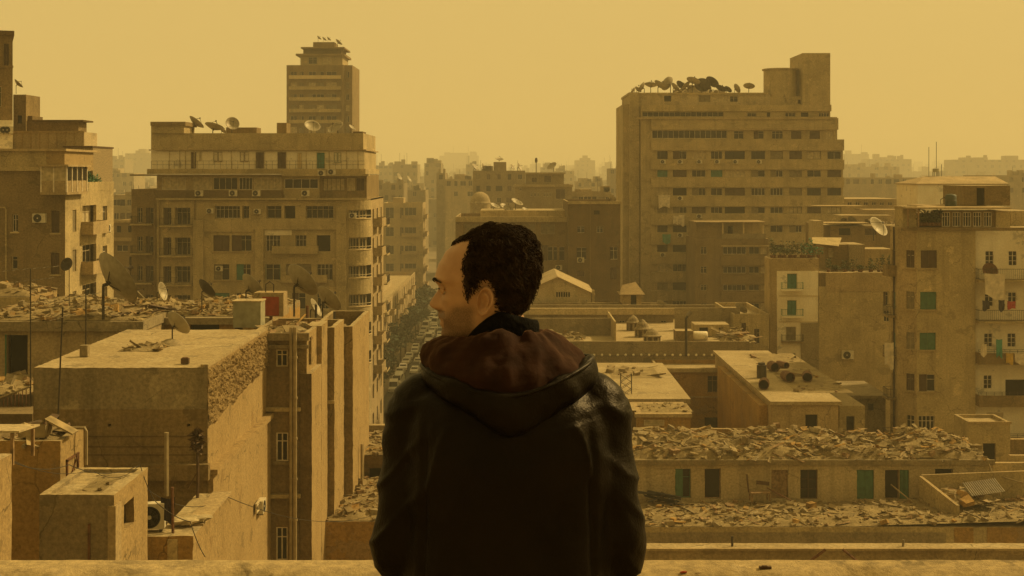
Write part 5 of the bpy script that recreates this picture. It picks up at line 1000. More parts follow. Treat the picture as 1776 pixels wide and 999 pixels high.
b.part('pergola_roof', mb); b.block(1672, 1752, 322, 5, 11, 'brown', zb=zt + .14, holes=[(1694, 326, 1708, 356, 'void')]); b.done()
for i in range(7): plant(1597 + i * 5.2, 392, 118.9, .45, rg.uniform(.7, 1.3), 'climbing pot plant in the dark pergola of the right house', mat='leaf', grp='plants under the pergola')
tk = empty('water_tank', P(1649, 354, 122), 0, 'dark green barrel tank on the roof of the right house', 'tank'); tk.location.z = Z(362, 118) + .1; mb = MB(); mb.lathe([(.01, 0), (.48, 0), (.5, .1), (.5, .95), (.4, 1.05), (.15, 1.1), (.01, 1.12)], 'tankdk', 20); mb.build('barrel', tk, smooth=True); mb = MB(); mb.lathe([(.51, 0), (.54, .03), (.51, .06)], 'dkmetal', 20); mb.build('hoop', tk, (0, 0, .5)); mb = MB(); mb.tube([(-.5, 0, .2), (-.9, 0, .2), (-.9, 0, .6), (-.5, 0, .85)], .03, 'dkmetal', 5); mb.build('feed_pipe', tk)
b = Bd('warehouse', 'pale gable-roofed shed above the roofs behind the right house', 'shed', 1592, 235, 0); za = b.lz(318); zr = b.lz(306); xA, xB = 0, b.lx(1746)
b.blockm(xA, xB, za, 0, 13, 'white'); mb = MB(); mb.poly([(xA - .3, -.3, za - .05), (xB + .3, -.3, za - .05), (xB + .3, 6.5, zr), (xA + 3, 6.5, zr)], 'sand'); mb.poly([(xB + .3, 13.3, za - .05), (xA - .3, 13.3, za - .05), (xA + 3, 6.5, zr), (xB + .3, 6.5, zr)], 'sand'); mb.poly([(xA - .3, 13.3, za - .05), (xA - .3, -.3, za - .05), (xA + 3, 6.5, zr)], 'sand'); mb.box(xA - .3, xB + .3, -.3, 13.3, za - .2, za - .06, 'sand'); b.part('sheet_roof', mb); b.done()
tk = empty('water_tower', P(1623, 305, 242), 0, 'small tank on a legged stand above the gable-roofed shed', 'water tower'); mb = MB()
for (x, y) in ((-.4, -.4), (.4, -.4), (-.4, .4), (.4, .4)): mb.tube([(x, y, -.6), (x, y, .7)], .06, 'dkmetal', 5)
mb.build('stand', tk); mb = MB(); mb.lathe([(.01, .65), (.55, .65), (.55, 1.25), (.01, 1.35)], 'tank', 14); mb.build('tank', tk)
for i, (px, t) in enumerate(((1611, 255), (1624, 246), (1633, 285))): pole('antenna_pole', [P(px, 312, 246), P(px, t, 246)], .05, 'dkmetal', ('thin pole left of the legged tank', 'tallest hair-thin mast above the legged tank', 'short thin pole right of the legged tank')[i] + ' behind the right house', 'pole')
L = [(1542, 594, 'cloth', .8, 2.1, 'long pinkish sheet hung off the left side balcony of the right house'), (1725, 474, 'cloth', 1.7, 2.0, 'large patterned carpet over the top balcony of the right house'), (1737, 520, 'clothdk', .5, .9, 'dark clothes on the second balcony of the right house'), (1710, 521, 'clothdk', .6, .8, 'black and white clothes at the left of the second balcony'), (1754, 522, 'clothred', .7, .65, 'red clothes hung on the second balcony of the right house'), (1733, 588, 'clothteal', .5, 1.5, 'teal towel upright on the third balcony of the right house'), (1751, 612, 'clothyel', .6, .9, 'yellow cloth over the third balcony of the right house'), (1770, 612, 'cloth', 1., .9, 'pale sheet over the third balcony next to the yellow cloth'), (1706, 596, 'cloth', .5, 1., 'small white cloth at the left end of the third balcony')]
for i, (px, py, mt, w_, h_, lab) in enumerate(L): laundry(px, py, 116.9 if px > 1600 else 119.6, w_, h_, mt, lab, seed=i + 10, grp='washing on the right house')
dish(1716, 470, 117.3, 1.3, 'brown dish behind the carpet on the top balcony of the right house', (.1, -.9, .35), 'rust', base=487)
# ================================================================ left middle ground: rubble roofs
b = Bd('flat_house', 'low house at left with dark open doorway under a roof slab heaped with rubble', 'house', -70, 76)
x0, x1, h = b.block(-70, 248, 560, 0, 12, 'sand', holes=[(12, 581, 48, 662, 'void', dict(d=.6)), (-40, 600, -10, 640, 'pane')]); b.band(x0 - .2, x1 + .1, -.35, 12, h - .42, h + .1, 'conc', 'roof_slab')
mb = MB(); mb.box(b.lx(9), b.lx(11.5), -.05, .05, b.lz(662), b.lz(580), 'shgreen'); b.part('door_frame', mb); b.done(0.06)
zq = Z(560, 76) + .1
rubble('roof_rubble', 'broken tiles and planks heaped over the left roof slab', 'rubble', X(-60, 76), X(246, 76), 76, 87.5, lambda x, y: zq, 1250, .1, .6, 5, .5, .5)
b = Bd('flat_house', 'second low house with rubble roof behind the plastered box roof', 'house', 251, 80.5); x0, x1, h = b.block(251, 470, 553, 0, 11, 'ochre', holes=[(262, 560, 276, 574, 'void'), (330, 558, 380, 575, 'void', dict(d=.5))]); b.band(x0, x1, -.3, 11, h - .3, h + .08, 'conc', 'roof_slab'); b.done(0.06)
zq2 = Z(553, 80.5) + .08
rubble('roof_rubble', 'pale stones and tiles strewn on the roof behind the plastered box, under the dark dish', 'rubble', X(290, 82), X(465, 80.5), 81, 91, lambda x, y: zq2, 1100, .12, .5, 6, .3, .35)
rubble('broken_rafters', 'fallen rafters and sheets lying under the biggest dish', 'debris', X(190, 78), X(262, 78), 77, 82, lambda x, y: zq + .1, 30, .5, 1.1, 8, .95, .2, ('dkwood', 'wood', 'plank'))
b = Bd('rooftop_shed', 'rubble topped stub of wall at the left edge in front of the brown house', 'shed', -70, 84, Z(560, 76)); b.block(-70, 52, 515, 0, 5, 'tan', sidemat='litwall'); b.done()
rubble('roof_rubble', 'broken masonry crumbling on the stub of wall at the left edge', 'rubble', X(-60, 84), X(50, 84), 84.2, 88.8, lambda x, y: Z(515, 84), 160, .25, .8, 9, .3, .5)
dish(196, 486, 76, 3.0, 'biggest dish, tilted on a thick post over the left rubble roof', (.66, .62, .55), 'dish', base=553)
dish(117, 459, 80, .75, 'little round dark dish on a tall thin pole at left', (-.3, -.9, .35), 'dishdk', base=540)
dish(356, 502, 82, 1.25, 'dark dish with feed arm on the stone strewn roof', (.6, .55, .6), 'dishdk', base=548)
dish(279, 506, 84, 1.1, 'thin edge-on pale dish between the biggest dish and the dark one', (.9, -.15, .25), 'dish', base=540)
dish(239, 511, 88, 1.2, 'small grey dish low behind the biggest dish', (.6, .2, .6), 'dish', base=524)
dish(435, 500, 80, 1.7, 'pale dish rising behind the grey tank box', (.62, .55, .55), 'dish', base=522)
dish(520, 490, 74, 2.0, 'large brown dish on a pole right of the red and white box', (.62, .62, .6), 'dish', base=548)
dish(567, 521, 75, 1.6, 'pale dish leaning over the rooftop at right of the large brown one', (.62, .6, .6), 'dish', base=552)
dish(545, 535, 76, 1.05, 'small dish below and between two larger ones on the narrow houses', (.8, -.1, .45), 'dish', base=553)
def yagi(px, pyt, pyb, Y, label, arms=((0, 1.1), (.5, .9)), lean=0.):
    root = empty('tv_antenna', P(px + lean, pyb, Y), 0, label, 'antenna'); hh = Z(pyt, Y) - Z(pyb, Y); dx = -lean * Y / F; mb = MB(); mb.tube([(0, 0, 0), (dx, 0, hh)], .03, 'dkmetal', 5); mb.build('pole', root)
    for (dz, L_) in arms:
        mb = MB(); t = 1 - dz / hh; mb.tube([(dx * t - L_, 0, hh - dz - .1), (dx * t + L_, 0, hh - dz + .1)], .018, 'metal', 4)
        for k in range(6): x = dx * t - L_ + 2 * L_ * k / 5; mb.tube([(x, -.35, hh - dz - .1 + .2 * k / 5), (x, .35, hh - dz - .1 + .2 * k / 5)], .012, 'metal', 4)
        mb.build('antenna_boom', root)
yagi(53, 466, 705, 60, 'tall thin television aerial at far left with two crossed booms'); yagi(109, 533, 738, 49, 'leaning bare pole before the plastered box at left', ((.35, .35),), -9); yagi(149, 500, 600, 57, 'slim aerial rod set in a small concrete foot on the plastered box', ((.3, .5),))
mb = MB(); zt_ = Z(638, 50); c = P(147, 622, 53); mb.box(-.15, .15, -.15, .15, 0, .42, 'conc'); o = mb.build('concrete_foot', None, (c.x, 53, zt_ + .03)); tag(o, 'small concrete block holding the slim aerial on the plastered box roof', 'block')
o = empty('metal_fence', P(0, 716, 66), 0, 'rusty barred fence with sheet infill at the left edge below the doorway', 'fence'); mb = MB(); L_ = X(52, 66) - X(0, 66)
mb.tube([(-1, 0, .35), (L_, 0, 1.25)], .05, 'pipe', 5); mb.tube([(-1, 0, .1), (L_, 0, .1)], .03, 'rust', 4); mb.build('rail', o); mb = MB()
for k in range(9): mb.tube([(k * L_ / 8, 0, -.6), (k * L_ / 8, 0, .55 + k * .085)], .025, 'rust', 4)
mb.build('bars', o); mb = MB()
for k in range(14): x = -.6 + k * .16; mb.poly([(x, .15, -.5), (x + .08, .2, -.5), (x + .08, .2, .85), (x, .15, .85)], 'metal'); mb.poly([(x + .08, .2, -.5), (x + .16, .15, -.5), (x + .16, .15, .85), (x + .08, .2, .85)], 'metal')
mb.build('sheet', o)
b = Bd('yard_wall', 'low dark yard wall under the barred fence at the left edge', 'wall', -70, 64); b.block(-70, 56, 718, 0, 4, 'dkbrown', top='roofdk'); b.done()
rubble('yard_rubble', 'rubble spilling from the dark doorway at the left edge', 'rubble', X(-40, 70), X(52, 70), 69, 75, lambda x, y: Z(672, 72), 90, .25, .8, 12, .3, .6)

# ================================================================ the plastered box
b = Bd('plastered_house', 'big plain plastered box with flat roof and pitted sunlit side', 'house', 58, 50)
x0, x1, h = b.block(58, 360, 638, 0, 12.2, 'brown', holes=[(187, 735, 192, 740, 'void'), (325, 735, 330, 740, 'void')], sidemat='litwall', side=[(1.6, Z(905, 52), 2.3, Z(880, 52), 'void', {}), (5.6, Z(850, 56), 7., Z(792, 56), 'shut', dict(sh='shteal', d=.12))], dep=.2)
b.band(x0 + .02, x1 - .02, -.012, -.001, h - 1.5, h - .02, 'grey', 'upper_render')
mb = MB(); zc = 31.25; mb.box(x1 + .002, x1 + .35, .05, 12.3, zc - .18, zc + .02, 'litwall'); mb.box(x1 + .002, x1 + .2, .03, 12.28, 0, zc - .19, 'litwall'); b.part('side_ledge', mb)
mb = MB(); ny_, nz_ = 300, 100; k = mb.mi('pit')
for j in range(nz_ + 1):
    for i in range(ny_ + 1):
        y = .03 + 12.12 * i / ny_; zl = 32.75 + .05 * y + noise.noise(Vector((y * 1.2, 3, 0))) * .25; z = zl + (h - .03 - zl) * j / nz_
        e = min(1, j / 6, (nz_ - j) / 4 + .15, (i + 1) / 4); q = noise.fractal(Vector((y * 4.2, z * 4.2, 1)), .8, 2., 4)
        mb.v.append((x1 + .004 + e * (.06 + max(-.055, min(.13, q * .13))), y, z))
for j in range(nz_):
    for i in range(ny_): a = j * (ny_ + 1) + i; mb.f.append((a, a + 1, a + ny_ + 2, a + ny_ + 1)); mb.m.append(k)
b.part('pitted_stucco', mb)
b.band(x0 + 3.6, x1 + .1, -.35, -.002, Z(830, 50), Z(803, 50), 'brown', 'front_ledge')
mb = MB()
for q in (758, 776, 790): z = Z(q, 50); mb.box(b.lx(150), x1 - .02, -.02, -.002, z, z + .05, 'dkbrown')
b.part('score_lines', mb)
win(b.root, (x1 + .2, 7.8, 0), (0, 1, 0), (0, Z(889, 58), .95, Z(872, 58)), 'pane', d=-.05); ac_unit(b.root, (x1 + .2, 8.9, Z(892, 58.5)), R(90), .9)
mb = MB(); zr = h + .0
for q, (a, c) in enumerate((((x0, 0), (x1, 0)), ((x1, 0), (x1, 12.2)))): pass
mb.box(x1 - .25, x1 + .02, .0, 12.2, h + .002, h + .12, 'roof'); b.part('roof_kerb', mb); b.done(0.05)
dish(306, 563, 57, 1.12, 'small dish on a cement mound in the middle of the plastered box roof', (.5, .62, .55), 'dish', base=596)
mb = MB(); mb.lathe([(.55, -.02), (.4, .12), (.2, .22), (.01, .26)], 'conc', 14); tag(mb.build('cement_mound', None, (X(300, 57), 56.6, zt_ + .01)), 'cement mound under the dish on the plastered box', 'mound')
rubble('roof_debris', 'thin scatter of broken tiles beside the dish on the plastered box', 'debris', X(215, 55.5), X(285, 55.5), 54.5, 57, lambda x, y: zt_ + .0, 45, .12, .5, 14, .6, .06)
mb = MB(); mb.box(-.14, .14, -.1, .1, 0, .2, 'dkwood'); mb.box(-.1, .1, -.06, .06, .2, .23, 'rust'); tag(mb.build('brick', None, (X(319, 50.7), 50.9, zt_ + .03)), 'single dark brick on the front of the plastered box roof', 'brick')

# ================================================================ narrow houses with sunlit fins
b = Bd('narrow_house', 'narrow brown house with drain pipes and three stacked small windows', 'house', 430, 62)
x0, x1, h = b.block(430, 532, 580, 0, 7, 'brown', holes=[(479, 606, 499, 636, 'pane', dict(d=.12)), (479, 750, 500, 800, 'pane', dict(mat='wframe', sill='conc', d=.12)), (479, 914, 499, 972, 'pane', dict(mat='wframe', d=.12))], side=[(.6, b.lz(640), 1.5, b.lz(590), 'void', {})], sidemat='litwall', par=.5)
b.band(x0, x1 + .12, -.2, -.003, b.lz(590), b.lz(577), 'conc'); b.band(x0, x1 + .1, -.12, -.002, b.lz(604), b.lz(598), 'conc', 'string_course')
for t in (706, 856): b.band(x0, b.lx(522), -.28, -.002, b.lz(t + 6), b.lz(t), 'tan', 'ledge')
hA2 = b.lz(648); b.w.face((b.lx(520), -.05, 0), (1, 0, 0), b.lx(541) - b.lx(520), hA2, [], .1, 'dkbrown'); b.w.face((b.lx(541), -.05, 0), (0, 1, 0), 3.2, hA2, [], .1, 'litwall'); b.w.face((b.lx(520), 0, 0), (0, -1, 0), .05, hA2, [], .01, 'dkbrown'); b.w.poly([(b.lx(520), -.05, hA2), (b.lx(541), -.05, hA2), (b.lx(541), 3.2, hA2), (b.lx(520), 3.2, hA2)], 'roof')
b.blockm(x1 - .5, b.lx(541), Z(562, 66), 3.2, 5.2, 'litwall', sidemat='litwall')
mb = MB()
for q, r_ in ((506.5, .07), (513.5, .09)):
    x = b.lx(q); mb.tube([(x, -.32, 0), (x, -.32, b.lz(566))], r_, 'pipe', 8)
    for t in (620, 690, 760, 830, 900): mb.tube([(x, -.32, b.lz(t)), (x, -.32, b.lz(t - 4))], r_ * 1.35, 'pipe', 8)
b.part('drain_pipe', mb); b.done(.05)
b = Bd('narrow_house', 'second narrow house with a bright flaking fin between two others', 'house', 540, 67.4); b.block(540, 580, 568, 0, 3.85, 'brown', sidemat='litwall', par=.4); b.band(b.lx(566), b.lx(580.5), -.1, -.002, b.lz(700), b.lz(694), 'tan', 'ledge'); b.done(0.06)
b = Bd('narrow_house', 'third narrow house with tall sunlit flaking wall beside the street', 'house', 540, 71.4); b.block(540, 612, 566, 0, 8.1, 'brown', sidemat='litwall', par=1.1); b.done(0.06)
tk = empty('water_tank', P(428, 572, 66), 0, 'tall grey-green box tank on the narrow house roof', 'tank'); mb = MB(); mb.box(-.66, .66, 0, 1.2, .1, 1.32, 'tank'); mb.build('tank_box', tk); mb = MB(); mb.box(-.7, .7, -.04, 1.24, 1.322, 1.38, 'pale'); mb.build('lid', tk); mb = MB(); mb.box(-.6, -.4, .1, 1.1, -.6, .098, 'dkwood'); mb.box(.4, .6, .1, 1.1, -.6, .098, 'dkwood'); mb.build('stand', tk)
tk = empty('water_tank', P(466, 549, 70), 0, 'white framed box with a red front next to the grey-green tank', 'tank'); mb = MB(); mb.box(-.75, .75, 0, 1.2, .0, 1.2, 'sand'); mb.build('tank_box', tk); mb = MB(); mb.box(-.32, .52, -.03, -.002, .05, 1.0, 'red'); mb.build('red_panel', tk); mb = MB(); mb.tube([(-.2, .3, 1.2), (-.2, .3, 1.6), (.0, .3, 1.75), (.2, .3, 1.6), (.2, .3, 1.2)], .03, 'dkmetal', 5); mb.build('bent_pipe', tk)
rubble('roof_rubble', 'planks, crates and stones on the roof of the narrow brown house', 'rubble', X(432, 64), X(528, 64), 63, 68.5, lambda x, y: Z(580, 62) - .45, 150, .2, .8, 15, .5, .5)
rubble('roof_rubble', 'stone scatter at the foot of the dishes on the third narrow house', 'rubble', X(545, 73), X(608, 73), 72, 79, lambda x, y: Z(566, 71.4) - 1.0, 80, .25, .6, 16, .2, .4)
for i, (px, t, bt) in enumerate(((447, 552, 575), (470, 548, 572), (548, 528, 552), (533, 530, 556), (580, 540, 562))): pole('vent_pipe', [P(px, bt + 8, 69 + i), P(px, t, 69 + i)], .07 + .02 * (i % 2), ('dkmetal', 'rust')[i % 2], ('short dark vent stub in front of the grey-green tank', 'rusty stub by the red panel box', 'dark stub between the two large dishes', 'rusty stub behind the large brown dish', 'dark stub at the right end of the narrow roofs')[i], 'vent pipe', 'vent stubs on the narrow houses')

# ================================================================ ruins between the narrow houses and the man
b = Bd('ruined_wall', 'ochre ruin wall with rubble top just left of the man\'s arm', 'wall', 562, 66.5); b.block(562, 760, 905, 0, 9, 'ochre', top='roofdk'); b.done(0.1)
rubble('rubble_heap', 'stone rubble heaped on the ochre ruin wall by the man\'s arm', 'rubble', X(566, 67), X(755, 67), 66.6, 75, lambda x, y: Z(905, 66.5), 800, .08, .42, 17, .35, .4)
b = Bd('ruined_wall', 'higher broken wall with ledges of rubble behind the ochre ruin', 'wall', 600, 77); b.block(600, 745, 790, 0, 5.5, 'dkbrown', top='roofdk', holes=[(640, 812, 668, 838, 'void', dict(d=.3))]); b.block(600, 745, 738, 7, 7.6, 'sand'); b.done(0.12)
rubble('rubble_heap', 'grey rubble on the higher broken wall next to the man\'s shoulder', 'rubble', X(612, 78), X(740, 78), 77, 83, lambda x, y: Z(790, 77), 520, .08, .42, 18, .3, .5)
pole('drain_pipe', [P(628, 862, 74), P(628, 770, 74)], .09, 'pipe', 'upright pale pipe standing in the ruin left of the man', 'pipe'); pole('drain_pipe', [P(628, 862, 73.8), P(612, 790, 74.5)], .04, 'pipe', 'thin slanting rod beside the upright pale pipe', 'rod')

# ================================================================ bottom left roofs
b = Bd('rooftop_block', 'ochre stained block with lumber and a broken cabinet on top', 'rooftop block', -30, 43); x0, x1, h = b.block(-30, 105, 765, 0, 2.3, 'ochre', sidemat='litwall', par=.2); mb = MB(); 
for (a, c) in ((.5, .5), (1.6, 1.6)): mb.box(x1 + .002, x1 + .06, a, a + .08, h - 1.7, h - .7, 'rust')
mb.box(x1 + .002, x1 + .06, .5, 1.7, h - .75, h - .68, 'rust'); mb.box(x1 + .002, x1 + .06, .5, 1.7, h - 1.72, h - 1.65, 'rust'); mb.tube([(x1 + .03, .55, h - 1.6), (x1 + .03, 1.6, h - .75)], .03, 'rust', 4); b.part('iron_window_frame', mb); b.done(0.05)
zb1 = Z(765, 43)
cb = empty('broken_cabinet', P(66, 768, 43.6), 0, 'open pale wooden cabinet lying folded on the ochre stained block', 'cabinet'); cb.location.z = zb1 + .02; mb = MB(); mb.box(-.42, .42, -.3, .3, 0, .04, 'plank', T=Matrix.Translation((0, 0, .32)) @ Matrix.Rotation(R(-38), 4, 'Y')); mb.build('side_board', cb); mb = MB(); mb.box(-.5, .5, -.3, .3, 0, .05, 'plank', T=Matrix.Translation((.72, 0, .34)) @ Matrix.Rotation(R(28), 4, 'Y')); mb.build('back_board', cb); mb = MB(); mb.box(-.02, .02, -.3, .3, 0, .5, 'plank', T=Matrix.Translation((.32, 0, .05)) @ Matrix.Rotation(R(10), 4, 'Y')); mb.build('shelf', cb)
mb = MB(); mb.box(-.42, .42, -.24, -.2, 0, .42, 'plank', T=Matrix.Translation((-.1, -.1, 0)) @ Matrix.Rotation(R(-8), 4, 'X')); mb.build('front_board', cb)
rubble('lumber', 'dark lumber scraps behind the broken cabinet', 'lumber', X(8, 44), X(100, 44), 43.2, 45.2, lambda x, y: zb1 - .15, 40, .3, .9, 19, .9, .25, ('dkwood', 'wood', 'plank'))
pole('plumbing_pipe', [P(96, 742, 44.5), P(147, 742, 44.5), P(149, 748, 44.5), P(149, 806, 44.5)], .06, 'pipe', 'pale pipe bending down beside the ochre stained block', 'pipe'); pole('plumbing_pipe', [P(40, 775, 42.9), P(84, 738, 44.2)], .07, 'pipe', 'pale pipe slanting over the edge of the ochre stained block', 'pipe')
b = Bd('rooftop_block', 'bright sunlit wall end at the bottom left corner', 'rooftop block', 0, 33, x=-19.); b.blockm(0, 6.2, Z(788, 35.3), 0, 2.4, 'litwall', top='roof'); b.band(-.2, 5.9, .2, 2., Z(788, 35.3) + .003, Z(788, 35.3) + .12, 'plank', 'coping'); b.done(0.05)
o = empty('sheet_canopy', P(-8, 790, 36.5), 0, 'pale sheet canopy on short posts at the left edge above the bright wall end', 'canopy'); mb = MB(); hh = Z(742, 37) - o.location.z; mb.box(-.5, .75, -.4, 1.2, hh, hh + .05, 'pale', T=Matrix.Rotation(R(-4), 4, 'X')); mb.build('sheet', o); mb = MB(); mb.box(.5, .58, -.3, -.22, -.2, hh, 'wood'); mb.build('post', o); mb = MB(); mb.box(.62, .7, .9, .98, -.2, hh, 'wood'); mb.build('post', o)
b = Bd('rooftop_hut', 'small stained concrete hut with flat roof and window hole in the lower left', 'hut', 68, 38); x0, x1, h = b.block(68, 198, 858, 0, 3.5, 'grey', sidemat='litwall', side=[(.95, Z(913, 39.5), 2.0, Z(868, 39.5), 'void', dict(d=.35))], par=.1, top='roof'); b.band(b.lx(188), x1 + .06, -.07, .5, 0, h - .3, 'sand', 'corner_post'); b.band(b.lx(153), b.lx(157), -.05, -.002, 0, b.lz(908), 'rust', 'iron_bar'); b.done(0.045)
rubble('roof_debris', 'few brick bits on the small concrete hut', 'debris', X(160, 40), X(200, 40), 38.6, 41, lambda x, y: Z(858, 38) - .1, 12, .12, .3, 20, .4, .02)
b = Bd('yard_wall', 'patched wall with a thick sunlit coping slab in front of the plastered box', 'wall', 240, 42); x0, x1, h = b.block(240, 335, 930, 0, 1.2, 'ochre', sidemat='litwall'); b.blockm(x1 - 1.15, x1, h, 1.2, 5.6, 'ochre', sidemat='litwall'); b.band(b.lx(300), x1 + .03, 1.25, 5.65, h + .002, h + .06, 'sand', 'coping_slab'); b.band(b.lx(291), b.lx(308), -.06, -.002, 0, b.lz(935), 'tan', 'pier'); b.blockm(0, x1 - 1.16, b.lz(985), 1.2, 7.5, 'grey', top='roofdk'); b.done(0.05)
ac = empty('air_conditioner', P(265, 929, 42.6), R(4), 'white outdoor air conditioner with round black fan on the patched wall', 'air conditioner'); ac.location.z = Z(930, 42) + .03; mb = MB(); mb.box(-.42, .36, -.16, .2, .06, .84, 'acwhite'); mb.build('casing', ac)
T = Matrix.Translation((-.07, -.163, .43)) @ Matrix.Rotation(R(90), 4, 'X'); mb = MB(); mb.lathe([(.335, -.01), (.335, .012), (.3, .014), (.295, .002)], 'black', 28, T); mb.lathe([(.005, .001), (.296, .001)], 'void', 28, T); mb.build('fan_ring', ac)
mb = MB(); mb.lathe([(.005, .03), (.06, .03), (.07, .01)], 'acwhite', 14, T)
for q in range(5): a = q * 1.2566; mb.poly([T @ Vector((.06 * math.cos(a), .06 * math.sin(a), .02)), T @ Vector((.27 * math.cos(a - .15), .27 * math.sin(a - .15), .022)), T @ Vector((.28 * math.cos(a + .35), .28 * math.sin(a + .35), .012)), T @ Vector((.07 * math.cos(a + .6), .07 * math.sin(a + .6), .012))], 'dkmetal')
mb.build('fan', ac); mb = MB()
for r_ in (.1, .17, .24): mb.lathe([(r_, .034), (r_ + .008, .038), (r_ + .016, .034)], 'black', 24, T)
for q in range(8): a = q * .785; mb.tube([T @ Vector((.06 * math.cos(a), .06 * math.sin(a), .036)), T @ Vector((.31 * math.cos(a), .31 * math.sin(a), .03))], .006, 'black', 4)
mb.build('guard', ac)
for x in (-.33, .27): mb = MB(); mb.box(x - .04, x + .04, -.18, .22, 0, .06, 'dkmetal'); mb.build('foot', ac)
pole('rusty_rod', [P(300, 930, 42.4), P(299, 845, 42.4)], .05, 'rust', 'rusty iron rod with clothes tied to it beside the white air conditioner', 'rod')
laundry(291, 862, 42.6, .42, .75, 'clothdk', 'dark cloth tied between the white air conditioner and the rusty rod', seed=60, grp=None)
for i, (px, py, s_) in enumerate(((318, 906, .5), (342, 915, .42))):
    c = P(px, py, 43.2 + i * .3); mb = MB(); rr = random.Random(80 + i); 
    mb.lathe([(.01, 0), (s_ * .8, .03), (s_ * 1.0, .13), (s_ * .7, .16), (.01, .18)], 'curtain', 18); o = mb.build('sack', None, (c.x, c.y, Z(930, 42) + .065))
    for v in o.data.vertices: v.co += Vector((noise.noise(v.co * 5) * .16, noise.noise(v.co * 5 + Vector((9, 0, 0))) * .12, noise.noise(v.co * 6) * .09)); v.co.y *= .6
    tag(o, ('pale slumped sack on the sunlit coping slab', 'smaller folded sack at the slab edge right of the slumped one')[i], 'sack')
pole('drain_pipe', [P(289, 860, 48), P(289, 750, 48)], .09, 'pipe', 'upright pale pipe in front of the plastered box', 'pipe')
o = empty('bundle_post', P(342, 880, 47), 0, 'dark crooked post with a withered bundle tied to its top', 'post'); mb = MB(); hh = Z(770, 47) - o.location.z; mb.tube([(0, 0, 0), (.03, 0, hh * .5), (0, 0, hh)], .06, 'dkwood', 6); mb.tube([(0, 0, hh * .55), (-.32, 0, hh * .3)], .025, 'dkwood', 4); mb.build('pole', o); mb = MB(); leaves(mb, (0, 0, hh + .1), .16, 130, .2, 'dkwood', random.Random(4), 2.6); mb.build('bundle', o)
def wire(pts, label, r=.018, sag=.25, n=14):
    out_ = []
    for a, c in zip(pts, pts[1:]):
        for k in range(n): t = k / n; v = a.lerp(c, t); v.z -= sag * 4 * t * (1 - t); out_.append(v)
    out_.append(pts[-1]); return pole('cable', out_, r, 'dkmetal', label, 'cable', n=4)
wire([P(-5, 786, 36), P(120, 806, 38), P(243, 806, 41)], 'cable sagging across the lower left roofs to the small hut', .014)
wire([P(-5, 783, 36), P(160, 815, 39.5), P(243, 806, 41.05)], 'second slack cable just below the first at lower left', .01, .3)
wire([P(243, 806, 41), P(268, 868, 41.2), P(330, 905, 41.3), P(356, 966, 41)], 'black cable falling from the small hut past the air conditioner', .014, .1)
wire([P(243, 839, 42), P(395, 862, 47), P(640, 896, 66)], 'thin cable running from the small hut across to the ochre ruin', .014, .5)
wire([P(443, 700, 61.8), P(458, 640, 61.7), P(466, 618, 61.8)], 'loose thin wire on the front of the narrow brown house', .01, .2)
wire([P(415, 620, 61), P(400, 800, 60), P(447, 905, 61.5)], 'long slack wire hanging between plastered box and narrow house', .01, .6)
# building the camera side stands on is below; ruins at right
# ================================================================ rubble houses at lower right
b = Bd('ruined_house', 'long ruined house with doorways, green shutters and a roof of rubble', 'house', 1050, 95)
hs = [(1171, 813, 1198, 864, 'half', dict(sh='shgreen', mat='shgreen')), (1222, 813, 1250, 865, 'pane', dict(d=.3, nv=1, nh=0, mat='wood')), (1338, 815, 1367, 865, 'shut', dict(sh='wood', mat='wood')), (1388, 815, 1418, 866, 'pane', dict(mat='dkwood', nv=2, nh=2)), (1486, 815, 1516, 866, 'shut', dict(sh='shgreen', mat='shgreen')), (1535, 815, 1560, 866, 'pane', dict(d=.3, nv=1, nh=0, mat='wood')), (1560.5, 815, 1577, 866, 'shut', dict(sh='shgreen', mat='shgreen')), (1622, 813, 1653, 833, 'void', {})]
x0, x1, h = b.block(1050, 1722, 800, 0, 9, 'pale', holes=hs, dep=.3); b.band(x0, x1 + .1, -.18, -.003, b.lz(806), b.lz(797), 'conc', 'eaves'); b.done(0.09)
zr8 = Z(800, 95)
rubble('roof_rubble', 'great heap of broken planks and plaster over the long ruined house', 'rubble', X(1050, 95), X(1716, 95), 95, 103.5, lambda x, y: zr8 + max(0, .35 - abs(y - 99.5) * .08) , 3300, .09, .68, 21, .72, .75, lift=.06)
rubble('charred_beams', 'charred beams leaning against the ruined house at its left end', 'beams', X(1132, 93), X(1172, 93), 93, 94.4, lambda x, y: Z(868, 95), 26, .6, 1.3, 22, .95, .3, ('dkwood', 'black'), lift=.5)
bc = empty('broken_chair', P(1318, 866, 94.), R(10), 'broken wooden armchair frame before the ruined house', 'chair'); mb = MB(); mb.box(-.7, .7, -.3, .3, .42, .52, 'wood'); mb.build('seat', bc); mb = MB(); mb.box(-.7, -.6, .25, .33, .52, 1.75, 'dkwood', T=Matrix.Rotation(R(-6), 4, 'Y')); mb.build('backrest', bc); mb = MB(); mb.box(-.3, .6, .2, .28, .95, 1.2, 'dkwood', T=Matrix.Rotation(R(8), 4, 'Y')); mb.build('back_rail', bc)
for x in (-.65, .62):
    for y in (-.25, .25): mb = MB(); mb.box(x - .04, x + .04, y - .04, y + .04, -.1, .418, 'wood'); mb.build('leg', bc)
b = Bd('ruined_terrace', 'lower ruined terrace with rubble top and patched yellow wall', 'terrace', 1020, 88.4); x0, x1, h = b.block(1020, 1900, 914, 0, 6.5, 'tan', top='roofdk'); b.band(b.lx(1120), b.lx(1640), -.06, -.002, h - 1.15, h - .35, 'grey', 'render_band'); b.band(b.lx(1655), b.lx(1688), -.05, -.002, h - 1.05, h - .02, 'ochre', 'render_patch'); b.band(b.lx(1712), b.lx(1900), -.05, -.002, h - 1.05, h - .02, 'ochre', 'render_patch'); b.done(0.1)
zr9 = Z(914, 88.4)
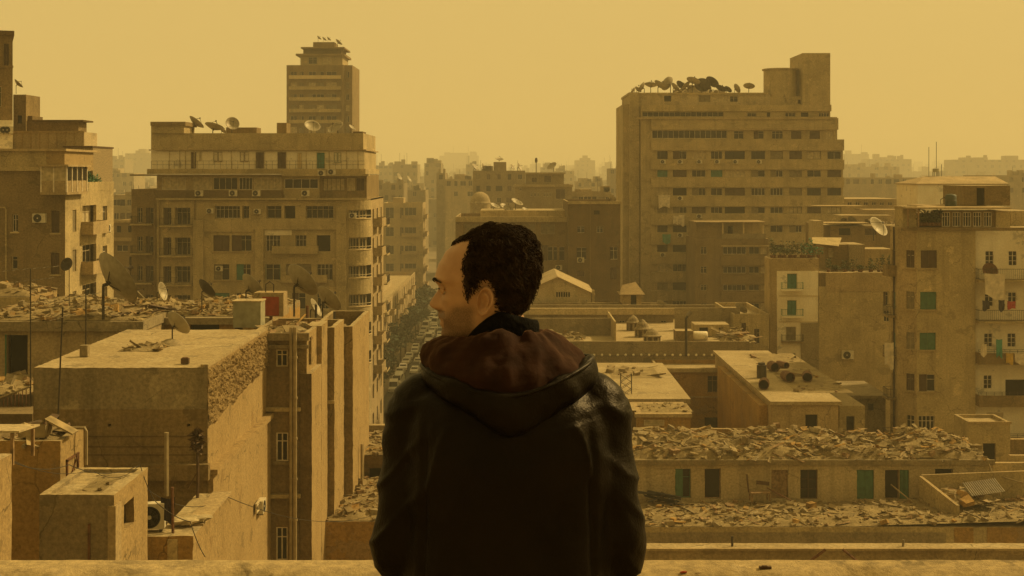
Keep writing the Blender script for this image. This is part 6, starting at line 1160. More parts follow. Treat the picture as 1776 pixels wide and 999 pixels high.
rubble('terrace_rubble', 'carpet of splintered debris in front of the long ruined house', 'rubble', X(1020, 88.4), X(1900, 88.4), 88.5, 95 - .02, lambda x, y: zr9 + max(0, (x - 22) * .03), 2300, .06, .55, 23, .6, .3)
yd = empty('yard_wall', P(1612, 872, 92), 0, 'low yard wall with a sloping end on the debris terrace at right', 'wall'); 
def wl(p, q, h0, h1, t=.22, mat='tan'):
    mb = MB(); p = Vector(p); q = Vector(q); d = (q - p).normalized(); n = Vector((-d.y, d.x, 0)) * t / 2
    a = [p - n, q - n, q + n, p + n]; i = len(mb.v); mb.v += [tuple(v) for v in a] + [(a[0].x, a[0].y, h0), (a[1].x, a[1].y, h1), (a[2].x, a[2].y, h1), (a[3].x, a[3].y, h0)]; k = mb.mi(mat); k2 = mb.mi('sand')
    for f in ((0, 1, 5, 4), (1, 2, 6, 5), (2, 3, 7, 6), (3, 0, 4, 7)): mb.f.append(tuple(i + e for e in f)); mb.m.append(k)
    mb.f.append((i + 4, i + 5, i + 6, i + 7)); mb.m.append(k2); return mb
wl((0, 2, -.6), (1.2, -2.2, -.6), 1.35, .35).build('end_wall', yd); wl((.1, 2.1, -.6), (9, 2.1, -.6), 1.4, 1.75).build('back_wall', yd)
mb = MB()
for k in range(16): x = 2.6 + k * .14; z = .55 + k * .02; mb.poly([(x, -.6, z), (x + .07, -.6, z + .06), (x + .07, 1.4, z + .5), (x, 1.4, z + .44)], 'metal'); mb.poly([(x + .07, -.6, z + .06), (x + .14, -.6, z + .02), (x + .14, 1.4, z + .46), (x + .07, 1.4, z + .5)], 'metal')
tag(mb.build('corrugated_sheet', None, yd.location + Vector((0, 0, 0))), 'corrugated sheet lying in the low yard at right', 'sheet')
rubble('junk_heap', 'pale sacks and boards dumped inside the low yard at right', 'junk', yd.location.x + 1., yd.location.x + 4., 91, 93.6, lambda x, y: yd.location.z + .1, 60, .3, 1., 24, .5, .6)
for i, (p, q, lab) in enumerate(((P(1715, 805, 94.6), P(1736, 860, 93), 'stick leaning at the right end of the ruined house'), (P(1720, 822, 94.5), P(1776, 838, 93), 'long stick lying across the right end of the ruined house'), (P(1584, 872, 93.4), P(1545, 840, 94.4), 'bare branch leaning in the right doorway of the ruined house'), (P(1372, 868, 93.2), P(1330, 846, 94.3), 'rusty pole leaning by the boarded door of the ruined house'))): pole('leaning_stick', [p, q], .05, ('plank', 'plank', 'plank', 'rust')[i], lab, 'stick')
b = Bd('rooftop_hut', 'plain box hut with flat rimmed roof and small dark opening at right', 'hut', 1680, 106, 0); b.block(1680, 1752, 732, 0, 3.5, 'tan', holes=[(1705, 769, 1727, 800, 'void')], par=.25); b.band(-.04, b.lx(1754), -.1, -.003, b.lz(735), b.lz(731), 'sand', 'coping'); b.done()
b = Bd('courtyard_wall', 'low walls stepping round the box hut at right', 'wall', 1560, 105.4, 0); b.block(1560, 1676, 766, .6, 1, 'tan', top='sand'); b.block(1752, 1850, 762, .9, 1.3, 'brown', top='sand'); b.block(1724, 1850, 803, -6, -5.6, 'tan', top='sand'); b.block(1752, 1850, 790, -3, -2.6, 'tan', top='sand'); b.blockm(b.lx(1560), b.lx(1850), b.lz(830), -1.8, 4, 'tan', top='roofdk'); b.done()
b = Bd('long_parapet', 'smooth double-stepped parapet of the next roof just beyond the man\'s own parapet', 'parapet', 1000, 58); b.block(1000, 1950, 952, 0, .9, 'sand', top='roof'); b.band(b.lx(1000), b.lx(1950), -.16, -.002, b.lz(954), b.lz(950), 'sand', 'lip'); b.block(400, 1000, 985, 0, .9, 'tan'); b.done(0.03)
for i, (p, q, r_, mt, lab) in enumerate(((P(1270, 950, 58.4), P(1270, 930, 58.4), .05, 'dkmetal', 'short iron stub standing on the double-stepped parapet, left one'), (P(1566, 950, 58.4), P(1567, 936, 58.4), .05, 'metal', 'short pale stub standing on the double-stepped parapet, right one'), (P(1301, 1050, 50), P(1432, 953, 50), .055, 'rust', 'red-brown stick slanting up right above the man\'s parapet'), (P(1580, 1050, 50), P(1462, 953, 50), .055, 'rust', 'red-brown stick slanting up left above the man\'s parapet'))): pole('wooden_stick' if i > 1 else 'iron_stub', [p, q], r_, mt, lab, 'stick' if i > 1 else 'stub')
b = Bd('flat_house', 'plain roof just below the man\'s parapet carrying two red-brown sticks', 'house', 1000, 44.); b.blockm(0, b.lx(1950), 26.35, 3, 10, 'tan', top='roof'); b.done()

# ================================================================ the terrace the man stands on
FLOOR = 40.15; PT = 41.143
mb = MB(); mb.box(-9, 9, -7, 3.06, 0, FLOOR, 'tan', top='roof'); tag(mb.build('roof_terrace'), 'roof terrace floor the man stands on', 'terrace', kind='structure')
mb = MB(); y0, y1 = 2.845, 3.08; xs = [-8.9] + [-2 + 4 * i / 500 for i in range(501)] + [8.9]; ny = 14; i0 = 0; k = mb.mi('ledge')
def ph(x, t):
    n1 = noise.fractal(Vector((x * 9, t * 2.2, 3)), .8, 2.1, 5); rough = max(0., min(1., (.62 - t) * 5 + noise.noise(Vector((x * 6, 1, 4))) * 1.6))
    return PT + n1 * (.0012 + .011 * rough) - .022 * rough - (.012 if t in (0., 1.) else 0)
for x in xs:
    mb.v.append((x, y0 + .004, FLOOR)); 
    for j in range(ny + 1): t = j / ny; mb.v.append((x, y0 + (y1 - y0) * t + (noise.noise(Vector((x * 12, t, 0))) * .004 if 0 < j < ny else 0), ph(x, t)))
    mb.v.append((x, y1 - .002, FLOOR - .5)); mb.v.append((x, y1 - .002, FLOOR - .6))
st = ny + 4
for i in range(len(xs) - 1):
    for j in range(ny + 2):
        a = i * st + j; mb.f.append((a, a + st, a + st + 1, a + 1)); mb.m.append(k)
o = mb.build('parapet', None, (0, 0, 0), True); tag(o, 'rough cement parapet ledge running right across in front of the man', 'parapet')
for i, (x, y, a, mt, lab) in enumerate(((.548, 2.995, .013, 'dkwood', 'dark wood chip lying on the parapet ledge'), (.37, 2.985, .007, 'red', 'red flake of paint on the parapet ledge near the sleeve'), (.40, 2.975, .006, 'debris', 'pale grit crumb on the parapet ledge'))):
    mb = MB(); mb.box(-a, a, -a * .4, a * .4, 0, a * .35, mt, T=Matrix.Rotation(R(20 * i), 4, 'Z')); mb.box(-a * .5, a * .3, -a * .5, a * .2, a * .36, a * .5, mt); tag(mb.build('chip', None, (x, y, ph(x, .6) + .001)), lab, 'chip')
# ================================================================ the man
MY = 2.70; S_ = MY / F
def mx(px): return (px - CX) * S_
def mz(py): return HC - (py - HY) * S_
def interp(tab, t):
    if t <= tab[0][0]: return tab[0][1:]
    for a, c in zip(tab, tab[1:]):
        if t <= c[0]:
            k = (t - a[0]) / (c[0] - a[0]); k = k * k * (3 - 2 * k) * .5 + k * .5
            return tuple(p + (q - p) * k for p, q in zip(a[1:], c[1:]))
    return tab[-1][1:]
man = empty('person', (0, MY, FLOOR), 0, 'man in a dark hooded leather jacket seen from behind, head turned left in profile', 'person')
TURN = R(7)                                               # the face looks slightly away from the camera
HCx = 842.                                                # pixel column of the head's own axis
# py: front (cheek plane), back of skull, half width in px
HEAD = [(398, 846, 884, 9), (401, 826, 899, 30), (408, 806, 910, 46), (420, 789, 919, 58), (440, 772, 926, 66), (462, 762, 928, 69), (482, 757, 926, 69), (497, 764, 922, 67.5), (512, 767, 917, 66), (528, 768, 909, 63), (545, 768, 902, 59), (560, 769, 898, 55), (573, 769, 896, 50), (583, 770, 894, 44), (592, 777, 892, 34), (600, 800, 890, 26)]
# py: centre profile (nose, lips, chin) front px, and lateral half width of the feature
PROF = [(398, 846, 40), (420, 789, 45), (440, 770.5, 45), (462, 759, 42), (474, 755.5, 40), (484, 753, 40), (491, 755.5, 22), (497, 760, 10), (505, 757.5, 9), (513, 751.5, 10.5), (521, 746.5, 12.5), (527, 743., 14.5), (532, 744., 16.5), (536, 751, 15), (539, 758, 10), (543, 759.5, 13), (548, 758.5, 20), (552, 759.5, 22), (556, 764.5, 22), (559, 762.5, 21), (563, 761.5, 20), (568, 766.5, 22), (575, 764.5, 22), (582, 764, 24), (589, 768, 24), (596, 790, 24), (600, 800, 24)]
def head_pt(py, th, grow=0.):
    """th: 0 = towards the face, pi = back of the skull; returns head coordinates (forward, side, py) in px"""
    f0, b0, hw = interp(HEAD, py); cf, lat = interp(PROF, py); f0, b0 = HCx - f0, HCx - b0
    mid = (f0 + b0) / 2 - 4; c, s = math.cos(th), math.sin(th)
    fr = f0 - mid if c > 0 else mid - b0
    e = 1.0 if c < 0 else .86
    x = mid + fr * (abs(c) ** e) * (1 if c > 0 else -1); y = hw * (abs(s) ** .92) * (1 if s > 0 else -1)
    if c > 0 and py > 500: y *= 1 - .26 * min(1, (py - 500) / 70) * c ** 1.2
    if c > .2:
        bump = (HCx - cf) - f0; g = math.exp(-(abs(y) / lat) ** 2.6) if lat < 21 else math.exp(-(abs(y) / (lat * 1.15)) ** 2)
        x += bump * g
        for sg in (-1, 1):                                # sockets, cheekbones, nostril wings
            d2 = ((y - sg * 27) / 13) ** 2 + ((py - 500) / 8.) ** 2; x -= 6.2 * math.exp(-d2)
            d2 = ((y - sg * 38) / 16) ** 2 + ((py - 520) / 11) ** 2; x += 3.2 * math.exp(-d2)
            d2 = ((y - sg * 30) / 19) ** 2 + ((py - 485) / 5.) ** 2; x += 3. * math.exp(-d2)
            d2 = ((y - sg * 13) / 5.5) ** 2 + ((py - 533) / 5.5) ** 2; x += 3.6 * math.exp(-d2)
            d2 = ((y - sg * 26) / 10) ** 2 + ((py - 551) / 12) ** 2; x += 1.6 * math.exp(-d2)
    if grow:
        n = Vector((math.cos(th), math.sin(th) * 1.1, 0)); x += n.x * grow; y += n.y * grow
    return x, y, py
ct, st_ = math.cos(TURN), math.sin(TURN)
def h2w(x, y, py):
    """head px -> world offset from the man's root (forward = picture left, left side of the head = towards the camera)"""
    X_, Y_ = -x, -y
    return Vector((mx(HCx) + (X_ * ct - Y_ * st_ * -1) * S_ if False else mx(HCx) + (X_ * ct + Y_ * st_) * S_, (-X_ * st_ + Y_ * ct) * S_, mz(py) - FLOOR))
# ---- rough body volumes, fused into one surface afterwards
def ring_loft(bm, rings):
    """rings: list of lists of Vector; closed tube with caps"""
    vr = [[bm.verts.new(p) for p in r] for r in rings]; n = len(vr[0])
    for a, c in zip(vr, vr[1:]):
        for q in range(n): bm.faces.new((a[q], a[(q + 1) % n], c[(q + 1) % n], c[q]))
    bm.faces.new(vr[0][::-1]); bm.faces.new(vr[-1])
def ell(c, ax, ay, rx, ry, n=20, p=1.):
    return [Vector(c) + Vector(ax) * rx * math.copysign(abs(math.cos(t)) ** p, math.cos(t)) + Vector(ay) * ry * math.copysign(abs(math.sin(t)) ** p, math.sin(t)) for t in (2 * math.pi * q / n for q in range(n))]
def limb(bm, pts, rad, n=18, flat=1.):
    pts = [Vector(p) for p in pts]; rings = []; up = None
    fine = []; fr = []
    for i in range(len(pts) - 1):
        p0 = pts[max(i - 1, 0)]; p1 = pts[i]; p2 = pts[i + 1]; p3 = pts[min(i + 2, len(pts) - 1)]
        for k in range(5):
            t = k / 5; fine.append(.5 * ((2 * p1) + (p2 - p0) * t + (2 * p0 - 5 * p1 + 4 * p2 - p3) * t * t + (3 * p1 - p0 - 3 * p2 + p3) * t ** 3)); fr.append(rad[i] + (rad[i + 1] - rad[i]) * t)
    fine.append(pts[-1]); fr.append(rad[-1]); m_ = len(fine)
    for j, p in enumerate(fine):
        d = (fine[min(j + 1, m_ - 1)] - fine[max(j - 1, 0)]).normalized()
        a = d.orthogonal().normalized() if up is None else (up - d * up.dot(d)).normalized(); up = a; rings.append(ell(p, a, d.cross(a), fr[j], fr[j] * flat, n))
    d0 = (fine[0] - fine[1]).normalized(); d1 = (fine[-1] - fine[-2]).normalized()
    rings = [[c_ + (v - c_) * .5 + d0 * fr[0] * .6 for v in rings[0]] for c_ in (fine[0],)] + rings + [[c_ + (v - c_) * .5 + d1 * fr[-1] * .6 for v in rings[-1]] for c_ in (fine[-1],)]
    ring_loft(bm, rings)
def fuse(bm, voxel, smooth, name):
    bmesh.ops.recalc_face_normals(bm, faces=bm.faces)
    me = bpy.data.meshes.new(name); bm.to_mesh(me); bm.free(); o = bpy.data.objects.new(name, me); col.objects.link(o)
    md = o.modifiers.new('r', 'REMESH'); md.mode = 'VOXEL'; md.voxel_size = voxel; md.use_smooth_shade = True
    if smooth: sm = o.modifiers.new('s', 'SMOOTH'); sm.factor = .5; sm.iterations = smooth
    bpy.context.view_layer.update(); dg = bpy.context.evaluated_depsgraph_get(); r = bpy.data.meshes.new_from_object(o.evaluated_get(dg)); bpy.data.objects.remove(o); r.name = name
    return r
W = lambda px, py, dy: Vector((mx(px), dy, mz(py) - FLOOR))
PTL = PT - FLOOR
ARM = {s: [W(882 + s * 150, 708, .0), W(882 + s * 162, 780, .0), W(882 + s * 175, 880, -.01), W(882 + s * 184, 962, .015), Vector((mx(882) + s * .155, .14, PTL + .062)), Vector((mx(882) + s * .075, .25, PTL + .055))] for s in (-1, 1)}
def torso(bm, g, lo=1010, top=626):
    rows = [(top, 40, .045, 868), (628 if top < 628 else top + 2, 62, .07, 870), (640, 90, .088, 874), (655, 122, .098, 878), (672, 152, .106, 880), (692, 170, .116, 882), (730, 178, .13, 882), (780, 180, .138, 882), (840, 186, .138, 882), (900, 184, .136, 882), (960, 184, .137, 882), (lo, 184, .138, 882), (lo + 60, 178, .135, 882), (lo + 150, 174, .135, 882)]
    rows = [r for i, r in enumerate(rows) if i == 0 or r[0] > rows[i - 1][0]]
    ring_loft(bm, [ell(W(c, py, .0 + (.012 if py < 690 else 0)), (1, 0, 0), (0, 1, 0), (hw + g) * S_, dp + g * S_, 40, .85) for py, hw, dp, c in rows][::-1])
# body (skin): head, neck, trunk, arms, hands, legs
bm = bmesh.new(); NT = 112; pys = [398 + i * 1.65 for i in range(123)]
ring_loft(bm, [[h2w(*head_pt(py, 2 * math.pi * q / NT)) for q in range(NT)] for py in pys][::-1])
ring_loft(bm, [ell(W(850 + (600 - 540) * .0 + k * 9, 530 + k * 30, -.0), (1, 0, 0), (0, 1, 0), .058 + .003 * k, .056 + .003 * k, 24) for k in range(5)][::-1])
torso(bm, -14)
for s in (-1, 1):
    limb(bm, ARM[s], [.05, .046, .04, .04, .034, .026])
    # hand lying over the parapet edge: palm, four curled fingers and a thumb
    wv = ARM[s][-1]; fw = Vector((-s * .55, .83, -.02)).normalized(); sd_v = Vector((s * .83, .55, 0)).normalized() * 1.; palm = wv + fw * .06
    limb(bm, [wv - fw * .01, wv + fw * .03, palm, palm + fw * .03], [.024, .03, .036, .033], flat=.5)
    for k, (ln, off) in enumerate(((.066, .027), (.075, .009), (.07, -.009), (.055, -.026))):
        b0_ = palm + fw * .028 + sd_v * off; dn = Vector((0, 0, -1)); limb(bm, [b0_ - fw * .02, b0_, b0_ + fw * ln * .45 + dn * .006, b0_ + fw * ln * .75 + dn * .02, b0_ + fw * ln * .85 + dn * .038], [.0095, .0095, .009, .0082, .0075], 10)
    tb = wv + fw * .015 - sd_v * s * s * (-.028 if s > 0 else -.028); limb(bm, [tb - sd_v * .01, tb + sd_v * .022 + fw * .02, tb + sd_v * .03 + fw * .05 + Vector((0, 0, -.008)), tb + sd_v * .024 + fw * .072 + Vector((0, 0, -.016))], [.014, .0125, .0105, .009], 10)
    limb(bm, [Vector((mx(882) + s * .095, 0, .93)), Vector((mx(882) + s * .1, .0, .7)), Vector((mx(882) + s * .105, .01, .47)), Vector((mx(882) + s * .11, -.01, .25)), Vector((mx(882) + s * .115, -.02, .09))], [.088, .078, .056, .052, .04])
    limb(bm, [Vector((mx(882) + s * .118, -.05, .05)), Vector((mx(882) + s * .125, .05, .05)), Vector((mx(882) + s * .135, .16, .035))], [.038, .042, .03])
body = fuse(bm, .0032, 1, 'person')
# ear: shallow shell with helix, antihelix and concha, set against the side of the head
def ear(side):
    mb = MB(); nphi, nr = 44, 15; pts = []
    def outline(ph):                                     # ph 0 = back, pi/2 = up
        c, s = math.cos(ph), math.sin(ph); a = 15.5 if c > 0 else 14.; u = 25.5 if s > 0 else 25.5
        w_ = 1 - .26 * max(0, -s) ** 1.5
        return a * c * w_ - 2.5 * (s < 0) * abs(s) , u * s
    rows_ = []
    for j in range(nr + 1):
        t = j / nr; r_ = []
        for i in range(nphi):
            ph = 2 * math.pi * i / nphi; ox, oy = outline(ph); c = math.cos(ph); s = math.sin(ph)
            ex, ey = ox * t - 2. * (1 - t) , oy * t - 2 * (1 - t)
            back = (ex + 15) / 30.
            hgt = 4 + 13 * max(0, back)
            hel = math.exp(-((t - .88) / .1) ** 2) * (5.2 if s > -.55 else 2.2); sca = -math.exp(-((t - .70) / .09) ** 2) * (3.0 if c > -.5 and s > -.5 else .4)
            anti = math.exp(-((t - .52) / .1) ** 2) * (2.4 if c > -.35 else -1.5); con = -8.5 * math.exp(-(((ex + 3) / 6.5) ** 2 + ((ey + 3.5) / 8.5) ** 2)); tra = 4.5 * math.exp(-(((ex + 10.5) / 3.2) ** 2 + ((ey + 4) / 4.5) ** 2))
            r_.append((ex, ey, hgt + hel + sca + anti + con + tra))
        rows_.append(r_)
    rim = rows_[-1]; rows_.append([(e[0] * 1.02, e[1] * 1.01, e[2] - 4) for e in rim]); rows_.append([(e[0] * .9 - 1, e[1] * .92, e[2] - 6) for e in rim]); rows_.append([(e[0] * .55 - 4, e[1] * .7, -8) for e in rim])
    k = mb.mi(skin); n0 = len(mb.v)
    for r_ in rows_:
        for ex, ey, hh in r_:
            # tilt: top leans back
            a = R(-7); X2 = ex * math.cos(a) - ey * math.sin(a); Y2 = ex * math.sin(a) + ey * math.cos(a)
            px, py = 843.5 + X2, 516 - Y2; mb.v.append(tuple(h2w(HCx - px - 7.5, side * (62.5 + hh), py)))
    for j in range(len(rows_) - 1):
        for i in range(nphi):
            a = n0 + j * nphi + i; c = n0 + j * nphi + (i + 1) % nphi
            f = (a, c, c + nphi, a + nphi); mb.f.append(f if side > 0 else f[::-1]); mb.m.append(k)
    return mb
def skin_mat():
    m, nt, b = nodes('skin'); N = nt.nodes.new; L = nt.links.new
    at = N('ShaderNodeAttribute'); at.attribute_name = 'stubble'; n = N('ShaderNodeTexNoise'); n.inputs['Scale'].default_value = 760; n.inputs['Detail'].default_value = 2
    tc = N('ShaderNodeTexCoord'); L(tc.outputs['Object'], n.inputs['Vector']); n2 = N('ShaderNodeTexNoise'); n2.inputs['Scale'].default_value = 30; n2.inputs['Detail'].default_value = 4; L(tc.outputs['Object'], n2.inputs['Vector'])
    r2 = N('ShaderNodeValToRGB'); r2.color_ramp.elements[0].position = .3; r2.color_ramp.elements[1].position = .7; r2.color_ramp.elements[0].color = (.37, .21, .108, 1); r2.color_ramp.elements[1].color = (.47, .28, .15, 1); L(n2.outputs[0], r2.inputs[0])
    r = N('ShaderNodeValToRGB'); r.color_ramp.elements[0].position = .38; r.color_ramp.elements[1].position = .62; L(n.outputs[0], r.inputs[0])
    mu = N('ShaderNodeMath'); mu.operation = 'MULTIPLY'; L(at.outputs['Fac'], mu.inputs[0]); ad = N('ShaderNodeMath'); ad.operation = 'MULTIPLY_ADD'; ad.inputs[1].default_value = .55; ad.inputs[2].default_value = .45; L(r.outputs[0], ad.inputs[0]); L(ad.outputs[0], mu.inputs[1])
    x = N('ShaderNodeMix'); x.data_type = 'RGBA'; L(mu.outputs[0], x.inputs['Factor']); L(r2.outputs[0], x.inputs[6]); x.inputs[7].default_value = (.055, .036, .022, 1); L(x.outputs[2], b.inputs['Base Color'])
    b.inputs['Roughness'].default_value = .5; b.inputs['Specular IOR Level'].default_value = .35; b.inputs['Subsurface Weight'].default_value = .12; b.inputs['Subsurface Radius'].default_value = (.01, .004, .002); b.inputs['Subsurface Scale'].default_value = .6
    bp = N('ShaderNodeBump'); bp.inputs['Strength'].default_value = .12; bp.inputs['Distance'].default_value = .002; L(n.outputs[0], bp.inputs['Height']); L(bp.outputs[0], b.inputs['Normal'])
    return m
skin = skin_mat()
bm = bmesh.new(); bm.from_mesh(body)
for s in (1, -1): em = ear(s).mesh('ear', True); bm.from_mesh(em)
bm.to_mesh(body); bm.free(); body.materials.clear(); body.materials.append(skin); body.polygons.foreach_set('material_index', [0] * len(body.polygons)); body.polygons.foreach_set('use_smooth', [True] * len(body.polygons))
at = body.attributes.new('stubble', 'FLOAT', 'POINT'); vals = []
def w2h(co):
    X_, Y_ = (co.x - mx(HCx)) / S_, co.y / S_; x = X_ * ct - Y_ * st_; y = X_ * st_ + Y_ * ct
    return -x, -y, HY + (HC - FLOOR - co.z) / S_
ss = lambda a, c, t: max(0., min(1., (t - a) / (c - a))) ** 2 * (3 - 2 * max(0., min(1., (t - a) / (c - a))))
for v in body.vertices:
    x, y, py = w2h(v.co); px = HCx - x
    if not 505 < py < 640 or abs(y) > 90: vals.append(0.); continue
    edge = 519 + max(0, (px - 800)) * .0 + (0 if px > 800 else (800 - px) * .75)     # from the sideburn down to the corner of the mouth
    a = ss(edge - 4, edge + 16, py + noise.noise(v.co * 60) * 4) * ss(838, 822, px) * .85
    if px < 775 and abs(y) < 30 and 537 < py < 552: a = max(a, .8)
    if px < 772 and abs(y) < 24 and 552 < py < 567: a = .12
    vals.append(max(0, min(1, a)) if py < 600 else .5)
at.data.foreach_set('value', vals)
bo = link('body', body, man)
# eyes, brows
M['eyewhite'] = plain('eye_white', (.55, .48, .4), .25, var=.05); M['iris'] = plain('dark_iris', (.03, .015, .008), .15); M['hairm'] = plain('dark_brown_hair', (.026, .0155, .0075), .75, var=.5, scale=60, spec=.1); M['browm'] = plain('eyebrow_hair', (.012, .008, .005), .8)
for s in (1, -1):
    c = h2w(HCx - 775.5, s * 27., 499.5); mb = MB(); r_ = .0105; mb.lathe([(r_ * math.sin(R(a)) + 1e-5, r_ * math.cos(R(a))) for a in range(0, 181, 12)], 'eyewhite', 20); e = mb.build('eyeball', man, c, True)
    fd = (h2w(100, 0, 500) - h2w(0, 0, 500)).normalized(); q = fd.to_track_quat('Z', 'Y').to_matrix().to_4x4(); mb = MB(); mb.lathe([(.0001, r_ + .0006), (.003, r_ + .0002), (.0052, r_ * .885)], 'iris', 18, q); mb.build('iris', e, (0, 0, 0), True)
    mb = MB(); rl = r_ * 1.14                               # lids: two spherical caps that leave a slit
    up = Vector((0, 0, 1)); sdv = fd.cross(up)
    for lo, hi in ((22, 100), (-17, -80)):
        n0 = len(mb.v); k = mb.mi(skin)
        for i in range(9):
            for j in range(15):
                azd = -112 + 224 * j / 14; az = R(azd); lo_ = lo * max(0, math.cos(R(min(90, abs(azd) * 90 / 58)))) - 1; el = R(lo_ + (hi - lo_) * i / 8); d = fd * math.cos(el) * math.cos(az) + sdv * math.sin(az) + up * math.sin(el) * math.cos(az); mb.v.append(tuple(d.normalized() * rl))
        for i in range(8):
            for j in range(14): a = n0 + i * 15 + j; mb.f.append((a, a + 1, a + 16, a + 15)); mb.m.append(k)
    n0 = len(mb.v); k = mb.mi('browm')                     # upper lashes
    for j in range(15):
        az = R(-56 + 112 * j / 14)
        for el, rr_ in ((11, rl), (5, rl + .0028)): el = R(el * math.cos(az * 1.4)); d = fd * math.cos(el) * math.cos(az) + sdv * math.sin(az) + up * math.sin(el) * math.cos(az); mb.v.append(tuple(d.normalized() * rr_))
    for j in range(14): a = n0 + 2 * j; mb.f.append((a, a + 1, a + 3, a + 2)); mb.m.append(k)
    mb.build('eyelid', man, c, True)
    mb = MB(); rr = random.Random(5)
    for i in range(260):
        t = rr.random(); yy = s * (10 + 31 * t); py = 487 - 4.5 * math.sin(min(1, t * 1.35) * math.pi * .62) + (rr.random() - .5) * 6 * (1 - .55 * t) + 3.2 * max(0, t - .62) * 4
        th = min(1.5, math.asin(min(.99, abs(yy) / 69)));
        best = min((abs(abs(head_pt(py, tt)[1]) - abs(yy)), tt) for tt in [k * .03 for k in range(50)])[1]
        p = h2w(*head_pt(py, s * best, .6)); d = h2w(*head_pt(py - .8, s * (best + .06), 1.6)) - p; p2 = p + d.normalized() * .0075
        mb.tube([p, (p + p2) / 2 + fd * .0006, p2], [.0005, .0004, .0002], 'browm', 3, False)
    mb.build('eyebrow', man)
# hair: a displaced cap plus thousands of short curls
HP = [(775, 426), (784, 419), (795, 413), (816, 410), (812, 426), (803, 447), (801, 462), (802, 480), (804, 500), (807, 512), (814, 521), (819, 509), (829, 498), (838, 490), (844, 485), (852, 498), (856, 518), (857, 536), (872, 541), (930, 552), (975, 500), (975, 370), (770, 370), (768, 420)]
def inpoly(x, y, P_=HP):
    r = False
    for (x0, y0), (x1, y1) in zip(P_, P_[1:] + P_[:1]):
        if (y0 > y) != (y1 > y) and x < (x1 - x0) * (y - y0) / (y1 - y0) + x0: r = not r
    return r
def edged(x, y):
    d = 1e9
    for (x0, y0), (x1, y1) in zip(HP, HP[1:] + HP[:1]):
        if max(y0, y1) <= 380 or (x0 > 940 and x1 > 940): continue
        L2 = (x1 - x0) ** 2 + (y1 - y0) ** 2; t = max(0, min(1, ((x - x0) * (x1 - x0) + (y - y0) * (y1 - y0)) / L2)); d = min(d, math.hypot(x - x0 - t * (x1 - x0), y - y0 - t * (y1 - y0)))
    return d
def hair_surf(py, th, extra=0.):
    x, y, p_ = head_pt(py, th); px = HCx - x * ct - abs(y) * st_
    lim = 425 - (abs(y) / 46) ** 2 * 9
    if abs(y) < 46 and px < 835: ok = py < lim; d = (lim - py) * .62
    else: ok = inpoly(px, py); d = edged(px, py) if ok else 0
    if not ok: return None
    g = min(1, d / 16.) * 7.6 * (1 if py < 470 else .75 + .25 * max(0, 1 - (py - 470) / 60))
    c = h2w(x, y, p_); n = (c - h2w(-22, 0, 478)); n.z *= .9; n.normalize()
    return c, n, g + extra, px
mb = MB(); NTH = 130; NPY = 96; grid = {}
for j in range(NPY):
    py = 398.3 + j * 1.62
    for i in range(NTH):
        r = hair_surf(py, 2 * math.pi * i / NTH)
        if r and r[2] > 2.6:
            c, n, g, px = r; nn = noise.fractal(c * 42, .9, 2.1, 3) * 1.5; grid[(j, i)] = len(mb.v); mb.v.append(tuple(c + n * max(.0008, (g + nn * 3.2 * min(1, g / 6)) * S_ * .9)))
k = mb.mi('hairm')
for j in range(NPY - 1):
    for i in range(NTH):
        q = [(j, i), (j, (i + 1) % NTH), (j + 1, (i + 1) % NTH), (j + 1, i)]
        if all(a in grid for a in q): mb.f.append(tuple(grid[a] for a in q)); mb.m.append(k)
top = [grid[(0, i)] for i in range(NTH) if (0, i) in grid]
if len(top) == NTH: mb.f.append(tuple(top)); mb.m.append(k)
rr = random.Random(17); cnt = 0
while cnt < 15000:
    u = rr.random(); py = 398.5 + 155 * u ** 1.35 if rr.random() < .72 else rr.uniform(398.5, 425); th = rr.uniform(0, 2 * math.pi); r = hair_surf(py, th)
    if not r: continue
    c, n, g, px = r; cnt += 1
    if g < 3 and rr.random() > .25 + g / 4: continue
    q1 = noise.noise(c * 38); q2 = noise.noise(c * 38 + Vector((7, 3, 1)))
    flow = Vector((.75 + q1 * 1.3, q2 * 1.2, -.65 + q1)); t_ = (flow - n * flow.dot(n)).normalized(); b_ = n.cross(t_)
    L_ = rr.uniform(.011, .021) * (min(1, .3 + g / 9)); base = c + n * g * S_ * rr.uniform(.35, .95); w0 = rr.uniform(0, 6.28); am = L_ * .16; lift_ = rr.uniform(.05, .42)
    pts_ = [base + t_ * L_ * t + n * (L_ * lift_ * math.sin(t * 2.4)) + b_ * am * math.sin(w0 + t * 5.5) for t in (0, .25, .5, .75, 1)]
    mb.tube(pts_, [.0006, .0008, .0007, .0005, .0002], 'hairm', 3, False)
mb.build('hair', man)
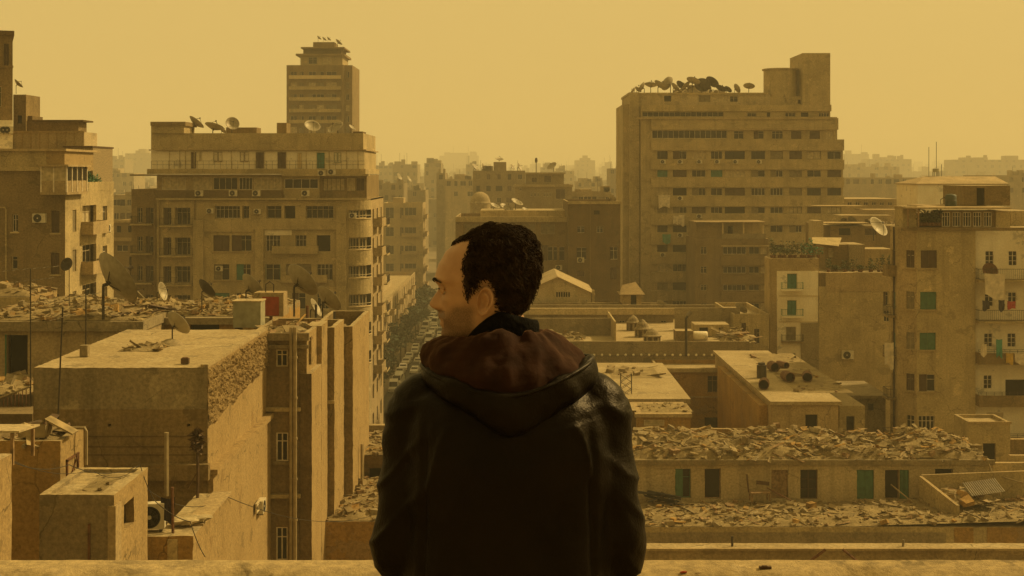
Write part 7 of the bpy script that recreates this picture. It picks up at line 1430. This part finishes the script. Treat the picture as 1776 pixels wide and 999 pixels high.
# ---- clothes
def leather():
    m, nt, b = nodes('dark_leather'); N = nt.nodes.new; L = nt.links.new; tc = N('ShaderNodeTexCoord'); n = N('ShaderNodeTexNoise'); n.inputs['Scale'].default_value = 9; n.inputs['Detail'].default_value = 8; n.inputs['Roughness'].default_value = .65; L(tc.outputs['Object'], n.inputs['Vector'])
    r = N('ShaderNodeValToRGB'); r.color_ramp.elements[0].position = .35; r.color_ramp.elements[1].position = .7; r.color_ramp.elements[0].color = (.0018, .0012, .0007, 1); r.color_ramp.elements[1].color = (.006, .004, .0021, 1); L(n.outputs[0], r.inputs[0]); L(r.outputs[0], b.inputs['Base Color'])
    n2 = N('ShaderNodeTexNoise'); n2.inputs['Scale'].default_value = 38; n2.inputs['Detail'].default_value = 6; L(tc.outputs['Object'], n2.inputs['Vector']); v = N('ShaderNodeTexVoronoi'); v.inputs['Scale'].default_value = 260; L(tc.outputs['Object'], v.inputs['Vector'])
    ad = N('ShaderNodeMath'); ad.operation = 'MULTIPLY_ADD'; ad.inputs[1].default_value = .12; L(v.outputs[0], ad.inputs[0]); L(n2.outputs[0], ad.inputs[2]); bp = N('ShaderNodeBump'); bp.inputs['Strength'].default_value = .35; bp.inputs['Distance'].default_value = .01; L(ad.outputs[0], bp.inputs['Height']); L(bp.outputs[0], b.inputs['Normal'])
    r3 = N('ShaderNodeMapRange'); r3.inputs['To Min'].default_value = .36; r3.inputs['To Max'].default_value = .5; L(n.outputs[0], r3.inputs[0]); L(r3.outputs[0], b.inputs['Roughness']); b.inputs['Specular IOR Level'].default_value = .15; b.inputs['Specular Tint'].default_value = (1, .82, .6, 1)
    return m
M['leather'] = leather(); M['maroon'] = plain('maroon_corduroy', (.02, .0072, .0034), .9, var=.3, scale=25, bump=.3, spec=.15); b_ = M['maroon'].node_tree.nodes['Principled BSDF']; b_.inputs['Sheen Weight'].default_value = .13; b_.inputs['Sheen Tint'].default_value = (1, .5, .22, 1); b_.inputs['Sheen Roughness'].default_value = .45
M['knit'] = plain('black_knit', (.006, .0055, .005), .95, var=.3, scale=90, bump=.4, spec=.1); M['denim'] = plain('dark_denim', (.03, .032, .038), .9); M['shoe'] = plain('dark_shoe_leather', (.03, .02, .012), .45); M['sole'] = plain('shoe_sole', (.02, .018, .015), .8); M['seam'] = plain('seam_thread', (.03, .022, .014), .7)
def wrinkle(me, fn):
    me.update(); nor = [v.normal.copy() for v in me.vertices]
    for v, n in zip(me.vertices, nor): v.co += n * fn(v.co, n)
    me.update()
bm = bmesh.new(); torso(bm, 2, 1010, 622)
for s in (-1, 1): limb(bm, ARM[s][:5] + [ARM[s][5] - Vector((-s * .01, .02, 0))], [.064, .06, .058, .061, .05, .043], 24); limb(bm, [W(882 + s * 92, 664, .0), W(882 + s * 132, 690, .0), W(882 + s * 150, 712, 0)], [.042, .058, .064], 20)
jk = fuse(bm, .0065, 5, 'jacket')
def jfn(co, n):
    px = CX + co.x / S_; py = HY + (HC - FLOOR - co.z) / S_; s = -1 if px < 882 else 1; ax = abs(px - 882)
    arm = ss(135, 170, ax); w_ = 0.
    w_ += arm * .0022 * noise.noise(Vector((co.x * 16, co.y * 16, co.z * 20)))
    w_ += (1 - arm) * .0075 * noise.noise(Vector((co.x * 5.5 + co.z * 2 * s, co.y * 4, co.z * 6.5))) + .0035 * noise.noise(Vector((co.x * 14, co.y * 14, co.z * 18)))
    rdg = lambda q: (1 - abs(noise.noise(q)) * 2.2) ** 3 if abs(noise.noise(q)) < .45 else 0.
    w_ += (.0075 * rdg(Vector((co.x * 4, co.y * 4, co.z * 11 + s * co.x * 13))) * (.3 + .5 * arm) + .004 * arm * noise.noise(Vector((co.x * 6 - 3, co.y * 6, co.z * 9 - s * co.x * 9)))) * ss(1060, 940, py)
    w_ += .008 * (1 - arm) * ss(60, 130, ax) * ss(900, 760, py) * rdg(Vector((co.x * 9 * s - co.z * 5, 2, co.z * 6 + co.x * 9 * s)))
    w_ += -.007 * math.exp(-((ax - 138 + max(0, 760 - py) * .05 - max(0, py - 760) * .02) / 6) ** 2) * ss(700, 760, py)          # arm pit crease
    w_ += .004 * math.exp(-((py - 690 - (ax - 150) * .5) / 9) ** 2) * ss(120, 160, ax)
    w_ -= .0022 * math.exp(-((py - 715 - 14 * math.cos(ax / 70)) / 2.6) ** 2) * (ax < 165)       # yoke seam
    return w_
wrinkle(jk, jfn); jk.materials.clear(); jk.materials.append(M['leather']); jk.polygons.foreach_set('material_index', [0] * len(jk.polygons)); jo = link('jacket', jk, man)
for s in (-1, 1):
    mb = MB(); c0, c1 = ARM[s][4], ARM[s][5]; d = (c1 - c0).normalized(); e = c1 - Vector((-s * .01, .02, 0)); a = d.orthogonal().normalized(); ring = lambda o_, r_: [o_ + (a * math.cos(t) + d.cross(a) * math.sin(t)) * r_ for t in (2 * math.pi * q / 20 for q in range(21))]
    mb.tube(ring(e + d * .012, .042), .006, 'leather', 6, False); mb.build('cuff', jo, smooth=True)
    mb = MB(); pts_ = []
    for q in range(15):                                   # shoulder seam
        t = R(-75 + 200 * q / 14); pts_.append(W(882 + s * (163 + 9 * math.sin(t)), 700, 0) + Vector((0, -math.cos(t) * .079, math.sin(t) * .074)))
# hood: loops round the neck. angle 0 = towards the camera, positive = picture right
def loop(cx, hl, hr, yb, yf, zb_, zl, zr, zf, n=120, cy_=0., wexp=1.4):
    out_ = []
    for q in range(n):
        a = 2 * math.pi * q / n - math.pi; s, c = math.sin(a), math.cos(a); r_ = hr if s > 0 else hl; zs = zr if s > 0 else zl; wz = abs(s) ** wexp
        py = (zb_ if c > 0 else zf) * (1 - wz) + zs * wz; out_.append(Vector((mx(cx) + s * r_ * S_, cy_ - (c * yb if c > 0 else c * yf), mz(py) - FLOOR)))
    return out_
def lofted(name, loops, sub, mat, disp, parent, thick=0.):
    """Catmull-Rom between the loops, displaced by noise"""
    rows = []
    for i in range(len(loops) - 1):
        l0 = loops[max(i - 1, 0)]; l1 = loops[i]; l2 = loops[i + 1]; l3 = loops[min(i + 2, len(loops) - 1)]
        for k in range(sub):
            t = k / sub; rows.append([.5 * ((2 * p1) + (p2 - p0) * t + (2 * p0 - 5 * p1 + 4 * p2 - p3) * t * t + (3 * p1 - p0 - 3 * p2 + p3) * t ** 3) for p0, p1, p2, p3 in zip(l0, l1, l2, l3)])
    rows.append(loops[-1]); mb = MB(); n = len(rows[0]); k_ = mb.mi(mat)
    for r in rows: mb.v += [tuple(p) for p in r]
    for j in range(len(rows) - 1):
        for q in range(n): a = j * n + q; b_ = j * n + (q + 1) % n; mb.f.append((a, b_, b_ + n, a + n)); mb.m.append(k_)
    me = mb.mesh(name, True); wrinkle(me, disp); return link(name, me, parent)
A0 = loop(880, 120, 126, .122, .09, 706, 664, 676, 690); A1 = loop(880, 132, 140, .142, .10, 734, 656, 668, 680); A2 = loop(880, 142, 151, .158, .105, 716, 648, 652, 668); A3 = loop(878, 146, 153, .162, .104, 690, 640, 634, 652)
Bo = loop(877, 145, 151, .158, .10, 668, 632, 620, 644); B2 = loop(877, 141, 147, .150, .096, 663, 627, 616, 640); B3 = loop(877, 132, 136, .138, .09, 664, 628, 624, 646)
fold = lambda co, n: .011 * noise.noise(Vector((co.x * 8, co.y * 8, co.z * 12))) + .006 * noise.noise(Vector((co.x * 17 + co.z * 12, co.y * 15, co.z * 20))) + .0025 * noise.noise(co * 34)
lofted('hood', [A0, A1, A2, A3, Bo, B2, B3], 6, 'leather', fold, man)
mb = MB(); pr = [p + Vector((0, 0, .001)) for p in Bo]; mb.tube(pr + [pr[0]], .0042, 'leather', 8, False); mb.build('hood_edge', man, smooth=True)
C0 = loop(877, 139, 139, .152, .092, 664, 630, 623, 644); C1 = loop(876, 138, 128, .146, .10, 640, 612, 607, 625); C2 = loop(874, 128, 108, .128, .10, 612, 596, 590, 610); C3 = loop(872, 106, 88, .106, .095, 580, 584, 577, 604); C4 = loop(872, 90, 74, .088, .088, 565, 584, 573, 602); C5 = loop(870, 76, 66, .074, .078, 575, 592, 585, 612); C6 = loop(868, 66, 58, .062, .066, 610, 615, 615, 630)
def mfold(co, n):
    a = math.atan2(co.x - mx(876), -(co.y)); return .008 * noise.noise(Vector((a * 2.2 + co.z * 9, co.z * 9, 1))) + .0085 * noise.noise(Vector((a * 3.6 - co.z * 14, co.z * 22, 4))) + .004 * noise.noise(Vector((a * 9, co.z * 44, 7))) + .0012 * noise.noise(co * 120)
lofted('hood_lining', [C0, C1, C2, C3, C4, C5, C6], 8, 'maroon', mfold, man)
K0 = loop(868, 64, 62, .070, .074, 620, 620, 620, 630); K1 = loop(867, 68, 68, .075, .08, 580, 600, 575, 612); K2 = loop(867, 68, 69, .076, .08, 549, 592, 566, 604); K3 = loop(867, 65, 66, .073, .077, 537, 586, 555, 600); K4 = loop(867, 60, 60, .067, .070, 540, 588, 558, 602); K5 = loop(866, 56, 55, .056, .062, 580, 600, 575, 615)
lofted('collar', [K0, K1, K2, K3, K4, K5], 6, 'knit', lambda co, n: .0025 * noise.noise(co * 22) + .001 * noise.noise(co * 60), man)
# trousers and shoes, out of the frame but part of the man
bm = bmesh.new(); ring_loft(bm, [ell(Vector((mx(882), 0, z)), (1, 0, 0), (0, 1, 0), rx, ry, 28) for z, rx, ry in ((.86, .17, .125), (.95, .185, .13), (1.06, .18, .125))])
for s in (-1, 1): limb(bm, [Vector((mx(882) + s * .092, 0, .92)), Vector((mx(882) + s * .1, .0, .7)), Vector((mx(882) + s * .105, .01, .47)), Vector((mx(882) + s * .11, -.01, .25)), Vector((mx(882) + s * .115, -.02, .1))], [.1, .09, .075, .07, .07])
tr = fuse(bm, .012, 3, 'trousers'); wrinkle(tr, lambda co, n: .008 * noise.noise(Vector((co.x * 9, co.y * 9, co.z * 20)))); tr.materials.clear(); tr.materials.append(M['denim']); tr.polygons.foreach_set('material_index', [0] * len(tr.polygons)); link('trousers', tr, man)
for s in (-1, 1):
    bm = bmesh.new(); limb(bm, [Vector((mx(882) + s * .118, -.06, .055)), Vector((mx(882) + s * .123, .03, .06)), Vector((mx(882) + s * .13, .1, .05)), Vector((mx(882) + s * .138, .18, .042))], [.046, .05, .046, .034]); sh = fuse(bm, .008, 2, 'shoe'); sh.materials.clear(); sh.materials.append(M['shoe']); sh.polygons.foreach_set('material_index', [0] * len(sh.polygons)); so_ = link('shoe', sh, man)
    mb = MB(); mb.prism([(mx(882) + s * .118 + .05 * math.sin(t) + .018 * s * (math.cos(t) + 1) * .5, .06 + .16 * math.cos(t)) for t in (2 * math.pi * q / 20 for q in range(20))][::-1], .002, .02, 'sole'); mb.build('sole', so_)
